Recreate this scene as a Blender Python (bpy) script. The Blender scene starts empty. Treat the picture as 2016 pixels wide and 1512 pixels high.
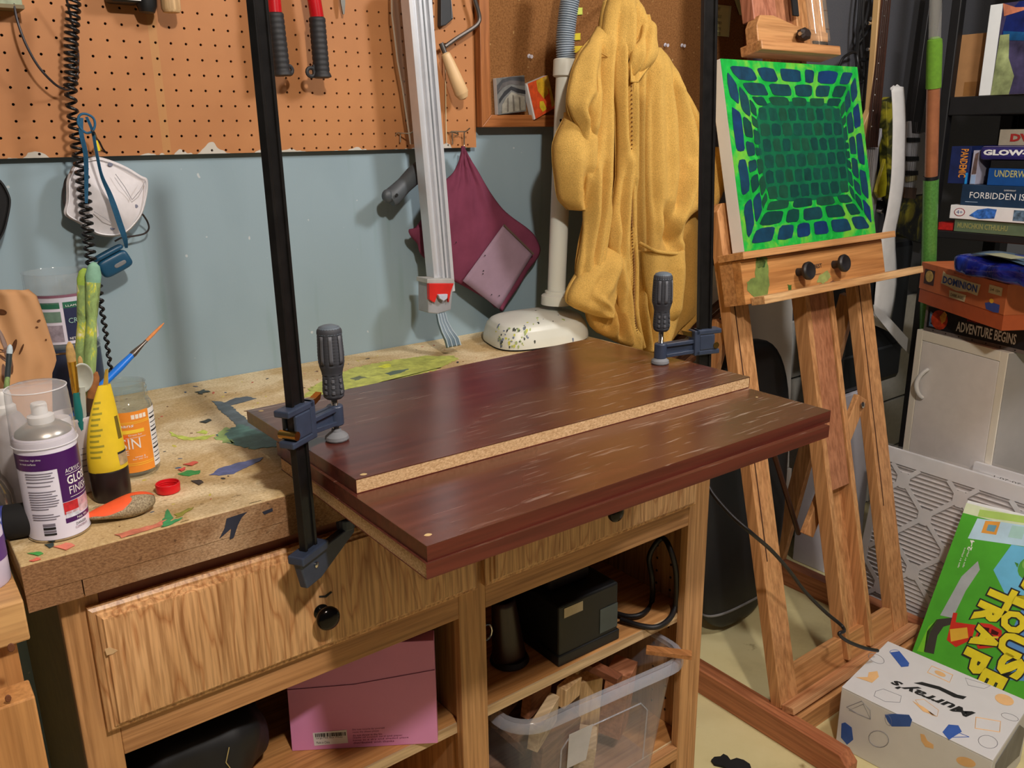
import bpy, bmesh, math, random
from mathutils import Vector as V, Matrix
random.seed(7)
D = bpy.data
SC = bpy.context.scene
COL = SC.collection
# ------------------------------------------------------------------ camera
CAM = V((-0.23308793, -1.60725220, 1.39395199))
RX = V((0.79598374, -0.60518444, -0.01271507))     # image right
RY = V((-0.17946954, -0.21588648, -0.95978316))    # image down
RZ = V((0.57810082, 0.76625376, -0.28045430))      # forward
FPX = 1685.2803                                    # focal length in pixels of the 2016 px frame
cam_data = D.cameras.new('camera')
cam_data.sensor_width = 36.0
cam_data.lens = 36.0 * FPX / 2016.0
cam_data.clip_start = 0.02
cam = D.objects.new('camera', cam_data)
COL.objects.link(cam)
cam.matrix_world = Matrix(((RX.x, -RY.x, -RZ.x, CAM.x), (RX.y, -RY.y, -RZ.y, CAM.y), (RX.z, -RY.z, -RZ.z, CAM.z), (0, 0, 0, 1)))
SC.camera = cam
# ------------------------------------------------------------------ world, lamps, exposure
world = D.worlds.new('world'); SC.world = world; world.use_nodes = True
world.node_tree.nodes['Background'].inputs[0].default_value = (1.0, 0.95, 0.90, 1)
world.node_tree.nodes['Background'].inputs[1].default_value = 0.05
def lamp(name, loc, power, size, col):
    l = D.lights.new(name, 'POINT'); l.energy = power; l.shadow_soft_size = size; l.color = col
    o = D.objects.new(name, l); COL.objects.link(o); o.location = loc
    return o
lamp('ceiling_bulb', (0.05, -1.95, 2.34), 92, 0.05, (1.0, 0.94, 0.87))
lamp('ceiling_bulb_by_easel', (1.40, -1.45, 2.34), 58, 0.13, (0.98, 0.98, 1.0))
SC.view_settings.view_transform = 'Standard'
SC.view_settings.look = 'None'
SC.view_settings.gamma = 1.0
SC.view_settings.use_curve_mapping = False
SC.view_settings.exposure = 0.1
# ------------------------------------------------------------------ pixel of the photograph -> point on a plane of the room
def ray(px, py): return RX * ((px - 1008) / FPX) + RY * ((py - 756) / FPX) + RZ
def at(px, py, X=None, Y=None, Z=None, P=None, N=None):
    d = ray(px, py)
    if X is not None: k = (X - CAM.x) / d.x
    elif Y is not None: k = (Y - CAM.y) / d.y
    elif Z is not None: k = (Z - CAM.z) / d.z
    else: k = (P - CAM).dot(N) / d.dot(N)
    return CAM + d * k
# ------------------------------------------------------------------ materials
def lin(c):
    out = []
    for v in c[:3]:
        v = v / 255.0
        out.append(v / 12.92 if v <= 0.04045 else ((v + 0.055) / 1.055) ** 2.4)
    return (out[0], out[1], out[2], 1.0)
MATS = {}
class NT:
    def __init__(s, name):
        s.m = D.materials.new(name); s.m.use_nodes = True
        s.t = s.m.node_tree; s.b = s.t.nodes['Principled BSDF']
        s.tc = None
    def n(s, typ, **kw):
        nd = s.t.nodes.new(typ)
        for k, v in kw.items(): setattr(nd, k, v)
        return nd
    def l(s, a, b): s.t.links.new(a, b)
    def coord(s, scale=(1, 1, 1), rot=(0, 0, 0), loc=(0, 0, 0)):
        if s.tc is None: s.tc = s.n('ShaderNodeTexCoord')
        mp = s.n('ShaderNodeMapping')
        mp.inputs['Scale'].default_value = scale; mp.inputs['Rotation'].default_value = rot; mp.inputs['Location'].default_value = loc
        s.l(s.tc.outputs['Object'], mp.inputs['Vector'])
        return mp.outputs['Vector']
    def noise(s, vec, scale, detail=4, rough=0.55, dist=0.0):
        nd = s.n('ShaderNodeTexNoise')
        nd.inputs['Scale'].default_value = scale; nd.inputs['Detail'].default_value = detail
        nd.inputs['Roughness'].default_value = rough; nd.inputs['Distortion'].default_value = dist
        s.l(vec, nd.inputs['Vector']); return nd.outputs['Fac']
    def ramp(s, fac, stops):
        nd = s.n('ShaderNodeValToRGB'); cr = nd.color_ramp
        while len(cr.elements) < len(stops): cr.elements.new(0.5)
        for e, (p, c) in zip(cr.elements, stops): e.position = p; e.color = c if len(c) == 4 else lin(c)
        s.l(fac, nd.inputs['Fac']); return nd.outputs['Color']
    def mix(s, fac, a, b, blend='MIX'):
        nd = s.n('ShaderNodeMix', data_type='RGBA', blend_type=blend)
        for sock, v in ((nd.inputs[0], fac), (nd.inputs[6], a), (nd.inputs[7], b)):
            if hasattr(v, 'links'): s.l(v, sock)
            else: sock.default_value = v
        return nd.outputs[2]
    def math(s, op, a, b=0.0):
        nd = s.n('ShaderNodeMath', operation=op)
        for sock, v in ((nd.inputs[0], a), (nd.inputs[1], b)):
            if hasattr(v, 'links'): s.l(v, sock)
            else: sock.default_value = v
        return nd.outputs[0]
    def bump(s, h, strength=0.3, dist=0.002):
        nd = s.n('ShaderNodeBump'); nd.inputs['Strength'].default_value = strength; nd.inputs['Distance'].default_value = dist
        s.l(h, nd.inputs['Height']); s.l(nd.outputs['Normal'], s.b.inputs['Normal'])
    def base(s, c):
        if hasattr(c, 'links'): s.l(c, s.b.inputs['Base Color'])
        else: s.b.inputs['Base Color'].default_value = c
    def set(s, rough=0.5, metal=0.0, spec=0.5):
        s.b.inputs['Roughness'].default_value = rough; s.b.inputs['Metallic'].default_value = metal
        s.b.inputs['Specular IOR Level'].default_value = spec
def plain(name, c, rough=0.5, metal=0.0, var=0.12, scale=30, bump=0.0, spec=0.5):
    if name in MATS: return MATS[name]
    t = NT(name); t.set(rough, metal, spec)
    f = t.noise(t.coord(), scale)
    a = lin(c); dk = tuple(x * (1 - var) for x in a[:3]) + (1,); lt = tuple(min(1, x * (1 + var)) for x in a[:3]) + (1,)
    t.base(t.ramp(f, [(0.3, dk), (0.7, lt)]))
    if bump: t.bump(f, bump)
    MATS[name] = t.m; return t.m
def wood(name, c1, c2, axis='x', rough=0.45, fine=1.0, spec=0.4, c3=None):
    if name in MATS: return MATS[name]
    t = NT(name); t.set(rough, 0, spec)
    a = 'xyz'.index(axis)
    s1 = [22 * fine] * 3; s1[a] = 1.6 * fine
    s2 = [150 * fine] * 3; s2[a] = 5 * fine
    f1 = t.noise(t.coord(s1), 1.0, 5, 0.6, 1.2)
    f2 = t.noise(t.coord(s2), 1.0, 3, 0.6, 0.2)
    col = t.ramp(f1, [(0.32, c1), (0.52, c2), (0.68, c3 or c1)])
    dk = t.ramp(f2, [(0.36, (176, 160, 146)), (0.6, (255, 255, 255))])
    t.base(t.mix(0.6, col, dk, 'MULTIPLY'))
    t.bump(f2, 0.12, 0.001)
    MATS[name] = t.m; return t.m
def oak_cathedral(name):
    t = NT(name); t.set(0.38, 0, 0.45)
    v = t.coord((9, 9, 1.5), loc=(0.35, 0, 0.2))
    nz = t.noise(v, 1.3, 3, 0.5, 0.4)
    rings = t.math('FRACT', t.math('MULTIPLY', nz, 15.0))
    v2 = t.coord((170, 170, 7))
    f2 = t.noise(v2, 1.0, 3, 0.65)
    c = t.ramp(rings, [(0.0, (186, 128, 80)), (0.16, (216, 166, 114)), (0.75, (224, 176, 124)), (1.0, (194, 138, 88))])
    dk = t.ramp(f2, [(0.36, (186, 170, 154)), (0.58, (255, 255, 255))])
    t.base(t.mix(0.8, c, dk, 'MULTIPLY')); t.bump(f2, 0.1, 0.001)
    MATS[name] = t.m; return t.m
def chip(name, c1, c2, c3, rough=0.8, stain=None):
    t = NT(name); t.set(rough, 0, 0.25)
    f = t.noise(t.coord((260, 260, 520)), 1.0, 3, 0.7)
    col = t.ramp(f, [(0.3, c1), (0.5, c2), (0.68, c3)])
    if stain:
        g = t.noise(t.coord((7, 11, 7)), 1.0, 5, 0.6, 0.6)
        k = t.ramp(g, [(0.42, stain), (0.6, (255, 255, 255))])
        col = t.mix(0.8, col, k, 'MULTIPLY')
        g2 = t.noise(t.coord((55, 90, 60)), 1.0, 3, 0.7)
        k2 = t.ramp(g2, [(0.30, (120, 100, 80)), (0.36, (255, 255, 255))])
        col = t.mix(0.55, col, k2, 'MULTIPLY')
    t.base(col); t.bump(f, 0.35, 0.001)
    MATS[name] = t.m; return t.m
def mahogany(name):
    t = NT(name); t.set(0.3, 0, 0.5); t.b.inputs['Coat Weight'].default_value = 0.35; t.b.inputs['Coat Roughness'].default_value = 0.22
    f = t.noise(t.coord((3, 60, 60)), 1.0, 4, 0.6)
    g = t.noise(t.coord((2.5, 3.5, 3)), 1.0, 3, 0.5)
    col = t.ramp(f, [(0.3, (66, 27, 22)), (0.7, (94, 45, 36))])
    col = t.mix(t.ramp(g, [(0.4, (0, 0, 0)), (0.7, (255, 255, 255))]), col, lin((98, 60, 40)))
    # pale scuffs and scratches worn into the laminate
    def scratch(rot, sc, lo, hi):
        h = t.noise(t.coord(sc, rot), 1.0, 3, 0.62, 0.4)
        return t.ramp(h, [(lo, (0, 0, 0)), (hi, (255, 255, 255))])
    s1 = scratch((0, 0, 0.25), (8, 90, 4), 0.60, 0.72)
    s2 = scratch((0, 0, -0.5), (9, 120, 5), 0.61, 0.72)
    reg = t.ramp(t.noise(t.coord((3.2, 4.2, 3)), 1.0, 2, 0.5), [(0.42, (0, 0, 0)), (0.58, (255, 255, 255))])
    m = t.mix(1.0, t.mix(1.0, s1, s2, 'LIGHTEN'), reg, 'MULTIPLY')
    fac = t.math('MULTIPLY', m, 0.42)
    col = t.mix(fac, col, lin((205, 185, 170)))
    t.base(col)
    r = t.math('ADD', t.math('MULTIPLY', g, 0.22), 0.16)
    t.l(r, t.b.inputs['Roughness'])
    t.bump(f, 0.06, 0.0006)
    MATS[name] = t.m; return t.m
def glass(name, c=(255, 255, 255), rough=0.03, alpha=0.12, spec=0.6):
    # thin clear plastic or glass: mostly see-through, with its own gloss and tint
    t = NT(name); nd = t.t.nodes; out = nd['Material Output']
    tr = t.n('ShaderNodeBsdfTransparent'); tr.inputs[0].default_value = tuple(1 - (1 - x) * 0.2 for x in lin(c)[:3]) + (1,)
    gl = t.n('ShaderNodeBsdfGlossy'); gl.inputs['Roughness'].default_value = rough
    fr = t.n('ShaderNodeLayerWeight'); fr.inputs['Blend'].default_value = 0.5
    m1 = t.n('ShaderNodeMixShader'); t.l(t.math('ADD', t.math('MULTIPLY', t.math('POWER', fr.outputs['Facing'], 3.5), 0.55 * spec), 0.035 * spec), m1.inputs[0]); t.l(tr.outputs[0], m1.inputs[1]); t.l(gl.outputs[0], m1.inputs[2])
    df = t.n('ShaderNodeBsdfDiffuse'); df.inputs[0].default_value = lin(c)
    m2 = t.n('ShaderNodeMixShader'); m2.inputs[0].default_value = alpha; t.l(m1.outputs[0], m2.inputs[1]); t.l(df.outputs[0], m2.inputs[2])
    t.l(m2.outputs[0], out.inputs['Surface'])
    MATS[name] = t.m; return t.m
def fleece(name, c):
    t = NT(name); t.set(0.95, 0, 0.1)
    f = t.noise(t.coord(), 420, 3, 0.7); g = t.noise(t.coord(), 14, 3)
    a = lin(c); dk = tuple(x * 0.72 for x in a[:3]) + (1,)
    col = t.ramp(f, [(0.3, dk), (0.62, a)])
    t.base(t.mix(0.3, col, t.ramp(g, [(0.3, (200, 190, 170)), (0.7, (255, 255, 255))]), 'MULTIPLY'))
    t.b.inputs['Sheen Weight'].default_value = 0.25
    t.b.inputs['Sheen Tint'].default_value = lin((255, 220, 140))
    t.bump(f, 0.5, 0.003)
    MATS[name] = t.m; return t.m
# ------------------------------------------------------------------ mesh builder
class MB:
    def __init__(s): s.v = []; s.f = []; s.mi = []; s.cur = 0
    def mat(s, i): s.cur = i; return s
    def add(s, vs, fs):
        o = len(s.v); s.v += [V(p) for p in vs]
        for f in fs: s.f.append([i + o for i in f]); s.mi.append(s.cur)
        return s
    def hexa(s, c8):
        return s.add(c8, [(0, 3, 2, 1), (4, 5, 6, 7), (0, 1, 5, 4), (1, 2, 6, 5), (2, 3, 7, 6), (3, 0, 4, 7)])
    def box(s, a, b):
        x0, y0, z0 = a; x1, y1, z1 = b
        return s.hexa([(x0, y0, z0), (x1, y0, z0), (x1, y1, z0), (x0, y1, z0), (x0, y0, z1), (x1, y0, z1), (x1, y1, z1), (x0, y1, z1)])
    def obox(s, o, ex, ey, ez):            # corner + three edge vectors
        o, ex, ey, ez = V(o), V(ex), V(ey), V(ez)
        return s.hexa([o, o + ex, o + ex + ey, o + ey, o + ez, o + ex + ez, o + ex + ey + ez, o + ey + ez])
    def quadbox(s, q, depth):              # four corners + depth vector
        q = [V(p) for p in q]; d = V(depth)
        return s.hexa(q + [p + d for p in q])
    def bar(s, p0, p1, w, t, up=(0, 0, 1), w1=None):
        p0, p1 = V(p0), V(p1); d = (p1 - p0).normalized(); u = V(up)
        u = (u - d * u.dot(d)).normalized(); r = d.cross(u); w1 = w1 or w
        q = []
        for p, ww in ((p0, w), (p1, w1)):
            q += [p - r * ww / 2 - u * t / 2, p + r * ww / 2 - u * t / 2, p + r * ww / 2 + u * t / 2, p - r * ww / 2 + u * t / 2]
        return s.hexa(q)
    def tube(s, pts, r, n=8, cap=True, closed=False):
        pts = [V(p) for p in pts]; m = len(pts)
        rs = list(r) if hasattr(r, '__len__') else [r] * m
        vs, fs = [], []; prev = None
        for i, p in enumerate(pts):
            a = pts[(i - 1) % m] if (closed or i) else p; b = pts[(i + 1) % m] if (closed or i < m - 1) else p
            d = (b - a)
            d = d.normalized() if d.length > 1e-9 else V((0, 0, 1))
            if prev is None:
                u = V((0, 0, 1)) if abs(d.z) < 0.9 else V((1, 0, 0))
            else: u = prev
            u = (u - d * u.dot(d)).normalized(); prev = u; w = d.cross(u)
            for k in range(n):
                an = 2 * math.pi * k / n
                vs.append(p + (u * math.cos(an) + w * math.sin(an)) * rs[i])
        for i in range(m if closed else m - 1):
            j = (i + 1) % m
            for k in range(n): fs.append((i * n + k, i * n + (k + 1) % n, j * n + (k + 1) % n, j * n + k))
        if cap and not closed: fs.append(tuple(range(n))[::-1]); fs.append(tuple((m - 1) * n + k for k in range(n)))
        return s.add(vs, fs)
    def lathe(s, prof, o=(0, 0, 0), ax=(0, 0, 1), n=32, sx=1.0, sy=1.0):
        o = V(o); ax = V(ax).normalized()
        u = V((1, 0, 0)) if abs(ax.x) < 0.9 else V((0, 1, 0))
        u = (u - ax * u.dot(ax)).normalized(); w = ax.cross(u)
        vs, fs = [], []
        for r, h in prof:
            for k in range(n):
                an = 2 * math.pi * k / n
                vs.append(o + ax * h + (u * math.cos(an) * sx + w * math.sin(an) * sy) * max(r, 1e-5))
        m = len(prof)
        for i in range(m - 1):
            for k in range(n): fs.append((i * n + k, i * n + (k + 1) % n, (i + 1) * n + (k + 1) % n, (i + 1) * n + k))
        fs.append(tuple(range(n))[::-1]); fs.append(tuple((m - 1) * n + k for k in range(n)))
        return s.add(vs, fs)
    def shell(s, prof, o=(0, 0, 0), ax=(0, 0, 1), n=32):   # lathe without end caps
        k0 = len(s.f); s.lathe(prof, o, ax, n)
        del s.f[-2:]; del s.mi[-2:]
        return s
    def prism(s, pts, depth):              # polygon (3-D points in a plane) extruded along depth
        pts = [V(p) for p in pts]; d = V(depth); n = len(pts)
        vs = pts + [p + d for p in pts]
        fs = [tuple(range(n))[::-1], tuple(range(n, 2 * n))] + [(i, (i + 1) % n, n + (i + 1) % n, n + i) for i in range(n)]
        return s.add(vs, fs)
    def grid(s, fn, nu, nv, wrap=False):
        vs = [fn(i / nu, j / nv) for j in range(nv + 1) for i in range(nu + (0 if wrap else 1))]
        m = nu if wrap else nu + 1
        fs = []
        for j in range(nv):
            for i in range(nu):
                a = j * m + i; b = j * m + (i + 1) % m
                fs.append((a, b, b + m, a + m))
        return s.add(vs, fs)
    def sphere(s, c, r, n=16, m=10, sc=(1, 1, 1)):
        return s.grid(lambda u, v: V(c) + V((math.cos(2 * math.pi * u) * math.sin(math.pi * (0.002 + 0.996 * v)) * sc[0], math.sin(2 * math.pi * u) * math.sin(math.pi * (0.002 + 0.996 * v)) * sc[1], math.cos(math.pi * v) * sc[2])) * r, n, m, True)
EMPTY_LOC = {}
def obj(name, mb, mats, parent=None, smooth=40, bevel=0.0, kind=None, label=None, solid=0.0, fixn=True):
    off = EMPTY_LOC.get(parent, V((0, 0, 0))) if parent else V((0, 0, 0))
    p = parent
    if p is not None and p not in EMPTY_LOC: off = V((0, 0, 0))
    loc = V((0, 0, 0))
    if parent is None and mb.v:            # a thing that is one mesh gets its own origin at its base
        lo = V((min(v.x for v in mb.v) + max(v.x for v in mb.v), min(v.y for v in mb.v) + max(v.y for v in mb.v), 0)) / 2
        lo.z = min(v.z for v in mb.v); off = lo; loc = lo
    me = D.meshes.new(name)
    me.from_pydata([v - off for v in mb.v], [], mb.f)
    for m in (mats if isinstance(mats, (list, tuple)) else [mats]): me.materials.append(m)
    me.polygons.foreach_set('material_index', mb.mi)
    if fixn:
        bm = bmesh.new(); bm.from_mesh(me); bmesh.ops.recalc_face_normals(bm, faces=bm.faces); bm.to_mesh(me); bm.free()
    if smooth:
        me.polygons.foreach_set('use_smooth', [True] * len(me.polygons)); me.set_sharp_from_angle(angle=math.radians(smooth))
    o = D.objects.new(name, me); COL.objects.link(o)
    if parent is not None: o.parent = parent
    else: o.location = loc
    EMPTY_LOC[o] = off
    if bevel:
        b = o.modifiers.new('bevel', 'BEVEL'); b.width = bevel; b.segments = 2; b.limit_method = 'ANGLE'; b.angle_limit = math.radians(40)
    if solid:
        b = o.modifiers.new('solidify', 'SOLIDIFY'); b.thickness = solid; b.offset = 0
    if kind: o['kind'] = kind
    if label: o['label'] = label
    return o
def tag(o, label, cat, group=None):
    o['label'] = label; o['category'] = cat
    if group: o['group'] = group
    return o
def thing(name, label, cat, loc, group=None):
    o = D.objects.new(name, None); COL.objects.link(o); o.location = loc; o.empty_display_size = 0.05
    EMPTY_LOC[o] = V(loc)
    return tag(o, label, cat, group)
def struct(name, mb, m, **kw): return obj(name, mb, m, kind='structure', **kw)
# ------------------------------------------------------------------ flat print: lettering laid on a surface
def text(name, s, m, parent, fn, h, w=None, bold=0.0, off=(0, 0), shear=0.0, ext=0.0):
    c = D.curves.new('t', 'FONT'); c.body = s; c.size = 1.0; c.offset = bold; c.shear = shear; c.resolution_u = 2
    o = D.objects.new('t', c); COL.objects.link(o)
    dg = bpy.context.evaluated_depsgraph_get(); dg.update()
    me = D.meshes.new_from_object(o.evaluated_get(dg))
    D.objects.remove(o); D.curves.remove(c)
    vs = [v.co.copy() for v in me.vertices]; fs = [tuple(p.vertices) for p in me.polygons]
    D.meshes.remove(me)
    x0 = min(v.x for v in vs); x1 = max(v.x for v in vs); y0 = min(v.y for v in vs); y1 = max(v.y for v in vs)
    sy = h / (y1 - y0); sx = (w / (x1 - x0)) if w else sy
    mb = MB(); mb.add([fn((v.x - x0) * sx + off[0], (v.y - y0) * sy + off[1]) for v in vs], fs)
    return obj(name, mb, m, parent, smooth=0, fixn=False)
def plane_fn(o, r, u): 
    o, r, u = V(o), V(r).normalized(), V(u).normalized()
    return lambda a, b: o + r * a + u * b
def quad_fn(bl, br, tr, tl):               # unit square -> quad
    bl, br, tr, tl = V(bl), V(br), V(tr), V(tl)
    return lambda a, b: bl * (1 - a) * (1 - b) + br * a * (1 - b) + tr * a * b + tl * (1 - a) * b
def cyl_fn(c, r, a0, z0):                  # unrolled cylinder: a along the arc (anticlockwise from above), b up
    c = V(c)
    return lambda a, b: V((c.x + r * math.cos(a0 + a / r), c.y + r * math.sin(a0 + a / r), z0 + b))
def lerp(a, b, t): return a + (b - a) * t
def interp(pts, t):                        # piecewise-linear smooth lookup on sorted (t, value)
    if t <= pts[0][0]: return pts[0][1]
    for (a, va), (b, vb) in zip(pts, pts[1:]):
        if t <= b:
            k = (t - a) / (b - a); return va + (vb - va) * k
    return pts[-1][1]
def cat(pts, sub=6):                       # Catmull-Rom through points
    pts = [V(p) for p in pts]; out = []
    for i in range(len(pts) - 1):
        p0 = pts[max(i - 1, 0)]; p1 = pts[i]; p2 = pts[i + 1]; p3 = pts[min(i + 2, len(pts) - 1)]
        for k in range(sub):
            t = k / sub
            out.append(0.5 * ((2 * p1) + (p2 - p0) * t + (2 * p0 - 5 * p1 + 4 * p2 - p3) * t * t + (3 * p1 - p0 - 3 * p2 + p3) * t ** 3))
    out.append(pts[-1]); return out
# ------------------------------------------------------------------ shared materials
OAK = wood('oak_v', (192, 140, 90), (206, 156, 104), 'z', 0.42, 1.0, 0.4)
OAKH = wood('oak_h', (188, 136, 88), (204, 152, 102), 'x', 0.42)
OAKY = wood('oak_depth', (170, 112, 62), (190, 130, 78), 'y', 0.45)
OAKPANEL = oak_cathedral('oak_panel')
SHELFW = wood('shelf_wood', (196, 134, 74), (214, 156, 96), 'x', 0.5, 0.7)
SHELFEDGE = wood('shelf_edge', (205, 172, 128), (220, 190, 146), 'x', 0.6)
EASELW = wood('easel_wood', (200, 144, 94), (210, 156, 104), 'z', 0.42, 0.9, 0.4, (192, 134, 86))
EASELH = wood('easel_wood_h', (196, 140, 88), (208, 154, 100), 'x', 0.42, 0.8)
EASELY = wood('easel_wood_y', (186, 126, 80), (198, 138, 90), 'y', 0.45, 0.8)
PINE = wood('pine', (205, 166, 116), (222, 188, 140), 'z', 0.6, 0.8)
PINEX = wood('pine_x', (196, 152, 104), (214, 176, 126), 'x', 0.6, 0.8)
CHIP = chip('chipboard', (170, 134, 92), (204, 168, 124), (224, 194, 152))
BENCHTOP = chip('bench_chipboard', (200, 178, 138), (222, 202, 162), (236, 220, 184), 0.7, (214, 196, 164))
BENCHEDGE = chip('bench_edge', (132, 104, 78), (168, 136, 104), (192, 160, 126), 0.85, (196, 170, 144))
MAHOG = mahogany('mahogany_laminate')
MAHOGE = wood('mahogany_edge', (78, 28, 20), (98, 40, 28), 'x', 0.35, 0.6, 0.5)
CLAMPBLUE = plain('clamp_enamel', (52, 62, 82), 0.42, 0, 0.15, 60, 0.05)
BLACKSTEEL = plain('black_steel', (34, 32, 31), 0.34, 0.5, 0.3, 40, 0.05)
CHROME = plain('chrome', (200, 196, 190), 0.16, 1.0, 0.05)
BRASS = plain('brass', (190, 150, 80), 0.25, 1.0, 0.05)
RUBBER = plain('grey_rubber', (54, 56, 62), 0.7, 0, 0.1)
RUBBERL = plain('pale_rubber', (120, 122, 126), 0.7, 0, 0.1)
BLACK = plain('black_plastic', (20, 20, 21), 0.45, 0, 0.2)
BLACKM = plain('black_matte', (16, 16, 17), 0.85, 0, 0.3)
WHITE = plain('white_plastic', (226, 226, 224), 0.4, 0, 0.03)
GREYP = plain('grey_plastic', (150, 152, 156), 0.45, 0, 0.05)
INK = plain('ink_black', (24, 24, 26), 0.7, 0, 0.0)
PAPERW = plain('white_paper', (232, 230, 226), 0.8, 0, 0.03)
# ------------------------------------------------------------------ floor
t = NT('painted_concrete'); t.set(0.55, 0, 0.35)
f = t.noise(t.coord(), 2.2, 6, 0.62); g = t.noise(t.coord(), 45, 3)
c = t.ramp(f, [(0.28, (168, 152, 108)), (0.5, (214, 202, 150)), (0.7, (222, 212, 164))])
k = t.ramp(t.noise(t.coord(loc=(3, 1, 0)), 9, 4, 0.7), [(0.26, (150, 130, 100)), (0.36, (255, 255, 255))])
t.base(t.mix(0.8, c, k, 'MULTIPLY')); t.bump(g, 0.15, 0.002); MATS['floor'] = t.m
struct('floor', MB().box((-2.2, -3.2, -0.05), (3.6, 0.10, 0.0)), MATS['floor'], smooth=0)
# ------------------------------------------------------------------ walls
def paint(name, c1, c2, streak):
    t = NT(name); t.set(0.5, 0, 0.35)
    f = t.noise(t.coord((5, 1, 2.2)), 1.0, 4, 0.5, 0.3); g = t.noise(t.coord(), 240, 2)
    c = t.ramp(f, [(0.3, c1), (0.55, c2)])
    k = t.ramp(t.noise(t.coord((26, 1, 2.2), loc=(1.7, 0, 0)), 1.0, 2, 0.5), [(0.62, (255, 255, 255)), (0.78, streak)])
    c = t.mix(0.4, c, k, 'MULTIPLY')
    sp = t.ramp(t.noise(t.coord(), 62, 1, 0.3), [(0.80, (0, 0, 0)), (0.82, (255, 255, 255))])
    c = t.mix(t.math('MULTIPLY', sp, 0.5), c, lin((225, 225, 220)))
    t.base(c); t.bump(g, 0.08, 0.001); return t.m
WALLB = paint('blue_grey_paint', (138, 159, 168), (147, 168, 177), (190, 212, 186))
WALLG = plain('dark_grey_wall', (88, 88, 92), 0.6, 0, 0.1, 300, 0.15)  # darker, more neutral grey over the right part of the back wall
wl = struct('wall_back', MB().box((-2.2, 0.012, 0.0), (1.62, 0.10, 2.7)), WALLB, smooth=0)
wr = struct('wall_back_dark', MB().box((1.62, 0.012, 0.0), (3.6, 0.10, 2.7)), WALLG, smooth=0)
wr.name = 'wall_right'
# white painted blocks in the lower wall behind the easel, each a piece of the wall
BLOCKM = plain('white_block_paint', (206, 202, 192), 0.7, 0, 0.06, 60, 0.2)
blk = None
for r in range(4):
    for cix in range(6):
        x = 1.09 + cix * 0.40 + (0.2 if r % 2 else 0.0); z = 0.006 + r * 0.20
        mb = MB().box((x + 0.004, 0.0, z + 0.004), (x + 0.396, 0.0125, z + 0.196))
        obj('block', mb, BLOCKM, wl if x < 1.6 else wr, smooth=0, bevel=0.003)
# ------------------------------------------------------------------ pegboard (real holes)
t = NT('pegboard_paint'); t.set(0.55, 0, 0.35)
f = t.noise(t.coord(), 5, 4, 0.55); g = t.noise(t.coord(), 220, 2)
c = t.ramp(f, [(0.3, (172, 114, 68)), (0.65, (190, 130, 80))])
# pale filler worn through along the lower edge, and a pale streak up the middle
sep = t.n('ShaderNodeSeparateXYZ'); t.l(t.tc.outputs['Object'], sep.inputs[0])
nn = t.noise(t.coord((14, 14, 14), loc=(.4, 0, 0)), 1.0, 3, 0.6)
edge = t.math('LESS_THAN', sep.outputs[2], t.math('MULTIPLY', t.math('SUBTRACT', nn, 0.50), 0.075))
c = t.mix(edge, c, lin((196, 190, 178)))
st = t.math('LESS_THAN', t.math('ABSOLUTE', t.math('SUBTRACT', sep.outputs[0], 0.006)), 0.007)
c = t.mix(t.math('MULTIPLY', st, 0.35), c, lin((190, 150, 90)))
t.base(c); t.bump(g, 0.06, 0.001); MATS['peg'] = t.m
mb = MB(); P = 0.0254; x0, x1 = -0.42, 0.886; z0, z1 = 1.3665, 1.93; HR = 0.0023
c0, c1 = -15, 34; r0, r1 = -13, 7
xs = [x0] + [(c + 0.5) * P for c in range(c0, c1)] + [x1]
zs = [z0] + [1.55 - (r - 0.5) * P for r in range(r1, r0, -1)] + [z1]
for i in range(len(xs) - 1):
    for j in range(len(zs) - 1):
        a, b, lo, hi = xs[i], xs[i + 1], zs[j], zs[j + 1]
        cx = (c0 + i) * P; cz = 1.55 - (r1 - j) * P
        mx, mz = (a + b) / 2, (lo + hi) / 2
        sq = [(b, cz), (b, hi), (cx, hi), (a, hi), (a, cz), (a, lo), (cx, lo), (b, lo)]
        an = [0, 45, 90, 135, 180, 225, 270, 315]
        vs = [V((p, -0.005, q)) for p, q in sq] + [V((cx + HR * math.cos(math.radians(w)), -0.005, cz + HR * math.sin(math.radians(w)))) for w in an]
        vs += [v + V((0, 0.005, 0)) for v in vs[8:]]
        fs = []
        for k in range(8):
            n = (k + 1) % 8
            fs += [(k, n, 8 + n, 8 + k), (8 + k, 8 + n, 16 + n, 16 + k)]
        mb.add(vs, fs)
mb.add([(x0, -0.005, z0), (x1, -0.005, z0), (x1, 0, z0), (x0, 0, z0)], [(0, 1, 2, 3)])
mb.add([(x1, -0.005, z0), (x1, -0.005, z1), (x1, 0, z1), (x1, 0, z0)], [(0, 1, 2, 3)])
peg = thing('pegboard', 'orange painted pegboard full of holes on the blue-grey wall', 'pegboard', (0.22, 0, z0))
obj('perforated_panel', mb, MATS['peg'], peg, smooth=0, fixn=False)
obj('batten', MB().box((x0, 0.0005, z0 + 0.002), (x1 - 0.004, 0.0118, z0 + 0.012)).box((x0, 0.0005, z1 - 0.03), (x1 - 0.004, 0.0118, z1)), plain('dark_batten', (70, 36, 22), 0.8), peg, smooth=0)
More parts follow.
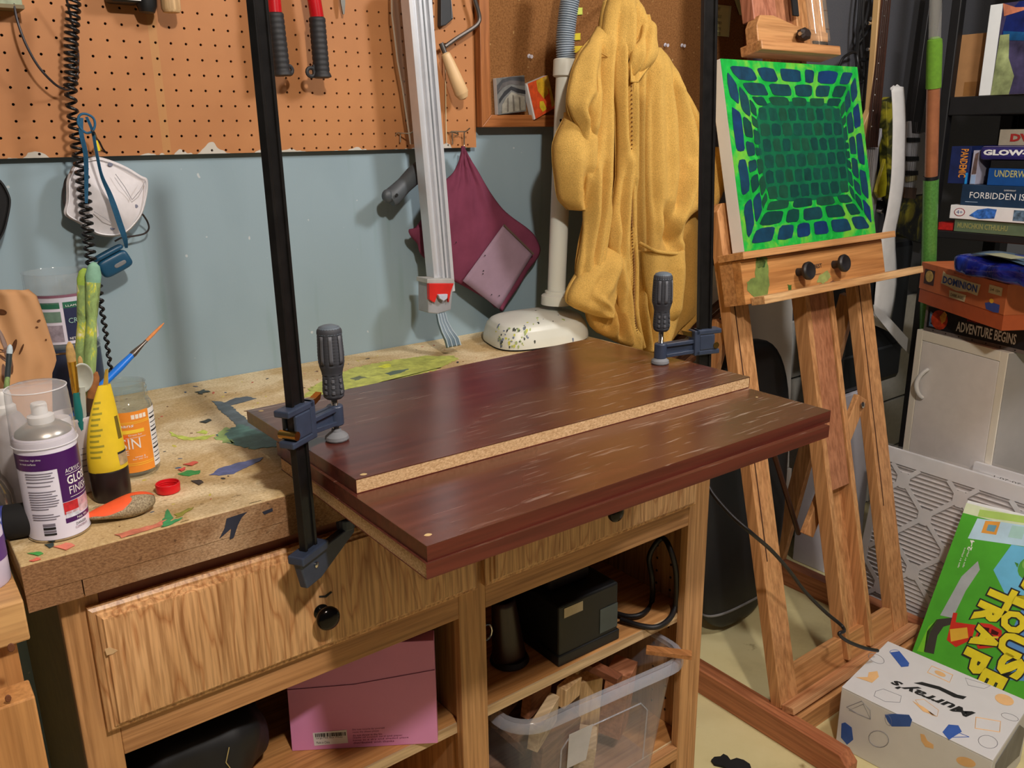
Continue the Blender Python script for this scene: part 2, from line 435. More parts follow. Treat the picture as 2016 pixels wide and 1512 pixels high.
# ------------------------------------------------------------------ workbench top
ZB = 0.947
wt = thing('worktop', 'paint-splattered chipboard worktop on the oak cabinet', 'worktop', (0.45, -0.3, 0.889))
obj('top_layer', MB().box((-0.156, -0.607, 0.911), (1.06, 0.011, ZB)), [BENCHTOP], wt, smooth=0, bevel=0.0015)
obj('front_face', MB().box((-0.1562, -0.6085, 0.9112), (1.0602, -0.6070, ZB - 0.002)), BENCHEDGE, wt, smooth=0)
obj('edge_strip', MB().box((-0.156, -0.6078, 0.889), (-0.0995, 0.010, 0.9108)), BENCHEDGE, wt, smooth=0)
obj('edge_strip', MB().box((-0.0982, -0.6078, 0.889), (1.06, -0.54, 0.9108)), BENCHEDGE, wt, smooth=0)
SMN = [0]
def smear(mats_rgb, pts, name='paint_smear', z=ZB, jag=0.0016, seed=1):
    SMN[0] += 1; lift = 0.0001 + SMN[0] * 0.00004
    rnd = random.Random(seed)
    w = [at(px, py, Z=z) for px, py in pts]; out = []
    for a, b in zip(w, w[1:] + w[:1]):
        n = max(2, int((b - a).length / 0.006))
        for k in range(n):
            p = a.lerp(b, k / n); out.append(V((p.x + rnd.uniform(-jag, jag), max(p.y + rnd.uniform(-jag, jag), -.6065), z + lift)))
    obj(name, MB().prism(out, (0, 0, 0.0005)), plain('paint_%d_%d_%d' % mats_rgb, mats_rgb, 0.5, 0, 0.3, 60), wt, smooth=0)
TEAL = (52, 92, 96); NAVY = (44, 52, 74)
smear((92, 104, 110), [(418, 790), (436, 791), (456, 800), (470, 812), (500, 838), (530, 856), (560, 872), (548, 882), (490, 858), (468, 840), (455, 826), (430, 806)])
smear((84, 92, 100), [(440, 794), (462, 784), (488, 781), (504, 785), (480, 792), (452, 799)])
smear((84, 122, 114), [(430, 856), (452, 843), (475, 836), (520, 852), (555, 872), (545, 880), (500, 884), (462, 878), (440, 868)], jag=0.004)
smear((150, 178, 104), [(426, 862), (434, 846), (450, 842), (445, 856), (462, 876), (440, 872)], jag=0.004)
smear((196, 210, 92), [(335, 850), (345, 856), (375, 862), (408, 858), (424, 856), (404, 866), (360, 867), (338, 858)])
smear((206, 222, 96), [(388, 852), (398, 847), (410, 850), (404, 855)])
smear((96, 104, 150), [(414, 936), (432, 922), (462, 914), (490, 907), (520, 900), (512, 908), (490, 918), (458, 934), (432, 937)])
smear((58, 140, 66), [(352, 934), (368, 927), (393, 927), (392, 934), (370, 938)])
smear((186, 192, 92), [(596, 782), (612, 764), (650, 742), (700, 724), (760, 712), (830, 702), (890, 700), (905, 706), (862, 728), (800, 744), (720, 760), (650, 776)], jag=0.005)
smear((220, 224, 60), [(745, 722), (765, 716), (772, 722), (756, 726)])
smear((88, 106, 92), [(758, 736), (778, 730), (806, 727), (790, 735), (768, 740)])
smear((110, 118, 88), [(690, 746), (708, 741), (722, 744), (700, 750)])
smear((54, 150, 92), [(322, 1024), (328, 1004), (340, 1016), (336, 1030), (322, 1038)])
smear((54, 150, 92), [(318, 1036), (345, 1024), (358, 1020), (340, 1034), (322, 1042)])
smear((150, 150, 60), [(345, 1014), (372, 1002), (380, 1000), (366, 1012), (348, 1020)])
smear((212, 124, 100), [(228, 1054), (262, 1044), (310, 1032), (326, 1024), (318, 1036), (280, 1048), (240, 1060)])
smear((226, 208, 60), [(362, 1034), (378, 1033), (386, 1040), (372, 1044)])
smear((160, 136, 80), [(252, 1058), (270, 1052), (276, 1057), (262, 1063)])
smear((214, 116, 92), [(108, 1078), (130, 1070), (150, 1074), (128, 1084)])
smear((72, 160, 74), [(56, 1091), (72, 1088), (88, 1090), (74, 1095)])
smear((220, 108, 88), [(60, 1106), (72, 1099), (84, 1103), (72, 1109)])
smear((44, 62, 60), [(90, 1074), (104, 1070), (108, 1076), (96, 1080)])
smear((52, 132, 96), [(510, 1008), (524, 1000), (534, 1001), (520, 1010)])
smear((74, 60, 50), [(378, 948), (392, 946), (402, 950), (390, 956)])
smear((60, 70, 66), [(386, 773), (402, 768), (412, 772), (396, 777)], jag=0.003)
smear((58, 64, 58), [(394, 832), (410, 826), (418, 828), (404, 834)])
smear((196, 84, 66), [(362, 916), (380, 910), (392, 911), (376, 918)])
smear((200, 70, 62), [(352, 926), (364, 921), (366, 925), (356, 929)])
rnd = random.Random(5); sp = MB()
for i in range(130):
    px, py = rnd.uniform(60, 900), 0
    u = rnd.random(); x = rnd.uniform(-0.13, 0.75); y = -0.59 + 0.58 * rnd.random()
    r = rnd.uniform(0.0007, 0.0028); sx = rnd.uniform(1, 2.8); an = rnd.uniform(0, 3.1); n = 6
    pts = []
    for k in range(n):
        q = 2 * math.pi * k / n; dx, dy = r * sx * math.cos(q), r * math.sin(q)
        pts.append(V((x + dx * math.cos(an) - dy * math.sin(an), y + dx * math.sin(an) + dy * math.cos(an), ZB)))
    sp.mat(i % 5).prism(pts, (0, 0, 0.0004))
obj('paint_flecks', sp, [plain('fleck%d' % i, c, 0.6) for i, c in enumerate([(60, 58, 62), (70, 90, 120), (120, 84, 56), (208, 196, 90), (190, 92, 70)])], wt, smooth=0, kind='stuff')
fr = MB()                                    # dark paint run over the front edge
pts = [(446, 1021), (470, 1013), (486, 1008), (476, 1018), (468, 1034), (460, 1058), (452, 1062), (455, 1040), (438, 1055), (432, 1060), (442, 1040)]
fr.prism([at(a, b, Y=-0.6086) for a, b in pts], (0, -0.0006, 0))
fr.prism([at(a, b, Y=-0.6086) for a, b in [(516, 1008), (536, 1000), (537, 1006), (520, 1013)]], (0, -0.0006, 0))
obj('paint_run', fr, plain('paint_navy', (38, 42, 60), 0.6), wt, smooth=0)
# ------------------------------------------------------------------ workbench cabinet
cb = thing('workbench_cabinet', 'oak workbench cabinet with two drawers and open bays', 'cabinet', (0.45, -0.28, 0.0))
F0, F1 = -0.556, -0.575                       # back and front of the face frame
SXL, SXM, SXR = (-0.123, -0.080), (0.432, 0.485), (0.981, 1.040)
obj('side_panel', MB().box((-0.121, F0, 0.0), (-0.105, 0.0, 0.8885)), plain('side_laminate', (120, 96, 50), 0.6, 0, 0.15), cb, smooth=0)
obj('side_panel', MB().box((1.020, F0, 0.0), (1.038, 0.0, 0.8885)), OAK, cb, smooth=0)
obj('partition', MB().box((0.440, F0, 0.10), (0.476, 0.0, 0.8885)), OAK, cb, smooth=0)
obj('back_panel', MB().box((-0.105, -0.012, 0.10), (1.02, -0.004, 0.8885)), OAK, cb, smooth=0)
for a, b in (SXL, SXM, SXR): obj('stile', MB().box((a, F1, 0.0), (b, F0, 0.8885)), OAK, cb, smooth=0, bevel=0.0015)
for a, b in ((SXL[1], SXM[0]), (SXM[1], SXR[0])):
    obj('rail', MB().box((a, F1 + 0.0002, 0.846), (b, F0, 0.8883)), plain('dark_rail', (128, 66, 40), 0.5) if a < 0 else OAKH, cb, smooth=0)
    obj('rail', MB().box((a, F1 + 0.0002, 0.641), (b, F0, 0.690)), OAKH, cb, smooth=0, bevel=0.0012)
    obj('rail', MB().box((a, F1 + 0.0002, 0.085), (b, F0, 0.115)), OAKH, cb, smooth=0, bevel=0.0012)
def shelf(a, b, z, name='shelf'):
    s = obj(name, MB().box((a, -0.553, z - 0.019), (b, -0.013, z)), SHELFW, cb, smooth=0)
    obj('edge_band', MB().box((a, -0.5565, z - 0.019), (b, -0.5531, z - 0.0002)), SHELFEDGE, s, smooth=0)
shelf(-0.104, 0.439, 0.430); shelf(0.477, 1.019, 0.433)
shelf(-0.104, 0.439, 0.118, 'bottom_shelf'); shelf(0.477, 1.019, 0.118, 'bottom_shelf')
pin = MB()
for k in range(14):
    for y in (-0.50, -0.46): pin.lathe([(0.003, 0), (0.003, 0.001)], (1.0199, y, 0.15 + k * 0.03), (-1, 0, 0), 6)
obj('pin_holes', pin, plain('pin_hole', (60, 34, 18), 0.8), cb, kind='stuff', smooth=0)
struct('ceiling', MB().box((-2.2, -3.2, 2.50), (3.6, 0.10, 2.56)), plain('ceiling_joist', (128, 104, 80), .9, 0, .1), smooth=0)
def drawer(a, b, z0, z1, kx, kz):
    m = MB(); y0, y1 = F1 - 0.0005, -0.597
    e = [(0.0, 0.0), (0.0, 0.010), (0.004, 0.013), (0.007, 0.013), (0.0085, 0.016), (0.012, 0.017), (0.0135, 0.0205), (0.018, 0.0215)]
    rings = []
    for ins, d in e: rings.append([(a + ins, y0 - d, z0 + ins), (b - ins, y0 - d, z0 + ins), (b - ins, y0 - d, z1 - ins), (a + ins, y0 - d, z1 - ins)])
    vs = [p for r in rings for p in r]; fs = []
    for i in range(len(rings) - 1):
        for k in range(4): fs.append((i * 4 + k, i * 4 + (k + 1) % 4, (i + 1) * 4 + (k + 1) % 4, (i + 1) * 4 + k))
    fs += [tuple(range((len(rings) - 1) * 4, len(rings) * 4)), (3, 2, 1, 0)]
    m.add(vs, fs)
    d = obj('drawer', m, OAKPANEL, cb, smooth=20)
    yk = y0 - 0.0215
    kb = MB().lathe([(0.0105, 0), (0.011, 0.0015), (0.007, 0.004), (0.0052, 0.010), (0.0065, 0.014), (0.0125, 0.016), (0.0165, 0.020), (0.0172, 0.025), (0.015, 0.029), (0.009, 0.0315), (0.0001, 0.0322)], (kx, yk, kz), (0, -1, 0), 28)
    obj('knob', kb, plain('knob_nickel', (36, 33, 32), 0.14, 0.85, 0.1), d)
    return d
dr = drawer(-0.0955, 0.4635, 0.6885, 0.860, 0.189, 0.757)
obj('chip_mark', MB().prism([at(a, b, Y=-0.5972) for a, b in [(206, 1278), (216, 1274), (232, 1280), (222, 1287), (210, 1290)]], (0, -0.0006, 0)), plain('bare_chip', (206, 170, 124), 0.8), dr, smooth=0)
obj('pen_mark', MB().prism([at(a, b, Y=-0.5972) for a, b in [(628, 1173), (640, 1172), (652, 1164), (654, 1166), (642, 1176), (628, 1176)]], (0, -0.0006, 0)), INK, dr, smooth=0)
drawer(0.478, 0.986, 0.6885, 0.860, 0.735, 0.757)
# ------------------------------------------------------------------ three laminate boards glued and clamped on the bench
TB = 0.0187
def board(q, z, label, raw, name='laminate_board'):
    # q: back-left, back-right, front-right, front-left corners (x, y); raw: sides with bare chipboard core
    o = thing(name, label, 'board', ((q[0][0] + q[2][0]) / 2, (q[0][1] + q[2][1]) / 2, z))
    z0, z1 = z, z + TB - 0.0002
    ins = 0.0006
    cx = sum(p[0] for p in q) / 4; cy = sum(p[1] for p in q) / 4
    qi = [V((p[0] + (ins if p[0] < cx else -ins), p[1] + (ins if p[1] < cy else -ins), 0)) for p in q]
    Q = [V((p[0], p[1], 0)) for p in q]
    obj('core', MB().hexa([p + V((0, 0, z0 + 0.0007)) for p in qi] + [p + V((0, 0, z1 - 0.0007)) for p in qi]), CHIP, o, smooth=0)
    obj('top_laminate', MB().hexa([p + V((0, 0, z1 - 0.0008)) for p in Q] + [p + V((0, 0, z1)) for p in Q]), MAHOG, o, smooth=0)
    obj('bottom_laminate', MB().hexa([p + V((0, 0, z0)) for p in Q] + [p + V((0, 0, z0 + 0.0008)) for p in Q]), MAHOGE, o, smooth=0)
    sides = {'back': (0, 1), 'right': (1, 2), 'front': (2, 3), 'left': (3, 0)}
    for s, (i, j) in sides.items():
        if s in raw: continue
        obj('edge_band', MB().hexa([Q[i] + V((0, 0, z0 + .0008)), Q[j] + V((0, 0, z0 + .0008)), qi[j] + V((0, 0, z0 + .0008)), qi[i] + V((0, 0, z0 + .0008)), Q[i] + V((0, 0, z1 - .0008)), Q[j] + V((0, 0, z1 - .0008)), qi[j] + V((0, 0, z1 - .0008)), qi[i] + V((0, 0, z1 - .0008))]), MAHOGE, o, smooth=0)
    return o, z1
def plug(o, px, py, z, r=0.004):
    p = at(px, py, Z=z)
    obj('filled_screw_hole', MB().prism([V((p.x + r * (1 + 0.25 * math.sin(5 * k)) * math.cos(k * .7), p.y + r * 0.8 * math.sin(k * .7), z)) for k in range(9)], (0, 0, 0.0003)), plain('filler', (196, 170, 120), 0.7), o, smooth=0)
b3, z3 = board([(0.181, -0.520), (0.888, -0.530), (0.884, -0.921), (0.177, -0.911)], ZB, 'lowest dark red board of the clamped stack with bare chipboard left end', ('left', 'back'))
b2, z2 = board([(0.182, -0.508), (0.900, -0.512), (0.898, -0.912), (0.180, -0.909)], ZB + TB, 'middle dark red laminate board jutting out front beyond the top board', ('back',))
b1, z1 = board([(0.183, -0.397), (0.894, -0.381), (0.902, -0.757), (0.186, -0.742)], ZB + 2 * TB, 'top dark red laminate board with bare chipboard front edge under clamp pads', ('front', 'back'))
plug(b2, 843, 1053, z2); plug(b2, 1490, 782, z2, .002); plug(b1, 514, 809, z1, .0035); plug(b1, 716, 934, z1)
# ------------------------------------------------------------------ bar clamps
def clamp(base, top, pad, zarm, zslide, zjaw, hz0, hz1, label, wing=1):
    base, top, pad = V(base), V(top), V(pad)
    o = thing('bar_clamp', label, 'clamp', tuple(base), 'bar clamps holding the boards')
    ax = (top - base).normalized()
    a = V((pad.x - base.x, pad.y - base.y, 0)); L = a.length; a.normalize(); b = V((-a.y, a.x, 0))   # a: along the arm, b: across
    if b.y > 0: b = -b
    def on(z): return base + ax * ((z - base.z) / ax.z)
    def loc(z, u, w, dz=0): p = on(z); return V((p.x, p.y, z + dz)) + a * u + b * w
    # bar: I-section rail
    m = MB()
    for u, w, du, dw in ((-0.0105, 0, 0.005, 0.010), (0.0105, 0, 0.005, 0.010), (0, 0, 0.018, 0.005)):
        p0, p1 = on(base.z) + a * u, on(top.z) + a * u
        m.bar(p0, p1, dw, du, a)
    obj('bar', m, BLACKSTEEL, o, smooth=0, bevel=0.0008)
    def blk(u0, u1, w0, w1, z0, z1, m=None):
        m = m or MB(); q = [loc(z0, u0, w0), loc(z0, u1, w0), loc(z0, u1, w1), loc(z0, u0, w1), loc(z1, u0, w0), loc(z1, u1, w0), loc(z1, u1, w1), loc(z1, u0, w1)]
        return m.hexa(q)
    # sliding jaw: C-shaped body round the bar, ribbed arm, spindle boss
    m = MB(); s0, s1 = zslide
    blk(-0.030, 0.024, -0.011, 0.011, s1 - 0.009, s1, m)      # top lip
    blk(-0.026, 0.024, -0.011, 0.011, s0, s0 + 0.009, m)      # lower lip
    blk(0.0145, 0.026, -0.011, 0.011, s0, s1, m)              # web on the arm side
    blk(-0.016, 0.0150, 0.0060, 0.011, s0 + 0.009, s1 - 0.009, m)
    blk(-0.016, 0.0150, -0.011, -0.0060, s0 + 0.009, s1 - 0.009, m)
    sl = obj('sliding_jaw', m, CLAMPBLUE, o, smooth=0, bevel=0.002)
    m = MB()
    zr = zarm
    q = []
    for u, zlo, zhi, w in ((0.024, s0 + 0.004, zr + 0.015, 0.005), (L - 0.008, zr - 0.012, zr + 0.013, 0.005)):
        q.append((u, zlo, zhi, w))
    (ua, la, ha, wa), (ub, lb, hb, wb) = q
    def web(z0a, z1a, z0b, z1b, w): m.hexa([loc(z0a, ua, -w), loc(z0b, ub, -w), loc(z0b, ub, w), loc(z0a, ua, w), loc(z1a, ua, -w), loc(z1b, ub, -w), loc(z1b, ub, w), loc(z1a, ua, w)])
    web(la, ha, lb, hb, 0.003); web(la, la + 0.007, lb, lb + 0.006, 0.008); web(ha - 0.007, ha, hb - 0.006, hb, 0.008)
    m.lathe([(0.0095, -0.014), (0.011, -0.012), (0.011, 0.012), (0.0095, 0.014)], loc(zr, L, 0), (0, 0, 1), 20)
    obj('jaw_arm', m, CLAMPBLUE, sl, smooth=30, bevel=0.001)
    obj('grip_pin', MB().lathe([(0.0058, -0.0125), (0.0058, 0.0125)], loc(s0 + 0.016, -0.018, 0), tuple(b), 14), BRASS, sl)
    obj('release_lever', MB().prism([loc(s1 - 0.012, 0.028, -0.004), loc(s1 - 0.006, 0.046, -0.004), loc(s1 + 0.002, 0.050, -0.004), loc(s1 - 0.002, 0.036, -0.004), loc(s1 - 0.002, 0.028, -0.004)], b * 0.009), BRASS, sl, smooth=0)
    # spindle, pad and handle
    ps = loc(zr, L, 0)
    m = MB(); zp = pad.z
    prof = [(0.0045, 0.012)]
    k = 0
    h = 0.014
    while h < hz0 - zp + 0.002: prof += [(0.0047, h), (0.0040, h + 0.0008)]; h += 0.0016
    m.lathe(prof, (ps.x, ps.y, zp), (0, 0, 1), 14)
    sd = obj('spindle', m, CHROME, o, smooth=50)
    obj('swivel_pad', MB().lathe([(0.0150, 0.0), (0.0162, 0.002), (0.0155, 0.006), (0.011, 0.010), (0.007, 0.012), (0.0062, 0.016)], (ps.x, ps.y, zp + 0.0004), (0, 0, 1), 12), RUBBERL, o, smooth=30)
    H = hz1 - hz0
    rad = [(0.0, 0.0105), (0.03, 0.0135), (0.10, 0.0150), (0.28, 0.0138), (0.36, 0.0135), (0.42, 0.0150), (0.50, 0.0175), (0.62, 0.0178), (0.86, 0.0168), (0.94, 0.0160), (0.985, 0.0128), (1.0, 0.0)]
    m = MB(); N = 48
    def hf(u, v):
        r = interp(rad, v); an = 2 * math.pi * u
        flute = 0.5 + 0.5 * math.cos(8 * an)
        ridge = 0.0
        if 0.05 < v < 0.33 or 0.46 < v < 0.90: ridge = (0.0007 * math.sin(v * 150)) * (1 - flute) - 0.0013 * (1 - flute)
        return V((ps.x + (r + ridge) * math.cos(an), ps.y + (r + ridge) * math.sin(an), hz0 + H * v))
    m.grid(hf, N, 70, True); m.f.append([k for k in range(N)]); m.mi.append(0)
    hd = obj('handle', m, RUBBER, o, smooth=50)
    obj('handle_cap', MB().lathe([(0.0165, 0), (0.0160, 0.004), (0.0135, 0.0085), (0.008, 0.0108), (0.0001, 0.0116)], (ps.x, ps.y, hz1 - 0.0105), (0, 0, 1), 24), plain('handle_grey', (92, 104, 114), 0.55), hd)
    st = MB()
    for an in (-2.0, -2.7, -1.2):
        for (va, vb) in ((0.5, 0.88), (0.08, 0.13), (0.16, 0.21), (0.24, 0.29)):
            for_ = lambda u, v: V((ps.x + (interp(rad, lerp(va, vb, v)) + 0.0002) * math.cos(an + (u - 0.5) * 0.28), ps.y + (interp(rad, lerp(va, vb, v)) + 0.0002) * math.sin(an + (u - 0.5) * 0.28), hz0 + H * lerp(va, vb, v)))
            st.grid(for_, 3, 6)
    obj('grip_inlay', st, plain('inlay_grey', (88, 90, 96), 0.6), hd, solid=0.0006, fixn=False, kind='stuff')
    # fixed jaw at the foot, under the worktop
    m = MB(); j = zjaw
    blk(-0.030, 0.028, -0.012, 0.012, j - 0.012, j, m)
    q = [loc(j, -0.028, -0.006), loc(j, L + 0.016, -0.006), loc(j - 0.013, L + 0.016, -0.006), loc(j - 0.040, 0.014, -0.006), loc(j - 0.040, -0.018, -0.006)]
    m.prism([p - V((0, 0, 0.010)) for p in q], b * 0.012)
    m.lathe([(0.013, -0.012), (0.013, 0.004)], loc(j, L + 0.004, 0), (0, 0, 1), 16)
    fj = obj('fixed_jaw', m, CLAMPBLUE, o, smooth=0, bevel=0.002)
    obj('rivet', MB().lathe([(0.0042, 0), (0.004, 0.0015), (0.002, 0.0026)], loc(j - 0.026, 0.004, 0) + b * 0.0062, tuple(b), 14), CHROME, fj)
    return o
ZT = ZB + 3 * TB
clamp((0.160, -0.645, 0.866), (0.155, -0.645, 1.66), (0.2315, -0.602, ZT), 1.0385, (1.028, 1.078), 0.884, 1.062, 1.160, 'dark blue bar clamp gripping the boards by their left end')
clamp((0.9445, -0.628, 0.866), (0.9035, -0.628, 1.66), (0.8585, -0.604, ZT), 1.0265, (1.012, 1.058), 0.884, 1.062, 1.164, 'dark blue bar clamp gripping the boards by their right end near the jacket')
# ------------------------------------------------------------------ lopper hanging on the pegboard
REDM = plain('red_enamel', (190, 22, 30), 0.25, 0, 0.1)
GRIP = plain('black_grip', (38, 38, 40), 0.6, 0, 0.1)
lp = thing('lopper', 'long lopper hanging on the pegboard with red handles and black ribbed grips', 'lopper', tuple(at(580, 80, Y=-0.05)))
YL = -0.055
def lop(pt, pm, pb, ring):
    a, m, b = at(*pt, Y=YL), at(*pm, Y=YL), at(*pb, Y=YL)
    up = a + (a - m).normalized() * 0.22
    h = obj('handle', MB().tube([up, a, m], 0.0125, 14), REDM, lp)
    prof = []; d = b - m; L = d.length
    n = 44
    for k in range(n + 1):
        f = k / n; r = 0.0150 + 0.0035 * (f > 0.92) * (f - 0.92) / 0.08 - 0.0009 * (1 if (k % 4 == 0) else 0) - (0.001 if k == 0 else 0)
        prof.append((r, L * f))
    prof.append((0.012, L + 0.002))
    g = obj('grip', MB().lathe(prof, m, tuple(d), 18), GRIP, lp, smooth=60)
    c = at(*ring, Y=YL); r = MB(); t = []
    for k in range(14):
        q = 2 * math.pi * k / 14; t.append(c + V((math.cos(q) * 0.0075, 0, math.sin(q) * 0.0075)))
    r.tube(t, 0.0036, 8, closed=True); 
    s = 1 if c.x > b.x else -1
    r.prism([c + V((-s * .004, -.003, .012)), c + V((-s * .022, -.003, .026)), c + V((-s * .022, -.003, -.004)), c + V((-s * .004, -.003, -.010))], (0, 0.006, 0))
    obj('hanging_ring', r, GRIP, g, smooth=40)
lop((538, -10), (541, 25), (556, 148), (568, 138))
lop((617, -10), (624, 34), (634, 152), (612, 142))
# ------------------------------------------------------------------ small things cut off by the top of the frame, hung on the pegboard
def hung(name, label, catg, build, loc):
    o = thing(name, label, catg, tuple(loc)); build(o); return o
def f(o):
    a = at(0, 18, Y=-0.012)
    obj('tin_body', MB().box((-0.15, -0.045, a.z), (at(37, 10, Y=-0.012).x, -0.0055, a.z + 0.12)), plain('pale_green_tin', (150, 160, 130), 0.5, 0, 0.25, 90), o, bevel=0.002, smooth=0)
    obj('tin_lip', MB().box((-0.151, -0.046, a.z - 0.0015), (at(38, 10, Y=-0.012).x + .001, -0.0052, a.z + 0.004)), plain('rust_lip', (120, 104, 70), 0.6), o, smooth=0)
hung('wall_tin', 'pale green tin at the top left corner of the pegboard', 'tin', f, at(18, 10, Y=-0.02))
def f(o):
    p = at(247, 12, Y=-0.03)
    obj('tape_case', MB().box((p.x - .026, -.045, p.z + .004), (p.x + .024, -.006, p.z + .07)), BLACK, o, bevel=0.006, smooth=40)
    obj('white_label', MB().box((p.x - .024, -.0462, p.z + .0075), (p.x + .022, -.0452, p.z + .022)), PAPERW, o, smooth=0)
hung('staple_box', 'black case with white label at the upper edge of the pegboard', 'case', f, at(247, 10, Y=-0.03))
def f(o):
    p = at(290, 27, Y=-0.035)
    obj('tool_grip', MB().lathe([(.002, 0), (.012, .002), (.016, .012), (.0165, .06), (.012, .075), (.012, .10)], p, (0.05, 0, 1), 20), BLACK, o)
    obj('tool_neck', MB().lathe([(.006, .10), (.006, .16)], p, (0.05, 0, 1), 12), CHROME, o)
hung('screwdriver', 'black rounded tool handle hanging beside a wooden handle on the pegboard', 'tool', f, at(290, 27, Y=-0.035))
def f(o):
    p = at(338, 26, Y=-0.045)
    obj('wooden_handle', MB().lathe([(.002, 0), (.013, .001), (.0155, .006), (.0155, .02), (.018, .045), (.016, .09), (.012, .11)], p, (0, 0, 1), 24), PINE, o)
    obj('blade_shank', MB().lathe([(.005, .11), (.005, .19)], p, (0, 0, 1), 10), CHROME, o)
hung('chisel', 'pale wooden tool handle hanging from the upper edge of the pegboard', 'tool', f, at(338, 26, Y=-0.045))
def f(o):
    p = at(677, 28, Y=-0.02)
    obj('file_blade', MB().prism([p + V((-.0015, 0, 0)), p + V((.0015, 0, 0)), p + V((.0045, 0, .02)), p + V((.0055, 0, .12)), p + V((-.0055, 0, .12)), p + V((-.0045, 0, .02))], (0, .004, 0)), plain('grey_steel', (120, 116, 106), 0.35, 0.6), o, smooth=0)
    obj('file_grip', MB().lathe([(.006, .12), (.010, .125), (.010, .20)], p, (0, 0, 1), 14), BLACK, o)
hung('hand_file', 'grey pointed file tip hanging beside the lopper handles', 'file', f, at(677, 28, Y=-0.02))
# ------------------------------------------------------------------ coiled cord, thin cable, lanyard, respirator mask
def coil(path, turns, n=9):
    pts = cat(path, 14); L = [0]
    for a, b in zip(pts, pts[1:]): L.append(L[-1] + (b - a).length)
    return pts, L
CORDM = plain('black_cord', (17, 16, 17), 0.35, 0, 0.2)
YC = -0.072
px_path = [(146, -20), (143, 40), (140, 90), (141, 140), (139, 175), (142, 215), (148, 250), (153, 290), (158, 320), (166, 380), (170, 430), (176, 490), (182, 530), (190, 555), (197, 590), (203, 625), (208, 655), (214, 700), (221, 745)]
rad_c = [(0, .0090), (.22, .0090), (.27, .0068), (.34, .0088), (.45, .0092), (.62, .0080), (.74, .0066), (.80, .0030), (1, .0020)]
path = cat([at(a, b, Y=YC) for a, b in px_path], 20)
L = [0]
for a, b in zip(path, path[1:]): L.append(L[-1] + (b - a).length)
T = L[-1]; pitch = [(0, .0100), (.22, .0095), (.25, .0160), (.34, .0150), (.55, .0115), (.74, .0115), (.80, .014), (1, .015)]
pts = []; ph = 0.0; s = 0.0; i = 0
while s < T:
    while i < len(L) - 2 and L[i + 1] < s: i += 1
    k = (s - L[i]) / max(1e-9, L[i + 1] - L[i]); c = path[i].lerp(path[i + 1], k); d = (path[i + 1] - path[i]).normalized()
    u = d.cross(V((0, 1, 0))).normalized(); w = V((0, 1, 0)); r = interp(rad_c, s / T)
    pts.append(c + u * math.cos(ph) * r + w * math.sin(ph) * r)
    ds = interp(pitch, s / T) / 12; s += ds; ph += 2 * math.pi / 12
o = obj('coiled_cord', MB().tube(pts, 0.0025, 6), CORDM, smooth=60)
tag(o, 'black coiled cord hanging down past the pegboard in front of the wall', 'cord')
CABLEM = plain('grey_cable', (52, 48, 52), 0.4)
cp = [(24, -15), (27, 5), (34, 40), (50, 85), (75, 130), (105, 163), (125, 175), (138, 175), (150, 160), (153, 135), (154, 110), (150, 85), (146, 60), (136, 20), (128, -15)]
o = obj('thin_cable', MB().tube(cat([at(a, b, Y=-0.034 - 0.018 * math.sin(i * .5)) for i, (a, b) in enumerate(cp)], 8), 0.0019, 8), CABLEM, smooth=60)
tag(o, 'thin grey cable looping across the pegboard behind the coiled cord', 'cable')
hk = thing('pegboard_hook', 'dark wire hook under the blue lanyard loop on the pegboard', 'hook', tuple(at(200, 272, Y=-0.01)))
obj('wire', MB().tube(cat([at(208, 300, Y=-0.004), at(202, 292, Y=-0.012), at(196, 280, Y=-0.028), at(190, 272, Y=-0.04), at(186, 262, Y=-0.088), at(180, 256, Y=-0.092)], 5), 0.0016, 8), plain('dark_wire', (40, 38, 40), 0.4, 0.6), hk)
obj('yellow_sleeve', MB().tube([at(188, 277, Y=-0.044), at(194, 297, Y=-0.044)], 0.0034, 10), plain('yellow_plastic', (226, 206, 30), 0.5), hk)
BLUEF = plain('lanyard_blue', (34, 92, 128), 0.75, 0, 0.15, 300)
ln = thing('earbud_case', 'teal blue earbud case hanging on a blue lanyard below the mask', 'case', tuple(at(222, 545, Y=-0.05)))
def ribbon(pp, y, w, t=0.0012):
    P = cat([at(a, b, Y=yy) for (a, b), yy in zip(pp, y)], 6); m = MB(); n = len(P)
    vs, fs = [], []
    for i, p in enumerate(P):
        d = (P[min(i + 1, n - 1)] - P[max(i - 1, 0)]).normalized(); tw = interp(w, i / (n - 1)); r = V((0, 1, 0)).cross(d).normalized()
        r = (r * math.cos(tw[1]) + V((0, 1, 0)) * math.sin(tw[1])); q = r.cross(d)
        for su, sv in ((-1, -1), (1, -1), (1, 1), (-1, 1)): vs.append(p + r * su * tw[0] / 2 + q * sv * t / 2)
    for i in range(n - 1):
        for k in range(4): fs.append((i * 4 + k, i * 4 + (k + 1) % 4, i * 4 + 4 + (k + 1) % 4, i * 4 + 4 + k))
    return m.add(vs, fs)
class W2(tuple):
    def __add__(s, o): return W2((s[0] + o[0], s[1] + o[1]))
    def __sub__(s, o): return W2((s[0] - o[0], s[1] - o[1]))
    def __mul__(s, k): return W2((s[0] * k, s[1] * k))
def WW(*a): return [(t, W2((x, y))) for t, x, y in a]
obj('lanyard', ribbon([(170, 230), (182, 258), (190, 300), (200, 345), (215, 380), (226, 410), (236, 440), (246, 470), (249, 488)], [-.084, -.084, -.082, -.080, -.078, -.074, -.066, -.058, -.05], WW((0, .004, .5), (.35, .0055, 1.0), (.6, .009, .2), (.8, .0095, .2), (1, .005, .9))), BLUEF, ln, smooth=50)
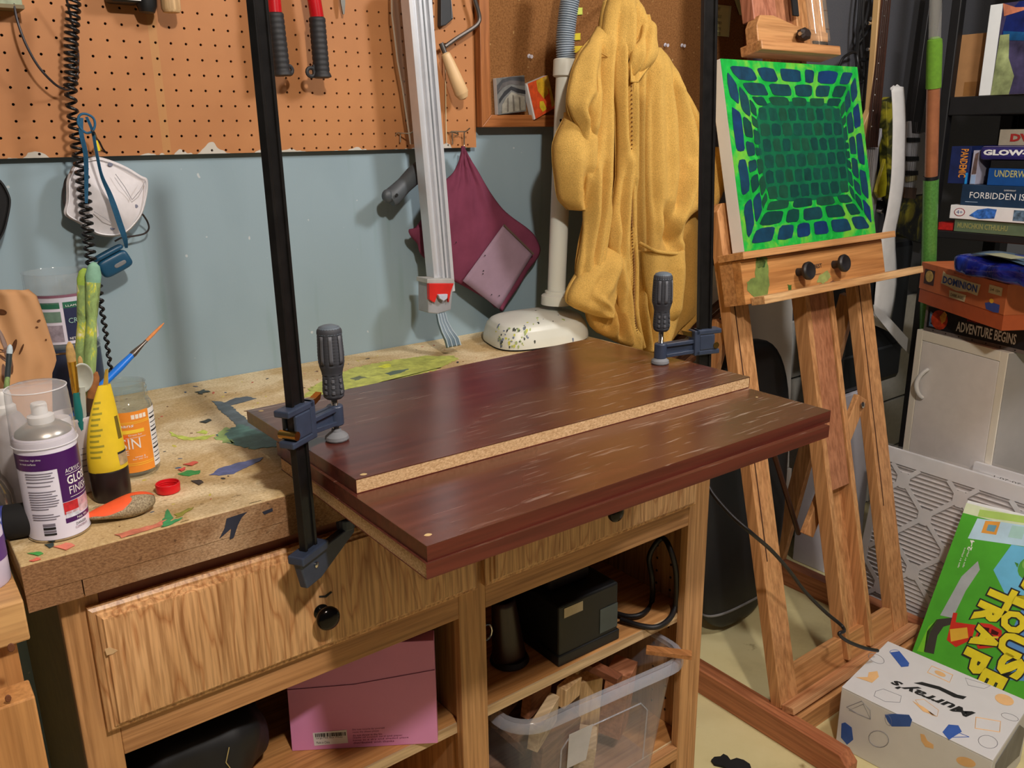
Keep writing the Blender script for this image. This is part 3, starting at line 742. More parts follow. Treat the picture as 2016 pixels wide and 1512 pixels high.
obj('lanyard', ribbon([(160, 232), (160, 262), (168, 300), (170, 340), (170, 380), (170, 400)], [-.086] * 6, WW((0, .006, .3), (.5, .0075, .8), (1, .004, .5))), BLUEF, ln, smooth=50)
obj('lanyard_loop', MB().tube(cat([at(a, b, Y=-.086) for a, b in [(157, 250), (153, 240), (156, 228), (164, 224), (174, 226), (184, 233), (187, 246), (182, 258), (172, 262), (164, 258), (157, 250)]], 5), 0.0019, 8), BLUEF, ln, smooth=60)
ec, ex = at(223, 515, Y=-.045), (at(252, 494, Y=-.045) - at(195, 525, Y=-.045))
hw = ex.length / 2; ex.normalize(); ez = V((-ex.z, 0, ex.x)); 
def superell(u, v, a, b, c, e=0.42):
    th = 2 * math.pi * u; ph = math.pi * (v - 0.5) * 0.998
    sg = lambda x, p: math.copysign(abs(x) ** p, x)
    return (a * sg(math.cos(ph), e) * sg(math.cos(th), e), b * sg(math.cos(ph), e) * sg(math.sin(th), e), c * sg(math.sin(ph), e))
CASEM = plain('teal_silicone', (22, 74, 104), 0.4, 0, 0.1)
c0_ = ec - ez * 0.004
obj('case_body', MB().grid(lambda u, v: (lambda q: c0_ + ex * q[0] + V((0, 1, 0)) * q[1] + ez * q[2])(superell(u, v, hw, .010, .0155)), 32, 16, True), CASEM, ln, smooth=80)
c1_ = ec + ez * 0.0165
obj('case_lid', MB().grid(lambda u, v: (lambda q: c1_ + ex * q[0] + V((0, 1, 0)) * q[1] + ez * q[2])(superell(u, v, hw * .99, .010, .0042)), 32, 10, True), CASEM, ln, smooth=80)
obj('status_window', MB().grid(lambda u, v: (lambda q: c0_ - ez * .003 + V((0, -.0101, 0)) + ex * (q[0] + .006) + V((0, 1, 0)) * q[1] + ez * q[2])(superell(u, v, .0105, .0006, .0036, .6)), 20, 8, True), plain('window_grey', (118, 120, 122), 0.5), ln, smooth=80)
# mask: folded cup respirator
mk = thing('respirator_mask', 'white folded dust mask with dark ear straps hanging under the pegboard edge', 'mask', tuple(at(215, 400, Y=-.03)))
outl = [(176, 311), (195, 309), (225, 318), (252, 330), (278, 346), (290, 352), (292, 368), (289, 390), (281, 420), (268, 440), (250, 458), (232, 465), (212, 466), (190, 462), (175, 452), (155, 440), (133, 428), (126, 418), (130, 400), (131, 380), (131, 360), (136, 342), (150, 320)]
cm = V((0, 0, 0)); O3 = [at(a, b, Y=-.028) for a, b in outl]
for p in O3: cm += p / len(O3)
nO = len(O3); OO = cat(O3 + [O3[0]], 4)[:-1]; nO = len(OO)
axis_a, axis_b = at(172, 345, Y=-.028), at(262, 440, Y=-.028)
axd = (axis_b - axis_a).normalized(); axn = V((-axd.z, 0, axd.x))
def mf(u, v):
    p = OO[int(round(u * nO)) % nO]; q = p.lerp(cm, v)
    d = abs((q - cm).dot(axn)); h = 0.026 * (1 - (1 - v) ** 2.2) * max(0.25, 1 - d / 0.075)
    h += 0.0014 * math.sin((q - cm).dot(axd) * 130) * v
    return V((q.x, -.026 - h, q.z))
obj('mask_body', MB().grid(mf, nO, 12, True), plain('mask_white', (224, 220, 222), 0.85, 0, 0.04, 80, 0.1), mk, smooth=70, solid=0.0012)
obj('welded_seam', MB().tube([p + (cm - p) * 0.055 + V((0, -.0045, 0)) for p in OO], 0.0012, 6, closed=True), plain('mask_seam', (238, 236, 238), 0.8), mk, smooth=60)
sm = MB()
for a, b in (((222, 342), (255, 392)), ((255, 392), (281, 356)), ((180, 415), (215, 438))):
    sm.tube([at(*a, Y=-.028) + V((0, -.018, 0)), at((a[0] + b[0]) / 2, (a[1] + b[1]) / 2, Y=-.028) + V((0, -.0245, 0)), at(*b, Y=-.028) + V((0, -.016, 0))], 0.0006, 5)
obj('stitch_line', sm, plain('stitch_grey', (170, 166, 172), 0.8), mk, kind='stuff')
for a, b in ((217, 324), (267, 406), (222, 449)):
    obj('staple_mark', MB().lathe([(.0042, 0), (.0035, .0008)], at(a, b, Y=-.0335), (0, -1, 0), 10, 1, .8), plain('mark_grey', (120, 122, 140), 0.6), mk)
STR = plain('dark_strap', (48, 40, 38), 0.8)
obj('ear_strap', MB().tube(cat([at(a, b, Y=y) for a, b, y in [(281, 422, -.028), (290, 436, -.018), (293, 450, -.014), (284, 460, -.014), (262, 465, -.016), (240, 468, -.018), (226, 475, -.018)]], 6), 0.0016, 8), STR, mk)
obj('ear_strap', MB().tube(cat([at(a, b, Y=y) for a, b, y in [(136, 345, -.024), (129, 356, -.014), (126, 375, -.010), (126, 395, -.012), (130, 410, -.02)]], 6), 0.0020, 8), STR, mk)
# black rubber thing at the left frame edge
bk = thing('wall_bag', 'black rounded pouch at the far left against the blue-grey wall', 'pouch', tuple(at(0, 470, Y=-.03)))
pp = [(-60, 340), (-10, 345), (8, 362), (20, 385), (22, 402), (17, 430), (10, 455), (0, 474), (-60, 480)]
obj('pouch_body', MB().prism([at(a, b, Y=-.035) for a, b in pp], (0, .034, 0)), BLACKM, bk, smooth=30, bevel=0.006)
obj('piping', MB().tube(cat([at(a - 3, b, Y=-.0365) for a, b in pp[1:-1]], 5), 0.0018, 6), BLACK, bk)
# ------------------------------------------------------------------ aluminium straightedge clamp hanging on the board
ALU = plain('anodised_aluminium', (214, 216, 220), 0.35, 0.35, 0.04)
se = thing('straightedge_clamp', 'long grooved aluminium straightedge clamp with red head hanging down the wall', 'clamp guide', tuple(at(865, 620, Y=-.05)))
ya = -0.082
p0, p1 = at(819, -40, Y=ya), at(872, 575, Y=ya)
# profile across the rail: (offset across, height towards the room)
wd = (at(870, 0, Y=ya) - at(780, 0, Y=ya)).length
ax = (p1 - p0).normalized(); rr = V((0, 1, 0)).cross(ax).normalized()
if rr.x < 0: rr = -rr
prof = [(-.5, -.02), (-.5, .010), (-.40, .013), (-.34, .013), (-.33, .006), (-.22, .005), (-.10, .005), (-.09, .012), (.02, .012), (.03, .005), (.10, .005), (.11, .010), (.20, .010), (.21, .003), (.30, .003), (.31, .013), (.46, .013), (.5, .008), (.5, -.02)]
m = MB()
def rp(t): 
    w = wd * lerp(1.0, 0.66, 0) * 0.5
    return t
q0 = [p0 + rr * (a * 0.052) + V((0, -b, 0)) for a, b in prof]; q1 = [p1 + rr * (a * 0.049) + V((0, -b, 0)) for a, b in prof]
n = len(prof); m.add(q0 + q1, [(i, (i + 1) % n, n + (i + 1) % n, n + i) for i in range(n)] + [tuple(range(n)), tuple(range(n, 2 * n))[::-1]])
obj('rail', m, ALU, se, smooth=0)
obj('scale_strip', MB().bar(p0.lerp(p1, .0) + rr * .003 + V((0, -.0125, 0)), p1 + rr * .003 + V((0, -.0125, 0)), .003, .0006, (0, 1, 0)), plain('scale_grey', (120, 124, 128), 0.5), se, smooth=0)
b0 = at(864, 548, Y=ya - .012); b1 = at(868, 614, Y=ya - .012)
RED = plain('red_plastic', (206, 40, 34), 0.4); GREYB = plain('head_grey', (150, 152, 156), 0.4)
def slab(pxs, y0, d): return MB().prism([at(a, b, Y=y0) for a, b in pxs], (0, d, 0))
hd = obj('clamp_head', slab([(843, 556), (893, 554), (888, 610), (862, 618), (843, 616)], ya - .026, .040), GREYB, se, smooth=0, bevel=.002)
obj('head_cap', slab([(841, 549), (894, 549), (896, 558), (841, 558)], ya - .030, .042), plain('cap_grey', (172, 172, 168), 0.5), hd, smooth=0, bevel=.001)
obj('red_slider', slab([(845, 558), (894, 558), (888, 574), (884, 596), (880, 580), (862, 580), (856, 596), (846, 590)], ya - .034, .010), RED, hd, smooth=0, bevel=.001)
obj('grey_button', slab([(863, 580), (882, 579), (881, 588), (874, 593), (866, 588)], ya - .040, .008), plain('button', (190, 196, 214), 0.35), hd, smooth=0, bevel=.0015)
LEV = plain('lever_slate', (92, 112, 124), 0.4)
lv = [(at(a, b, Y=y), w) for a, b, y, w in [(867, 617, ya - .02, .020), (871, 634, ya - .03, .022), (879, 652, ya - .042, .027), (889, 668, ya - .052, .033), (893, 682, ya - .056, .034)]]
vs, fs = [], []
for p, w in lv:
    for su, sv in ((-1, -1), (1, -1), (1, 1), (-1, 1)): vs.append(p + V((su * w / 2, sv * .003, -sv * .002)))
for i in range(len(lv) - 1):
    for k in range(4): fs.append((i * 4 + k, i * 4 + (k + 1) % 4, i * 4 + 4 + (k + 1) % 4, i * 4 + 4 + k))
fs += [(0, 1, 2, 3), (16, 17, 18, 19)]
lever = obj('lever', MB().add(vs, fs), LEV, se, smooth=30, bevel=.001)
for s in (-.46, -.16, .16, .46):
    obj('lever_rib', MB().tube([p + V((s * w, -.004, .001)) for p, w in lv], .0013, 6), plain('lever_rib', (170, 186, 196), 0.4), lever)
# ------------------------------------------------------------------ saw with grey pistol grip and its clear sleeve
sw = thing('hand_saw', 'saw with dark grey pistol grip hanging behind the aluminium straightedge', 'saw', tuple(at(800, 370, Y=-.03)))
GR = plain('dark_grey_grip', (70, 76, 80), 0.5)
g0, g1 = at(768, 392, Y=-.045), at(838, 322, Y=-.03)
d = g1 - g0
obj('grip', MB().lathe([(.004, -.004), (.016, -.002), (.0195, .006), (.0185, .02), (.017, .045), (.019, .075), (.017, d.length)], g0, tuple(d), 20, 1, .72), GR, sw)
obj('grip_heel', MB().sphere(at(763, 386, Y=-.047), .0125, 16, 10, (1, .8, 1.1)), GR, sw)
obj('hang_hole', MB().lathe([(.0032, 0), (.0032, .0012)], at(781, 384, Y=-.0615), (0, -1, 0), 10), BLACKM, sw)
obj('blade', slab([(820, -30), (852, -30), (852, 330), (834, 330)], -.022, .002), plain('saw_blade', (82, 62, 56), 0.45, 0.5), sw, smooth=0)
CLEAR = glass('clear_sleeve', (130, 108, 92), 0.06, 0.40, 1.2)
sl = thing('clear_sleeve', 'clear brownish plastic saw sleeve tapering to the right pegboard hook', 'sleeve', tuple(at(800, 150, Y=-.03)))
lft = [(770, -30), (771, 30), (776, 70), (782, 120), (792, 175), (800, 230), (808, 284), (822, 282)]
m = MB(); P0 = [at(a, b, Y=-.034) for a, b in lft]; rt = [(812, -30), (815, 30), (818, 70), (824, 120), (828, 175), (832, 230), (834, 270), (838, 282)]
P1 = [at(a, b, Y=-.026) for a, b in rt]
m.grid(lambda u, v: (lambda a, b: a.lerp(b, u) + V((0, -.010 * math.sin(math.pi * u), 0)))(P0[min(7, int(v * 7 + .5))], P1[min(7, int(v * 7 + .5))]), 8, 7)
obj('sleeve_sheet', m, CLEAR, sl, smooth=60)
obj('sleeve_rim', MB().tube([p + V((0, -.001, 0)) for p in P0[:-1]], .0018, 6), glass('clear_rim', (220, 210, 190), .1, .35), sl)
# ------------------------------------------------------------------ peg hooks at the right end, coping saw, black pouch
HKM = plain('zinc_wire', (190, 180, 160), 0.25, 0.9)
def hook(pl, label):
    o = thing('pegboard_hook', label, 'hook', tuple(at(*pl[0], Y=-.01)))
    for k, q in enumerate(pl[1]): obj('wire', MB().tube(cat([at(a, b, Y=y) for a, b, y in q], 5), .0015, 8), HKM, o)
    return o
hook(((784, 265), [[(778, 268, -.004), (782, 262, -.010), (792, 262, -.02), (806, 262, -.035), (815, 258, -.045)], [(788, 262, -.012), (788, 280, -.012)]]), 'bright wire hook on the pegboard left of the straightedge')
hook(((892, 262), [[(882, 264, -.004), (888, 260, -.012), (902, 264, -.016), (896, 268, -.008)], [(890, 262, -.012), (891, 284, -.008)], [(888, 259, -.012), (912, 259, -.03), (918, 258, -.036), (925, 252, -.042)], [(914, 260, -.012), (914, 288, -.01), (918, 290, -.02)]]), 'bright double wire hook holding the maroon cloth bag')
cs = thing('coping_saw', 'coping saw with pale wooden handle and bent steel frame', 'saw', tuple(at(895, 150, Y=-.03)))
STEEL = plain('saw_steel', (120, 116, 112), 0.3, 0.8)
ha, hb = at(876, 104, Y=-.035), at(914, 196, Y=-.045); d = hb - ha
obj('handle', MB().lathe([(.006, 0), (.0095, .003), (.0115, .02), (.0135, .05), (.0150, .085), (.0140, d.length - .012), (.0095, d.length - .003), (.002, d.length)], ha, tuple(d), 22), plain('pale_handle', (226, 190, 140), 0.45, 0, 0.08, 12), cs)
obj('ferrule', MB().tube([ha - d.normalized() * .02, ha], .0052, 12), STEEL, cs)
obj('frame', MB().tube(cat([at(a, b, Y=-.03) for a, b in [(876, 92), (900, 75), (930, 56), (941, 46), (944, 36), (941, 20), (935, 0), (930, -25)]], 6), .0044, 8), STEEL, cs, smooth=40)
pb = thing('knife_sheath', 'black sheath hanging beside the aluminium straightedge at the top', 'sheath', tuple(at(880, 20, Y=-.02)))
obj('sheath_body', slab([(868, -40), (884, -40), (890, 10), (893, 37), (878, 50), (868, 52)], -.02, .014), plain('sheath_black', (44, 46, 48), 0.55), pb, smooth=0, bevel=.002)
obj('sheath_stitching', MB().tube([at(886, -20, Y=-.0212), at(889, 12, Y=-.0212), at(890, 36, Y=-.0212)], .0007, 5), GREYP, pb)
cd = obj('string', MB().tube([at(876, 96, Y=-.012), at(877, 160, Y=-.012), at(878, 240, Y=-.010), at(879, 281, Y=-.008)], .0013, 6), plain('twine', (206, 190, 150), 0.9), smooth=60)
tag(cd, 'pale string hanging beside the straightedge down the pegboard', 'string')
# ------------------------------------------------------------------ maroon cloth bag
cbm = plain('maroon_cloth', (118, 58, 78), 0.95, 0, 0.12, 25, 0.15, 0.1)
bg = thing('cloth_bag', 'maroon cloth bag with a mauve patch pocket hanging from the hook', 'bag', tuple(at(920, 450, Y=-.03)))
left = [(910, 288), (904, 315), (896, 335), (885, 350), (872, 365), (820, 445), (804, 452), (808, 465), (822, 480), (828, 500), (850, 520), (874, 540), (892, 552), (912, 562), (935, 575), (960, 590), (974, 604)]
right = [(913, 288), (918, 300), (930, 318), (944, 340), (958, 365), (970, 385), (990, 412), (1010, 430), (1035, 448), (1050, 462), (1060, 480), (1063, 494), (1056, 510), (1040, 530), (1022, 560), (1000, 590), (984, 612)]
LW = [at(a, b, Y=-.03) for a, b in left]; RW = [at(a, b, Y=-.03) for a, b in right]
LW = cat(LW, 3); RW = cat(RW, 3); N = len(LW) - 1
apex = at(911, 288, Y=-.03)
def bf(u, v):
    i = min(N, int(round(v * N))); p = LW[i].lerp(RW[i], u)
    an = math.atan2(p.x - apex.x, apex.z - p.z + 1e-6); d = (p - apex).length
    f = 0.0055 * math.sin(an * 17 + .8) * min(1, d / .08) * max(0, 1 - d / .30) + .0025 * math.sin(an * 37) * max(0, 1 - d / .2)
    return V((p.x, -.030 - .017 * math.sin(math.pi * u) ** .6 * min(1, v * 3) - f, p.z))
obj('cloth', MB().grid(bf, 40, N), cbm, bg, smooth=80, solid=.003)
pk = [(991, 443), (1049, 500), (982, 608), (911, 553)]
pkp = [at(a, b, Y=-.052) for a, b in pk]
obj('pocket', MB().grid(lambda u, v: quad_fn(pkp[3], pkp[2], pkp[1], pkp[0])(u, v) + V((0, -.003 * math.sin(math.pi * u) * math.sin(math.pi * v), 0)), 10, 10), plain('mauve_cloth', (148, 124, 138), 0.95, 0, 0.1, 20, 0.1, 0.1), bg, smooth=80, solid=.0022)
obj('pocket_hem', MB().tube([pkp[0] + V((0, -.002, 0)), pkp[1] + V((0, -.002, 0))], .0026, 8), plain('brown_hem', (92, 74, 62), 0.9), bg)
sp = MB()
for a, b in ((955, 503), (952, 533), (951, 539), (968, 580), (983, 582), (898, 477)): sp.lathe([(.0016, 0), (.001, .0008)], at(a, b, Y=-.0565 if a > 900 else -.05), (0, -1, 0), 7)
obj('dark_specks', sp, INK, bg, kind='stuff')
# ------------------------------------------------------------------ corkboard
ck = thing('corkboard', 'wood-framed cork board on the wall behind the yellow jacket', 'corkboard', (1.34, 0, 1.40))
t = NT('cork'); t.set(0.9, 0, 0.15)
f = t.noise(t.coord(), 260, 3, 0.7); g = t.noise(t.coord(), 4, 3)
c = t.ramp(f, [(0.3, (112, 72, 38)), (0.6, (150, 104, 60))])
sp = t.ramp(t.noise(t.coord(), 75, 1, .3), [(0.74, (0, 0, 0)), (0.77, (255, 255, 255))])
c = t.mix(t.math('MULTIPLY', sp, .55), c, lin((214, 180, 120)))
t.base(t.mix(0.4, c, t.ramp(g, [(0.3, (190, 180, 170)), (0.7, (255, 255, 255))]), 'MULTIPLY')); t.bump(f, .4, .002)
CKX0, CKX1, CKZ0, CKZ1 = 0.889, 1.800, 1.4085, 2.10
FRW = wood('cork_frame', (150, 92, 48), (176, 112, 62), 'z', 0.4)
FRX = wood('cork_frame_x', (150, 92, 48), (176, 112, 62), 'x', 0.4)
obj('cork_panel', MB().box((CKX0 + .004, -.012, CKZ0 + .004), (CKX1 - .004, .0115, CKZ1 - .004)), t.m, ck, smooth=0)
fw = 0.026
def fpc(q): return MB().prism([V((a, -.024, b)) for a, b in q], (0, .0355, 0))
obj('frame_rail', fpc([(CKX0, CKZ0), (CKX1, CKZ0), (CKX1 - fw, CKZ0 + fw), (CKX0 + fw, CKZ0 + fw)]), FRX, ck, smooth=0, bevel=.0015)
obj('frame_rail', fpc([(CKX0, CKZ1), (CKX1, CKZ1), (CKX1 - fw, CKZ1 - fw), (CKX0 + fw, CKZ1 - fw)]), FRX, ck, smooth=0, bevel=.0015)
obj('frame_stile', fpc([(CKX0, CKZ0), (CKX0 + fw, CKZ0 + fw), (CKX0 + fw, CKZ1 - fw), (CKX0, CKZ1)]), FRW, ck, smooth=0, bevel=.0015)
obj('frame_stile', fpc([(CKX1, CKZ0), (CKX1 - fw, CKZ0 + fw), (CKX1 - fw, CKZ1 - fw), (CKX1, CKZ1)]), FRW, ck, smooth=0, bevel=.0015)
CLR = glass('clear_pin', (240, 240, 250), .05, .5)
for px, py, where in ((1040, 110, 'above the grey miniature canvas'), (1308, 88, 'right of the jacket collar'), (1341, 89, 'further right of the jacket collar')):
    p = at(px, py, Y=-.012)
    o = thing('push_pin', 'clear push pin stuck in the cork ' + where, 'pin', tuple(p), 'clear push pins in the cork')
    obj('pin_head', MB().lathe([(.0045, .002), (.0045, .0035), (.0022, .005), (.0025, .010), (.0042, .012), (.004, .013)], p, (0, -1, -.2), 12), CLR, o)
    obj('needle', MB().lathe([(.0006, -.001), (.0006, .003)], p, (0, -1, -.2), 6), CHROME, o)
def note(name, q, rgb, label, y=-.0135, curl=.002, cat_='note'):
    p = [at(a, b, Y=y) for a, b in q]
    f = quad_fn(*p)
    o = obj(name, MB().grid(lambda u, v: f(u, v) + V((0, -curl * (1 - v) ** 2, 0)), 6, 6), plain('note_%d_%d' % rgb[:2], rgb, .8, 0, .05), smooth=60, solid=.0006)
    return tag(o, label, cat_)
note('sticky_flag', [(1130, 30), (1146, 29), (1147, 15), (1134, 15)], (196, 208, 90), 'pale green sticky flag on the cork right of the ribbed hose')
note('sticky_flag', [(1126, 80), (1142, 79), (1143, 65), (1130, 66)], (206, 186, 40), 'yellow sticky flag on the cork midway down the ribbed hose')
note('sticky_flag', [(1126, 106), (1134, 104), (1150, 90), (1130, 91)], (206, 176, 40), 'curled yellow sticky strip on the cork beside the jacket shoulder')
n1 = note('sticky_note', [(1404, 70), (1434, 73), (1440, 12), (1404, 8)], (206, 206, 140), 'pale yellow handwritten note on the cork beside the clamp bar')
hw = plane_fn(at(1410, 70, Y=-.0152), at(1434, 72, Y=-.0152) - at(1410, 70, Y=-.0152), (0, 0, 1))
for s, yy, ww in (('ART', 17, 18), ('BEING OUT', 32, 24), ('+ DUNK IN', 44, 23), ('NOT MIX', 56, 21), ('NEEDED', 66, 18)):
    fo = at(1411, yy + 3, Y=-.0162); 
    text('handwriting', s, INK, n1, plane_fn(fo, (1, 0, -.02), (0, 0, 1)), .0075, ww * .00082, 0, shear=.2)
note('sticky_note', [(1455, 30), (1466, 30), (1476, -20), (1440, -20)], (176, 180, 120), 'pale blank note above the handwritten one on the cork')
def mini(q, label, paints, y=-.0135, th=.013):
    p = [at(a, b, Y=y - th) for a, b in q]
    o = thing('miniature_canvas', label, 'painting', tuple(p[0]))
    obj('canvas_block', MB().quadbox(p, (0, th, 0)), WHITE, o, smooth=0, bevel=.001)
    f = quad_fn(*p)
    for k, (rgb, poly) in enumerate(paints):
        obj('painted_area', MB().prism([f(a, b) + V((0, -.0002 - k * .00025, 0)) for a, b in poly], (0, -.0002, 0)), plain('daub_%d_%d_%d' % rgb, rgb, .6, 0, .3, 60), o, smooth=0)
    return o
mini([(981, 226), (1036, 219), (1032, 148), (977, 154)], 'small grey painted canvas with a dark arch pinned on the cork', [
    ((104, 104, 100), [(0, 0), (1, 0), (1, 1), (0, 1)]),
    ((60, 60, 62), [(0, .55), (.2, .72), (.5, .82), (.8, .76), (1, .74), (1, .95), (.5, 1), (.2, .95), (0, .8)]),
    ((84, 80, 78), [(0, .62), (.25, .75), (.5, .80), (.75, .74), (1, .72), (1, .82), (.5, .9), (.2, .85)]),
    ((34, 35, 38), [(.05, .3), (.22, .46), (.5, .64), (.72, .54), (1, .48), (1, .58), (.78, .64), (.5, .74), (.25, .62), (.05, .42)]),
    ((140, 136, 122), [(.12, .02), (.95, .04), (.96, .42), (.75, .48), (.5, .58), (.3, .44), (.14, .26)]),
    ((98, 92, 82), [(.3, .04), (.36, .05), (.38, .44), (.33, .42)]), ((98, 92, 82), [(.52, .04), (.57, .05), (.57, .48), (.52, .5)]), ((98, 92, 82), [(.74, .05), (.79, .05), (.8, .4), (.74, .42)])])
mini([(1052, 236), (1093, 212), (1078, 148), (1036, 166)], 'small orange and yellow painted canvas pinned askew beside the white pole', [
    ((222, 84, 34), [(.06, 0), (1, 0), (1, 1), (.06, 1)]),
    ((222, 176, 40), [(.45, .98), (.75, 1), (.9, .8), (.85, .5), (.6, .42), (.42, .7)]),
    ((224, 196, 40), [(.4, .40), (.55, .36), (.62, .1), (.42, .08), (.34, .25)]),
    ((196, 160, 60), [(.72, .98), (1, 1), (1, .1), (.85, .05), (.9, .6)])], th=.016)
# ------------------------------------------------------------------ white pole stand with ribbed hose
PW = plain('cream_plastic', (214, 216, 204), .35, 0, .04, 12)
ps = thing('pole_stand', 'white plastic pole on a paint-flecked domed base with grey ribbed hose', 'stand', (0.945, -0.14, ZB))
ct = V((0.955, -0.125, ZB)); A, B_ = 0.128, 0.095
def dome(u, v):
    th = 2 * math.pi * u; e = .62
    sg = lambda x: math.copysign(abs(x) ** e, x)
    prof = [(0, 1.0, 0.004), (.1, 1.0, .010), (.25, .985, .022), (.5, .93, .040), (.68, .86, .0495), (.78, .78, .0535), (.9, .45, .060), (1, .02, .064)]
    k = interp([(a, b) for a, b, c in prof], v); h = interp([(a, c) for a, b, c in prof], v)
    dx, dy = A * k * sg(math.cos(th)), B_ * k * sg(math.sin(th))
    ta = .30
    return ct + V((dx * math.cos(ta) + dy * math.sin(ta), -dx * math.sin(ta) * .35 + dy, h))
obj('base_dome', MB().grid(dome, 48, 26, True), PW, ps, smooth=60)
obj('base_foot', MB().grid(lambda u, v: (lambda p: V((lerp(ct.x, p.x, .97), lerp(ct.y, p.y, .97), ct.z + .0042 * v)))(dome(u, 0)), 48, 1, True), BLACKM, ps)
pb0, pt0 = at(1095, 582, Y=-.13), at(1113, 150, Y=-.13); dp = pt0 - pb0
obj('collar', MB().lathe([(.034, -.016), (.034, .004), (.031, .007), (.026, .009), (.026, .015), (.022, .016)], pb0 - dp.normalized() * .004, tuple(dp), 32), PW, ps)
obj('pole', MB().lathe([(.0205, 0), (.0205, dp.length + .01)], pb0, tuple(dp), 28), PW, ps)
obj('joint', MB().lathe([(.024, -.002), (.027, 0), (.027, .032), (.025, .034)], pt0, tuple(dp), 28), PW, ps)
hp = cat([pt0 + dp.normalized() * .03, at(1113, 80, Y=-.13), at(1117, 35, Y=-.132), at(1124, -10, Y=-.135), at(1134, -60, Y=-.14)], 30)
rr_ = [.0205 if (k % 3) else .0165 for k in range(len(hp))]
obj('ribbed_hose', MB().tube(hp, rr_, 22), plain('hose_grey', (150, 162, 172), .45), ps, smooth=50)
sp = MB(); rnd = random.Random(3); cols = [(60, 66, 60), (196, 196, 80), (110, 120, 140), (160, 176, 110)]
for k in range(72):
    u = rnd.uniform(.52, .70) if k < 55 else rnd.uniform(.66, .82); v = rnd.uniform(.10, .66) if k < 60 else rnd.uniform(.7, .9)
    p = dome(u, v); q = dome(u + .002, v); w = dome(u, v + .012)
    t1, t2 = (q - p).normalized(), (w - p).normalized(); nn = t1.cross(t2).normalized()
    if nn.y > 0: nn = -nn
    r = rnd.uniform(.0008, .0030); sx = rnd.uniform(.6, 2.4)
    sp.mat(k % 4).prism([p + nn * .0006 + t1 * r * math.cos(a) * (1 + .3 * math.sin(3 * a)) + t2 * r * sx * math.sin(a) for a in [i * .9 for i in range(7)]], -nn * .0012)
obj('paint_flecks', sp, [plain('stand_fleck%d' % i, c, .6) for i, c in enumerate(cols)], ps, kind='stuff', smooth=0)
obj('scuff_mark', MB().lathe([(.0035, 0), (.003, .0006)], at(1104, 237, Y=-.1506), (0, -1, 0), 8), INK, ps)
# ------------------------------------------------------------------ yellow fleece jacket
FL = fleece('yellow_fleece', (224, 180, 96))
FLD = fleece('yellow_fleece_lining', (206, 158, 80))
YJ = -0.185
jk = thing('fleece_jacket', 'mustard yellow fleece jacket hanging by its hood beside the white pole', 'jacket', tuple(at(1240, 680, Y=YJ)))
def cloth(name, left, right, y0, bulge, folds, mat_, parent=jk, nu=56, nv=110, back=.03, edge=.5, wob=.0, rim=0.0, sink=(0, 0, 0)):
    """left / right: outline points (px, py) running down; folds: (points down the fold, height, half width in px)"""
    yt, yb = max(left[0][1], right[0][1]), min(left[-1][1], right[-1][1])
    Lp = [(b, a) for a, b in left]; Rp = [(b, a) for a, b in right]
    FF = [([(b, a) for a, b in pts], h, w) for pts, h, w in folds]
    def smoothx(tab, y):
        return (interp(tab, y - 9) + 2 * interp(tab, y) + interp(tab, y + 9)) / 4
    def depth(u, px, py):
        k = bulge * (max(0.0, 1 - abs(2 * u - 1) ** 2.4)) ** edge
        for tab, h, w in FF:
            a, b = tab[0][0], tab[-1][0]
            if py < a - 30 or py > b + 30: continue
            e = max(0, min(1, (py - a + 30) / 45)) * max(0, min(1, (b + 30 - py) / 45))
            d = (px - smoothx(tab, py)) / w
            k += 1.25 * h * e * math.exp(-d * d)
        k += wob * (math.sin(px * .11 + py * .013) + .6 * math.sin(px * .23 - py * .031))
        v_ = (py - yt) / (yb - yt)
        if sink[0]: k -= sink[2] * max(0, 1 - v_ / sink[0]) ** 2
        if sink[1]: k -= sink[2] * max(0, 1 - (1 - v_) / sink[1]) ** 2
        return k
    def f(u, v):
        py = lerp(yt, yb, v); xl, xr = smoothx(Lp, py), smoothx(Rp, py)
        px = lerp(xl, xr, u); yy = y0(px, py) if callable(y0) else y0
        w = at(px, py, Y=yy); return V((w.x, yy - depth(u, px, py), w.z))
    def g(u, v):
        py = lerp(yt, yb, v); xl, xr = smoothx(Lp, py), smoothx(Rp, py)
        px = lerp(xl, xr, u); yy = y0(px, py) if callable(y0) else y0
        w = at(px, py, Y=yy); return V((w.x, yy + back * (max(0.0, 1 - abs(2 * u - 1) ** 2.4)) ** .5 + .002, w.z))
    m = MB(); m.grid(f, nu, nv); m.grid(g, 12, nv // 2)
    # closed like cloth of real thickness
    return obj(name, m, mat_, parent, smooth=180, solid=.0035, fixn=False)
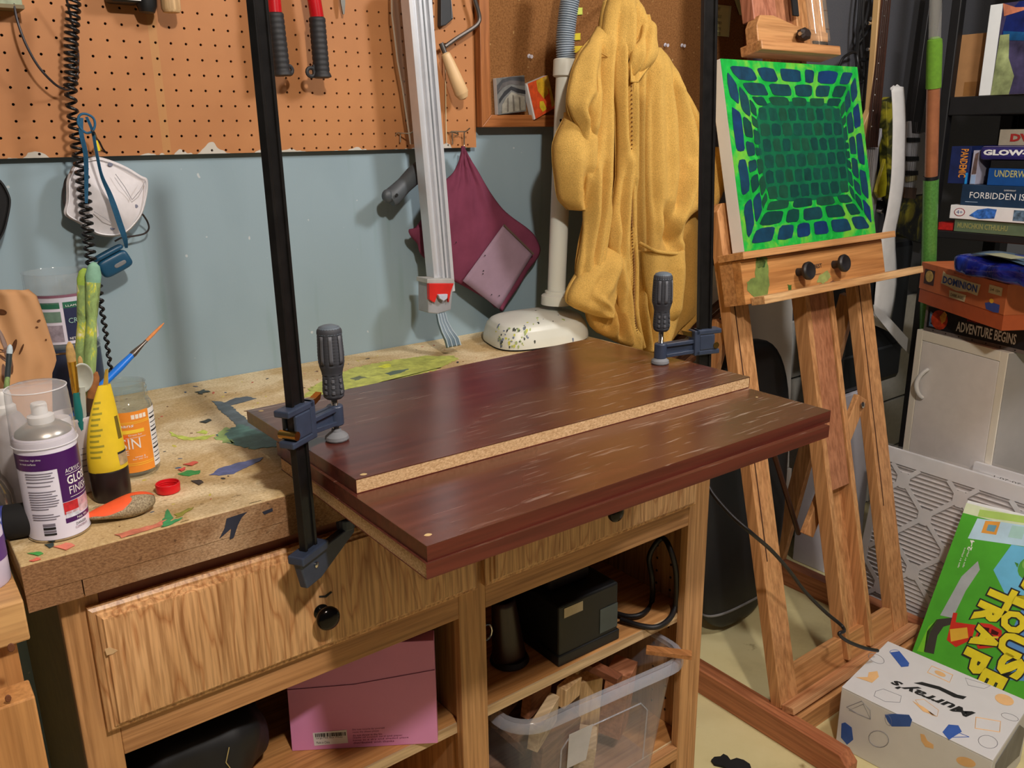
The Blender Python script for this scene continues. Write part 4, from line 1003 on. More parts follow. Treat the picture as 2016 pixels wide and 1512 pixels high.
# main body, hanging in a tall bell from the hood
bl = [(1200, 2), (1188, 28), (1184, 50), (1176, 72), (1154, 84), (1138, 106), (1126, 140), (1117, 185), (1116, 225), (1122, 260), (1136, 300), (1146, 350), (1151, 400), (1150, 435), (1140, 480), (1134, 520), (1134, 560), (1150, 600), (1160, 640), (1175, 655), (1196, 664), (1240, 680), (1262, 690), (1280, 700)]
br = [(1246, 2), (1262, 20), (1270, 40), (1280, 60), (1290, 90), (1303, 106), (1318, 130), (1332, 155), (1346, 178), (1356, 196), (1368, 220), (1381, 248), (1392, 275), (1402, 300), (1408, 330), (1404, 360), (1388, 400), (1376, 440), (1378, 500), (1380, 560), (1378, 600), (1366, 622), (1340, 645), (1322, 668), (1306, 690), (1296, 700)]
body_folds = [
    ([(1222, 30), (1214, 90), (1205, 160), (1200, 260), (1196, 380), (1176, 470), (1160, 560)], .020, 13),
    ([(1240, 60), (1232, 140), (1226, 240), (1222, 330)], .018, 11),
    ([(1208, 200), (1212, 260), (1214, 330), (1216, 365)], -.062, 7),
    ([(1180, 120), (1180, 240), (1176, 330)], -.010, 5), ([(1190, 110), (1192, 200), (1194, 320), (1190, 400)], .012, 7),
    ([(1245, 130), (1244, 240), (1243, 340), (1240, 460), (1237, 560), (1250, 640)], -.026, 5),
    ([(1262, 170), (1262, 280), (1266, 400), (1262, 500), (1262, 600), (1275, 680)], .018, 14),
    ([(1290, 140), (1300, 220), (1306, 320), (1300, 400), (1290, 440)], .016, 24),
    ([(1276, 380), (1284, 430), (1296, 470)], -.018, 12),
    ([(1330, 200), (1350, 270), (1360, 340), (1340, 400), (1325, 450)], .020, 20),
    ([(1318, 330), (1318, 390), (1316, 440)], -.016, 10),
    ([(1180, 140), (1176, 220), (1168, 270)], .012, 12),
    ([(1166, 150), (1174, 240), (1160, 300)], -.009, 5),
    ([(1150, 200), (1140, 245), (1152, 275)], .018, 14),
    ([(1186, 360), (1178, 430), (1166, 500), (1150, 560)], -.018, 7),
    ([(1215, 370), (1206, 440), (1196, 510), (1190, 560)], .022, 13),
    ([(1228, 420), (1222, 480), (1214, 540)], -.02, 8),
    ([(1324, 170), (1322, 260), (1334, 330)], -.012, 8), ([(1300, 420), (1312, 460), (1324, 492)], .014, 9), ([(1366, 260), (1352, 340), (1330, 420), (1312, 470)], -.016, 8), ([(1386, 300), (1376, 350), (1350, 420)], .012, 8), ([(1270, 240), (1274, 330), (1278, 420)], -.010, 5), ([(1256, 300), (1256, 420), (1252, 520)], .010, 5), ([(1290, 500), (1280, 570), (1292, 640)], .012, 14),
    ([(1276, 520), (1270, 600), (1280, 660)], -.012, 8),
    ([(1205, 580), (1200, 640)], .014, 20)]
def yb(px, py): return YJ + .004 - .030 * max(0, min(1, (py - 30) / 320))
cloth('jacket_back', bl, br, yb, .016, [([(1222, 80), (1220, 300)], -.010, 9), ([(1180, 560), (1196, 640)], .014, 8), ([(1215, 590), (1226, 660)], .016, 7), ([(1206, 600), (1212, 650)], -.014, 5), ([(1352, 440), (1350, 600)], .012, 12)], FLD, nu=80, nv=120, wob=.0010, edge=.42)
YP_ = lambda d: (lambda px, py: YJ - d - .032 * max(0, min(1, (py - 30) / 320)))
# left front: shoulder, armhole seam and narrow hanging folds
cloth('left_front', [(1186, 52), (1164, 76), (1142, 101), (1127, 138), (1118, 180), (1116, 205), (1122, 228), (1137, 256), (1148, 300), (1152, 360), (1154, 430), (1146, 480), (1138, 520), (1136, 560), (1146, 590)],
      [(1208, 52), (1206, 90), (1201, 130), (1199, 200), (1198, 280), (1198, 340), (1196, 400), (1190, 450), (1184, 500), (1176, 545), (1166, 590)], YP_(.018), .020,
      [([(1192, 70), (1188, 140), (1187, 260), (1184, 360), (1170, 460), (1154, 560)], .011, 6), ([(1176, 100), (1174, 180), (1170, 260), (1164, 300)], -.012, 4), ([(1156, 100), (1146, 150), (1146, 200)], .014, 11),
       ([(1164, 170), (1160, 240), (1152, 268)], .010, 6), ([(1136, 190), (1128, 214), (1142, 250)], .016, 8), ([(1146, 214), (1152, 262), (1160, 330)], -.012, 4), ([(1178, 340), (1172, 420), (1158, 520)], -.015, 4),
       ([(1164, 330), (1162, 420), (1146, 520)], .010, 5), ([(1156, 380), (1154, 450), (1142, 540)], -.010, 4), ([(1188, 400), (1178, 480), (1164, 570)], .009, 4)], FL, nu=60, nv=130, wob=.0007, edge=.45, back=.006, sink=(.10, .10, .015))
# middle: the hood's long fold running down behind the zip
cloth('centre_fold', [(1204, 60), (1205, 110), (1207, 160), (1212, 220), (1214, 300), (1214, 350), (1206, 400), (1198, 440), (1196, 480), (1202, 530), (1211, 580), (1224, 640), (1238, 686)],
      [(1247, 60), (1245, 110), (1243, 160), (1244, 230), (1244, 300), (1243, 360), (1242, 430), (1241, 480), (1243, 520), (1247, 560), (1250, 620), (1258, 686)], YP_(.026), .022,
      [([(1224, 70), (1224, 180), (1226, 290)], -.010, 3.5), ([(1214, 70), (1215, 160), (1219, 300)], .008, 4), ([(1235, 90), (1235, 220), (1234, 360), (1232, 480)], .010, 5), ([(1226, 300), (1220, 400), (1214, 500)], .010, 5),
       ([(1222, 340), (1214, 420), (1208, 500)], -.014, 4), ([(1232, 380), (1226, 460), (1226, 540), (1240, 650)], -.012, 4), ([(1206, 440), (1206, 500), (1216, 570)], .010, 5), ([(1222, 500), (1228, 580), (1244, 670)], .010, 5)], FL, nu=44, nv=130, wob=.0006, edge=.45, back=.006, sink=(.08, 0, .012))
# right front: broad panel from the collar to the pocket, bent at the elbow of the pushed-back sleeve
cloth('right_front', [(1246, 96), (1244, 160), (1244, 230), (1244, 300), (1244, 360), (1245, 430), (1248, 520), (1249, 610), (1256, 650), (1264, 690)],
      [(1292, 96), (1306, 110), (1321, 133), (1335, 156), (1349, 182), (1359, 201), (1371, 223), (1383, 249), (1393, 276), (1400, 302), (1402, 330), (1397, 368), (1386, 400), (1362, 416), (1343, 436), (1338, 470), (1342, 505), (1345, 540), (1338, 600), (1322, 650), (1306, 690)], YP_(.024), .026,
      [([(1251, 110), (1252, 240), (1252, 420), (1256, 600), (1268, 680)], .007, 4), ([(1262, 150), (1262, 300), (1264, 440), (1264, 520)], -.010, 3.5), ([(1276, 120), (1280, 220), (1284, 340), (1282, 440)], .010, 8), ([(1270, 200), (1272, 320), (1274, 440)], -.006, 4),
       ([(1292, 130), (1304, 230), (1308, 330), (1300, 410)], .012, 10), ([(1304, 160), (1320, 250), (1326, 330), (1312, 420)], -.011, 6), ([(1316, 160), (1338, 240), (1350, 310), (1336, 380), (1318, 430)], .014, 10),
       ([(1342, 200), (1364, 260), (1370, 320), (1352, 380)], -.012, 6), ([(1372, 250), (1386, 300), (1382, 350), (1362, 396)], .012, 9), ([(1340, 340), (1326, 390), (1308, 440)], .016, 7), ([(1352, 380), (1334, 410), (1322, 450)], -.018, 6),
       ([(1290, 420), (1296, 450), (1304, 484)], -.020, 9), ([(1312, 430), (1318, 460), (1326, 490)], .012, 7), ([(1276, 420), (1278, 460)], .010, 6), ([(1272, 540), (1276, 610), (1286, 670)], .012, 6), ([(1264, 520), (1266, 600), (1276, 680)], -.012, 4), ([(1288, 560), (1290, 620), (1296, 670)], -.010, 5)], FL, nu=84, nv=150, wob=.0008, edge=.42, back=.008)
# hem gathered below the folded cuff
cloth('lower_hem', [(1148, 585), (1158, 620), (1170, 648), (1184, 658), (1206, 668), (1240, 684)], [(1216, 585), (1224, 620), (1234, 648), (1240, 660), (1246, 672), (1256, 684)], YP_(.012), .022,
      [([(1186, 600), (1196, 650)], .014, 6), ([(1202, 600), (1212, 660)], -.016, 5), ([(1214, 600), (1226, 670)], .014, 6)], FLD, nu=40, nv=40, edge=.45, back=.006)
# hood gathered at the hanging point
cloth('hood', [(1198, 0), (1190, 22), (1186, 52), (1182, 80), (1180, 110), (1180, 140)], [(1246, 0), (1261, 22), (1266, 45), (1268, 75), (1266, 110), (1262, 140)], lambda px, py: YJ - .018 - .0001 * py, .030,
      [([(1206, 30), (1202, 80), (1200, 140)], -.008, 4), ([(1222, 20), (1220, 80), (1220, 140)], .012, 7), ([(1234, 30), (1233, 90), (1233, 140)], -.009, 4), ([(1248, 30), (1252, 90), (1252, 140)], .010, 6)], FL, nu=50, nv=50, wob=.0008, sink=(0, .4, .05))
# standing collar that folds forward
cloth('collar', [(1272, 28), (1264, 50), (1262, 76), (1246, 92), (1242, 98), (1243, 130), (1245, 162)], [(1280, 28), (1287, 50), (1288, 80), (1294, 98), (1290, 116), (1272, 142), (1254, 164)], lambda px, py: YJ - .052 - .00018 * (py - 28), .016,
      [([(1270, 60), (1266, 90), (1262, 120)], -.010, 4), ([(1256, 96), (1254, 130), (1250, 156)], .006, 4)], FL, nu=40, nv=60, sink=(.2, .45, .05), back=.006)
# sleeve on the side of the white pole
cloth('sleeve', [(1122, 222), (1113, 230), (1096, 262), (1088, 286), (1089, 320), (1093, 350), (1097, 385), (1104, 402), (1124, 412)], [(1136, 222), (1150, 250), (1158, 300), (1158, 340), (1156, 370), (1153, 395), (1150, 404), (1146, 410), (1136, 412)], lambda px, py: YJ - .010, .042,
      [([(1142, 260), (1136, 300), (1132, 340)], .016, 12), ([(1114, 300), (1110, 350), (1116, 390)], .010, 10), ([(1126, 330), (1122, 380), (1128, 405)], -.008, 7)], FL, nu=44, nv=60, edge=.5, sink=(.12, 0, .015), back=.010)
# cuff of that sleeve lower down, folded towards the domed base
cloth('sleeve_cuff', [(1196, 470), (1170, 500), (1146, 530), (1126, 560), (1116, 582), (1118, 600), (1126, 606), (1150, 612), (1176, 620)], [(1212, 470), (1218, 500), (1216, 530), (1212, 560), (1208, 580), (1206, 596), (1200, 606), (1194, 614), (1184, 622)], lambda px, py: YJ - .050, .042,
      [([(1196, 500), (1178, 540), (1160, 580)], .012, 12), ([(1170, 530), (1150, 570), (1140, 600)], -.008, 8), ([(1200, 540), (1196, 590)], -.014, 6), ([(1150, 585), (1180, 600)], .010, 6)], FL, nu=44, nv=50, sink=(.4, 0, .07))
# right sleeve pushed back behind the clamp bar
cloth('sleeve', [(1392, 290), (1380, 310), (1370, 340), (1362, 370), (1358, 396), (1362, 408)], [(1400, 290), (1412, 312), (1422, 338), (1424, 352), (1416, 374), (1390, 410)], lambda px, py: YJ - .055, .040,
      [([(1392, 310), (1388, 350), (1376, 400)], .012, 9), ([(1404, 320), (1404, 370)], -.007, 7)], FL, nu=30, nv=40)
# lower flap behind, seen right of the pocket
cloth('back_hem', [(1342, 410), (1340, 460), (1340, 540), (1336, 600), (1330, 630), (1320, 655)], [(1376, 410), (1380, 470), (1378, 560), (1376, 602), (1366, 622), (1336, 655)], lambda px, py: YJ + .004, .030, [([(1360, 430), (1358, 520), (1352, 610)], .010, 12)], FLD, nu=30, nv=50)
# patch pocket standing open
pl = [(1262, 480), (1262, 520), (1266, 560), (1276, 610), (1284, 650)]; pr = [(1345, 494), (1344, 510), (1346, 540), (1340, 580), (1326, 650)]
pkc = cloth('pocket', pl, pr, lambda px, py: YJ - .088 + .0001 * (py - 480), .018, [([(1330, 510), (1326, 560), (1322, 620)], .010, 10), ([(1290, 560), (1286, 610)], .007, 10), ([(1306, 520), (1304, 600)], -.006, 12)], FL, nu=44, nv=50, sink=(0, .3, .04))
obj('pocket_hem', MB().tube(cat([at(a, b, Y=y) for a, b, y in [(1260, 479, YJ - .086), (1270, 484, YJ - .098), (1290, 494, YJ - .106), (1315, 498, YJ - .106), (1335, 499, YJ - .102), (1345, 496, YJ - .090)]], 6), .0042, 10), FL, pkc, smooth=60)
# zip running the full front edge, and the stitched facing next to it
zp = [(1243, 100), (1243, 160), (1244, 230), (1244, 300), (1243, 360), (1243, 420), (1245, 470), (1248, 520), (1248, 560), (1248, 610), (1254, 650), (1262, 684)]
ZY = lambda py: YJ - .032 * max(0, min(1, (py - 30) / 320)) - .048
obj('zip_tape', MB().tube(cat([at(a + 1, b, Y=ZY(b)) for a, b in zp], 8), .0034, 8), plain('zip_tape', (156, 112, 58), .8), jk, smooth=60)
obj('zip_facing', MB().tube(cat([at(a + 6, b, Y=ZY(b) - .004) for a, b in zp[1:]], 8), .0048, 10), FL, jk, smooth=60)
m = MB(); zz = cat([at(a, b, Y=ZY(b) - .0036) for a, b in zp], 16)
for p, q in zip(zz[::2], zz[1::2]): m.bar(p, p + (q - p) * .55, .0034, .0018, (0, 1, 0))
obj('zip_teeth', m, plain('zip_teeth', (120, 84, 44), .4, .3), jk, kind='stuff', smooth=0)
for k, q in enumerate([[(1168, 100), (1186, 106), (1196, 112)], [(1290, 112), (1278, 134), (1262, 152)], [(1174, 130), (1177, 190), (1172, 250)]]):
    obj('stitched_seam', MB().tube(cat([at(a, b, Y=YJ - .050 - .014 * (k == 2)) for a, b in q], 6), .0016, 6), FLD, jk, smooth=60)
obj('hanger_hook', MB().tube(cat([at(1222, 12, Y=YJ - .02), at(1222, -4, Y=YJ - .03), at(1222, -14, Y=YJ), at(1222, -16, Y=-.05), at(1222, -12, Y=-.022)], 6), .003, 8), CHROME, jk)
# ------------------------------------------------------------------ wooden studio easel, leaning back
es = thing('easel', 'oak studio easel with canvas tray and two black knobs', 'easel', (1.60, -0.50, 0.0))
LEAN = 0.237
NE = V((0, 1, -LEAN)).normalized(); UE = V((0, LEAN, 1)).normalized()      # out of the back, up the easel
def ep(x, s, off=0.0):                     # x across, s distance up the leaning frame from its foot, off in front of the frame
    return V((x, -0.600, 0.070)) + UE * s - NE * off + V((0, 0, 0)) - V((0, 0, 0)) + V((x - x, 0, 0))
def ept(px, py, off=0.0):                  # pixel -> point on the leaning plane
    P = V((0, -0.600, 0.070)) - NE * off; return at(px, py, P=P, N=NE)
def es_s(p): return (p - V((p.x, -0.600, 0.070))).dot(UE)
def plank(x0, x1, s0, s1, o0, o1, m=None):
    m = m or MB()
    q = [ep(x0, s0, o1), ep(x1, s0, o1), ep(x1, s0, o0), ep(x0, s0, o0), ep(x0, s1, o1), ep(x1, s1, o1), ep(x1, s1, o0), ep(x0, s1, o0)]
    return m.hexa(q)
EB = 0.0015
# uprights: front board with a groove, clipped shoulders at the top
def upright(x0, x1, s1, xs=None):
    m = MB(); c = .018
    prof = [(x0, 0), (x1, 0), (x1, s1 - c), (x1 - c, s1), (x0 + c, s1), (x0, s1 - c)]
    m.prism([ep(a, b, 0) for a, b in prof], NE * .030)
    return m
ul = obj('upright', upright(1.318, 1.385, 1.200), EASELW, es, smooth=0, bevel=EB)
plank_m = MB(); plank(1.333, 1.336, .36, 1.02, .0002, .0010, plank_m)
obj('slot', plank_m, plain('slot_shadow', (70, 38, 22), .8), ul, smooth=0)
ur = obj('upright', upright(1.823, 1.893, 1.200), EASELW, es, smooth=0, bevel=EB)
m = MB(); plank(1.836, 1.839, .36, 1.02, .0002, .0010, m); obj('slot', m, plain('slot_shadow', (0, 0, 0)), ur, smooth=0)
# double mast with channel
m = MB(); plank(1.592, 1.705, 0.02, .62, -.034, 0, m)
ms = obj('mast', MB(), EASELW, es) if False else None
def mastm():
    m = MB(); plank(1.588, 1.606, .02, 1.78, -.030, .010, m); plank(1.690, 1.708, .02, 1.78, -.030, .010, m); plank(1.606, 1.690, .02, 1.78, -.034, -.022, m)
    return m
ms = obj('mast', mastm(), EASELW, es, smooth=0, bevel=EB)
m = MB(); plank(1.610, 1.686, .46, 1.86, -.020, .006, m)
obj('sliding_mast', m, wood('mast_inner', (172, 112, 78), (188, 128, 92), 'z', .45, .9), es, smooth=0, bevel=EB)
# base: skids with clipped ends, cross boards
def skid(x, y0, y1, w=.042, h=.068):
    m = MB(); c = .022
    pr = [(y0, 0), (y1, 0), (y1, h - c), (y1 - c, h), (y0 + c, h), (y0, h - c)] if y0 < y1 else None
    m.prism([V((x - w / 2, a, b)) for a, b in pr], (w, 0, 0)); return m
obj('skid', skid(1.308, -.795, -.10), wood('skid_wood', (170, 104, 68), (190, 124, 84), 'y', .45, .8), es, smooth=0, bevel=.002)
obj('skid', skid(1.945, -.640, -.10), wood('skid_wood', (0, 0, 0), (0, 0, 0)), es, smooth=0, bevel=.002)
obj('cross_board', MB().box((1.329, -.640, .0), (1.923, -.600, .058)), EASELH, es, smooth=0, bevel=.002)
m = MB(); plank(1.385, 1.823, 0.000, .075, -.028, -.004, m); obj('bottom_rail', m, EASELH, es, smooth=0, bevel=EB)
m = MB(); plank(1.318, 1.893, -.006, .012, .001, .034, m); obj('bottom_ledge', m, wood('ledge_worn', (190, 128, 84), (214, 164, 118), 'x', .5), es, smooth=0, bevel=EB)
# rear struts and the adjusting brace
obj('strut', MB().bar((1.318, -.14, .085), ep(1.342, .93, -.046), .046, .022, (1, 0, 0)), EASELW, es, smooth=0, bevel=EB)
obj('strut', MB().bar((1.935, -.14, .085), ep(1.862, .93, -.046), .046, .022, (1, 0, 0)), EASELW, es, smooth=0, bevel=EB)
bp = ept(1692, 797, .006); bq = ept(1655, 880, -.02)
br_ = obj('brace', MB().bar(bp + UE * .02 + V((.008, 0, 0)), bq - UE * .22 - V((.12, -.05, 0)), .040, .016, NE), EASELW, es, smooth=0, bevel=.002)
obj('brace_bolt', MB().lathe([(.0085, 0), (.008, .002), (.004, .004)], bp - NE * .009, tuple(-NE), 14), CHROME, br_)
# tray: box front, upper lip, lower ledge
TX0, TX1 = 1.300, 1.868
s_lo, s_hi = es_s(ept(1470, 600, .06)), es_s(ept(1442, 515, .06))
m = MB(); plank(TX0, TX1, s_lo, s_hi, .036, .060, m); tf = obj('tray_front', m, wood('tray_wood', (188, 128, 72), (208, 150, 90), 'x', .42, .6), es, smooth=0, bevel=EB)
m = MB(); plank(TX0, TX0 + .016, s_lo, s_hi, .001, .0358, m); obj('tray_side', m, EASELH, es, smooth=0)
m = MB(); plank(TX1 - .016, TX1, s_lo, s_hi, .001, .0358, m); obj('tray_side', m, EASELH, es, smooth=0)
m = MB(); plank(1.318, 1.985, s_lo - .004, s_lo + .014, .0605, .098, m); obj('tray_ledge', m, wood('ledge_wood', (200, 146, 92), (226, 184, 132), 'x', .45), es, smooth=0, bevel=EB)
m = MB(); plank(1.290, 1.905, s_hi + .001, s_hi + .017, .006, .078, m); cl_ = obj('canvas_ledge', m, EASELH, es, smooth=0, bevel=EB)
for px, py in ((1571, 536), (1641, 521)):
    c = ept(px, py, .0602)
    obj('knob', MB().lathe([(.010, 0), (.0095, .004), (.0088, .012), (.011, .018), (.0205, .024), (.0215, .031), (.0185, .035), (.0120, .033), (.006, .031), (.0001, .0305)], c, tuple(-NE), 26), plain('knob_black', (32, 28, 28), .45), tf)
bl_ = ept(1604, 529, .0604)
text('brand_mark', 'BEST', INK, tf, plane_fn(bl_, (1, 0, 0), UE), .010, .030, .02)
obj('brand_rule', MB().obox(ept(1600, 542, .0604), (.032, 0, 0), UE * .0012, -NE * .0003), plain('rule_brown', (110, 70, 44), .7), tf, smooth=0)
def daub(px, rgb, off=.0603, seed=2):
    rnd = random.Random(seed); w = [ept(a, b, off) for a, b in px]; out = []
    for a, b in zip(w, w[1:] + w[:1]):
        for k in range(4): out.append(a.lerp(b, k / 4) + V((rnd.uniform(-.002, .002), 0, 0)) + UE * rnd.uniform(-.002, .002))
    obj('paint_stain', MB().prism(out, -NE * .0003), plain('stain_%d_%d_%d' % rgb, rgb, .6, 0, .25, 50), tf, smooth=0)
daub([(1489, 508), (1510, 506), (1512, 525), (1514, 560), (1510, 585), (1488, 588), (1472, 572), (1470, 555), (1486, 545)], (112, 130, 64), seed=4)
daub([(1489, 508), (1508, 507), (1506, 526), (1490, 528)], (42, 112, 60), seed=6)
daub([(1614, 540), (1630, 532), (1636, 545), (1620, 558), (1608, 555)], (140, 150, 84), seed=7)
daub([(1551, 561), (1558, 560), (1559, 570), (1553, 573)], (60, 100, 36), seed=8)
daub([(1606, 563), (1640, 552), (1648, 555), (1616, 565)], (120, 74, 56), seed=9)
# top canvas clamp on the mast, strap and clear tube
s0 = es_s(ept(1560, 118, .03)); s1 = s0 + .022
m = MB(); plank(1.452, 1.760, s0 + .004, s0 + .026, .012, .072, m); obj('top_clamp', m, wood('clamp_wood', (186, 126, 76), (206, 150, 98), 'x', .45), es, smooth=0, bevel=.0025)
m = MB(); q = [(1.490, s0 + .026), (1.765, s0 + .026), (1.772, s0 + .070), (1.640, s0 + .080), (1.560, s0 + .098), (1.510, s0 + .096), (1.492, s0 + .072)]
m.prism([ep(a, b, .036) for a, b in q], NE * .034); obj('clamp_block', m, EASELH, es, smooth=0, bevel=.002)
m = MB(); plank(1.505, 1.592, s0 + .09, s0 + .45, -.012, .022, m); obj('top_post', m, wood('post_pink', (170, 106, 80), (190, 126, 98), 'z', .45), es, smooth=0, bevel=.002)
m = MB(); plank(1.672, 1.790, s0 + .03, s0 + .45, -.008, .020, m); obj('top_post', m, EASELW, es, smooth=0, bevel=.002)
m = MB(); plank(1.700, 1.760, s0 + .026, s0 + .046, .0362, .040, m); obj('felt_pad', m, BLACKM, es, smooth=0)
kb = ept(1572, 72, .038)
obj('wing_knob', MB().lathe([(.008, 0), (.011, .004), (.017, .010), (.017, .020), (.010, .026)], kb, tuple(-NE), 8, 1.3, .9), plain('knob_brown', (42, 30, 24), .5), es, smooth=20)
obj('knob_stud', MB().lathe([(.0045, 0), (.0045, .016)], kb - NE * .020 + V((-.012, 0, 0)), (-1, -.2, -.1), 10), CHROME, es)
tb = thing('clear_tube', 'clear graduated plastic tube standing on top of the easel clamp', 'tube', tuple(ep(1.70, s0 + .028, .066)))
a, b = ep(1.690, s0 + .030, .0645), ep(1.690, s0 + .46, .0645)
obj('tube_wall', MB().shell([(.0225, 0), (.0225, (b - a).length)], a, tuple(b - a), 24), glass('clear_acrylic', (255, 245, 225), .03, .06, 1.4), tb)
gm = MB()
for k in range(9):
    c = a.lerp(b, .06 + k * .10) - NE * .0228
    gm.obox(c - V((.008, 0, 0)), (.016, 0, 0), UE * .0012, -NE * .0003)
obj('graduation_marks', gm, plain('mark_dark', (80, 50, 30), .7), tb, kind='stuff', smooth=0)
st = obj('black_strap', MB().bar(ep(1.655, s0 + .105, .030), ep(1.663, s0 + .45, .032), .022, .004, NE), BLACKM, smooth=0)
tag(st, 'black strap hanging down beside the clear tube at the easel top', 'strap')
# ------------------------------------------------------------------ painted canvas on the easel
OC = .045
cA, cB, cC, cD = ept(1410, 115, OC), ept(1677, 130, OC), ept(1733, 452, OC), ept(1477, 490, OC)
cv = thing('painted_canvas', 'green painting of a dark blue brick tunnel standing on the easel', 'painting', tuple((cC + cD) / 2))
x0, x1 = (cA.x + cD.x) / 2 - .004, (cB.x + cC.x) / 2
sb, stp = s_hi + .018, es_s(cA)
f00 = ep(x0, sb, OC); 
def cvp(u, v, lift=0.0): return ep(lerp(x0, x1, u), lerp(sb, stp, v), OC + lift)
obj('stretched_canvas', MB().quadbox([cvp(0, 0), cvp(1, 0), cvp(1, 1), cvp(0, 1)], NE * .034), plain('canvas_white', (236, 238, 236), .8, 0, .02), cv, smooth=0, bevel=.001)
t = NT('green_ground'); t.set(.5, 0, .4)
fz = t.noise(t.coord((14, 14, 14)), 1.0, 5, .65, .8); fz2 = t.noise(t.coord((60, 60, 20)), 1.0, 3, .6)
c = t.ramp(fz, [(.34, (8, 150, 52)), (.5, (24, 186, 70)), (.64, (120, 196, 60))])
t.base(t.mix(.35, c, t.ramp(fz2, [(.3, (120, 170, 90)), (.7, (255, 255, 255))]), 'MULTIPLY')); t.bump(fz2, .2, .001)
GREEN = t.m
t = NT('deep_green'); t.set(.5, 0, .4)
fz = t.noise(t.coord((30, 30, 30)), 1.0, 4, .6); t.base(t.ramp(fz, [(.3, (0, 84, 58)), (.7, (8, 112, 66))])); DEEP = t.m
obj('ground_coat', MB().quadbox([cvp(.0, .0, .0004), cvp(1, 0, .0004), cvp(1, 1, .0004), cvp(0, 1, .0004)], NE * .0003), GREEN, cv, smooth=0)
rnd = random.Random(11)
def blobq(q, lift, name, mt, jag=.006):
    # rounded brush patch inside a quad given in canvas (u, v)
    out = []
    for k in range(16):
        an = 2 * math.pi * k / 16; e = .45
        a = .5 + .5 * math.copysign(abs(math.cos(an)) ** e, math.cos(an)); b = .5 + .5 * math.copysign(abs(math.sin(an)) ** e, math.sin(an))
        u = q[0][0] * (1 - a) * (1 - b) + q[1][0] * a * (1 - b) + q[2][0] * a * b + q[3][0] * (1 - a) * b
        v = q[0][1] * (1 - a) * (1 - b) + q[1][1] * a * (1 - b) + q[2][1] * a * b + q[3][1] * (1 - a) * b
        out.append(cvp(u + rnd.uniform(-jag, jag) * .6, v + rnd.uniform(-jag, jag) * .6, lift))
    obj(name, MB().prism(out, -NE * .0003), mt, cv, smooth=0)
IN = (.195, .255, .815, .76)                  # inner end wall of the tunnel: u0, v0, u1, v1
blobq([(IN[0] - .02, IN[1] - .02), (IN[2] + .02, IN[1] - .02), (IN[2] + .02, IN[3] + .03), (IN[0] - .02, IN[3] + .03)], .0008, 'tunnel_end', DEEP, .004)
BL = [plain('brick_navy%d' % i, c, .5, 0, .3, 50) for i, c in enumerate([(6, 50, 96), (8, 58, 84), (10, 62, 70)])]
DK = [plain('brick_deep%d' % i, c, .5, 0, .25, 50) for i, c in enumerate([(0, 62, 54), (4, 70, 56), (14, 72, 50)])]
rows = 6
for j in range(rows):                        # bricks of the end wall
    v0 = lerp(IN[1], IN[3], j / rows) + .006; v1 = lerp(IN[1], IN[3], (j + 1) / rows) - .008
    nb = 9 if j % 2 else 8; sh = rnd.uniform(-.02, .02)
    for i in range(nb):
        u0 = lerp(IN[0], IN[2], i / nb) + .008 + sh * .3; u1 = lerp(IN[0], IN[2], (i + 1) / nb) - .006 + sh * .3
        blobq([(u0, v0), (u1, v0), (u1, v1), (u0, v1)], .0011, 'painted_brick', DK[rnd.randrange(3)], .006)
def band(side, k, n, mats, w0=.016):         # courses of the tunnel walls in perspective
    t0, t1 = [(.03, .095), (.105, .165), (.17, .212)][k]
    sc = lambda t: (t / .215)
    def rect(t): return (lerp(0, IN[0], sc(t)), lerp(0, IN[1], sc(t)), lerp(1, IN[2], sc(t)), lerp(1, IN[3], sc(t)))
    a, b = rect(t0), rect(t1)
    cuts = [0]; 
    for i in range(n): cuts.append(cuts[-1] + rnd.uniform(.7, 1.4))
    cuts = [c / cuts[-1] for c in cuts]
    for c0_, c1_ in zip(cuts, cuts[1:]):
        e = .10 / n; p, q = c0_ + e, c1_ - e
        if side == 'top': Q = [(lerp(b[0], b[2], p), b[3]), (lerp(b[0], b[2], q), b[3]), (lerp(a[0], a[2], q), a[3]), (lerp(a[0], a[2], p), a[3])]
        if side == 'bottom': Q = [(lerp(a[0], a[2], p), a[1]), (lerp(a[0], a[2], q), a[1]), (lerp(b[0], b[2], q), b[1]), (lerp(b[0], b[2], p), b[1])]
        if side == 'left': Q = [(a[0], lerp(a[1], a[3], p)), (b[0], lerp(b[1], b[3], p)), (b[0], lerp(b[1], b[3], q)), (a[0], lerp(a[1], a[3], q))]
        if side == 'right': Q = [(b[2], lerp(b[1], b[3], p)), (a[2], lerp(a[1], a[3], p)), (a[2], lerp(a[1], a[3], q)), (b[2], lerp(b[1], b[3], q))]
        blobq(Q, .0010, 'painted_brick', mats[rnd.randrange(len(mats))], .004)
for side, ns in (('top', (6, 5, 5)), ('bottom', (6, 5, 4)), ('left', (4, 6, 7)), ('right', (5, 6, 8))):
    for k in range(3): band(side, k, ns[k], BL[:2] if k == 0 else (BL[1:] + DK[:1] if k == 1 else DK))
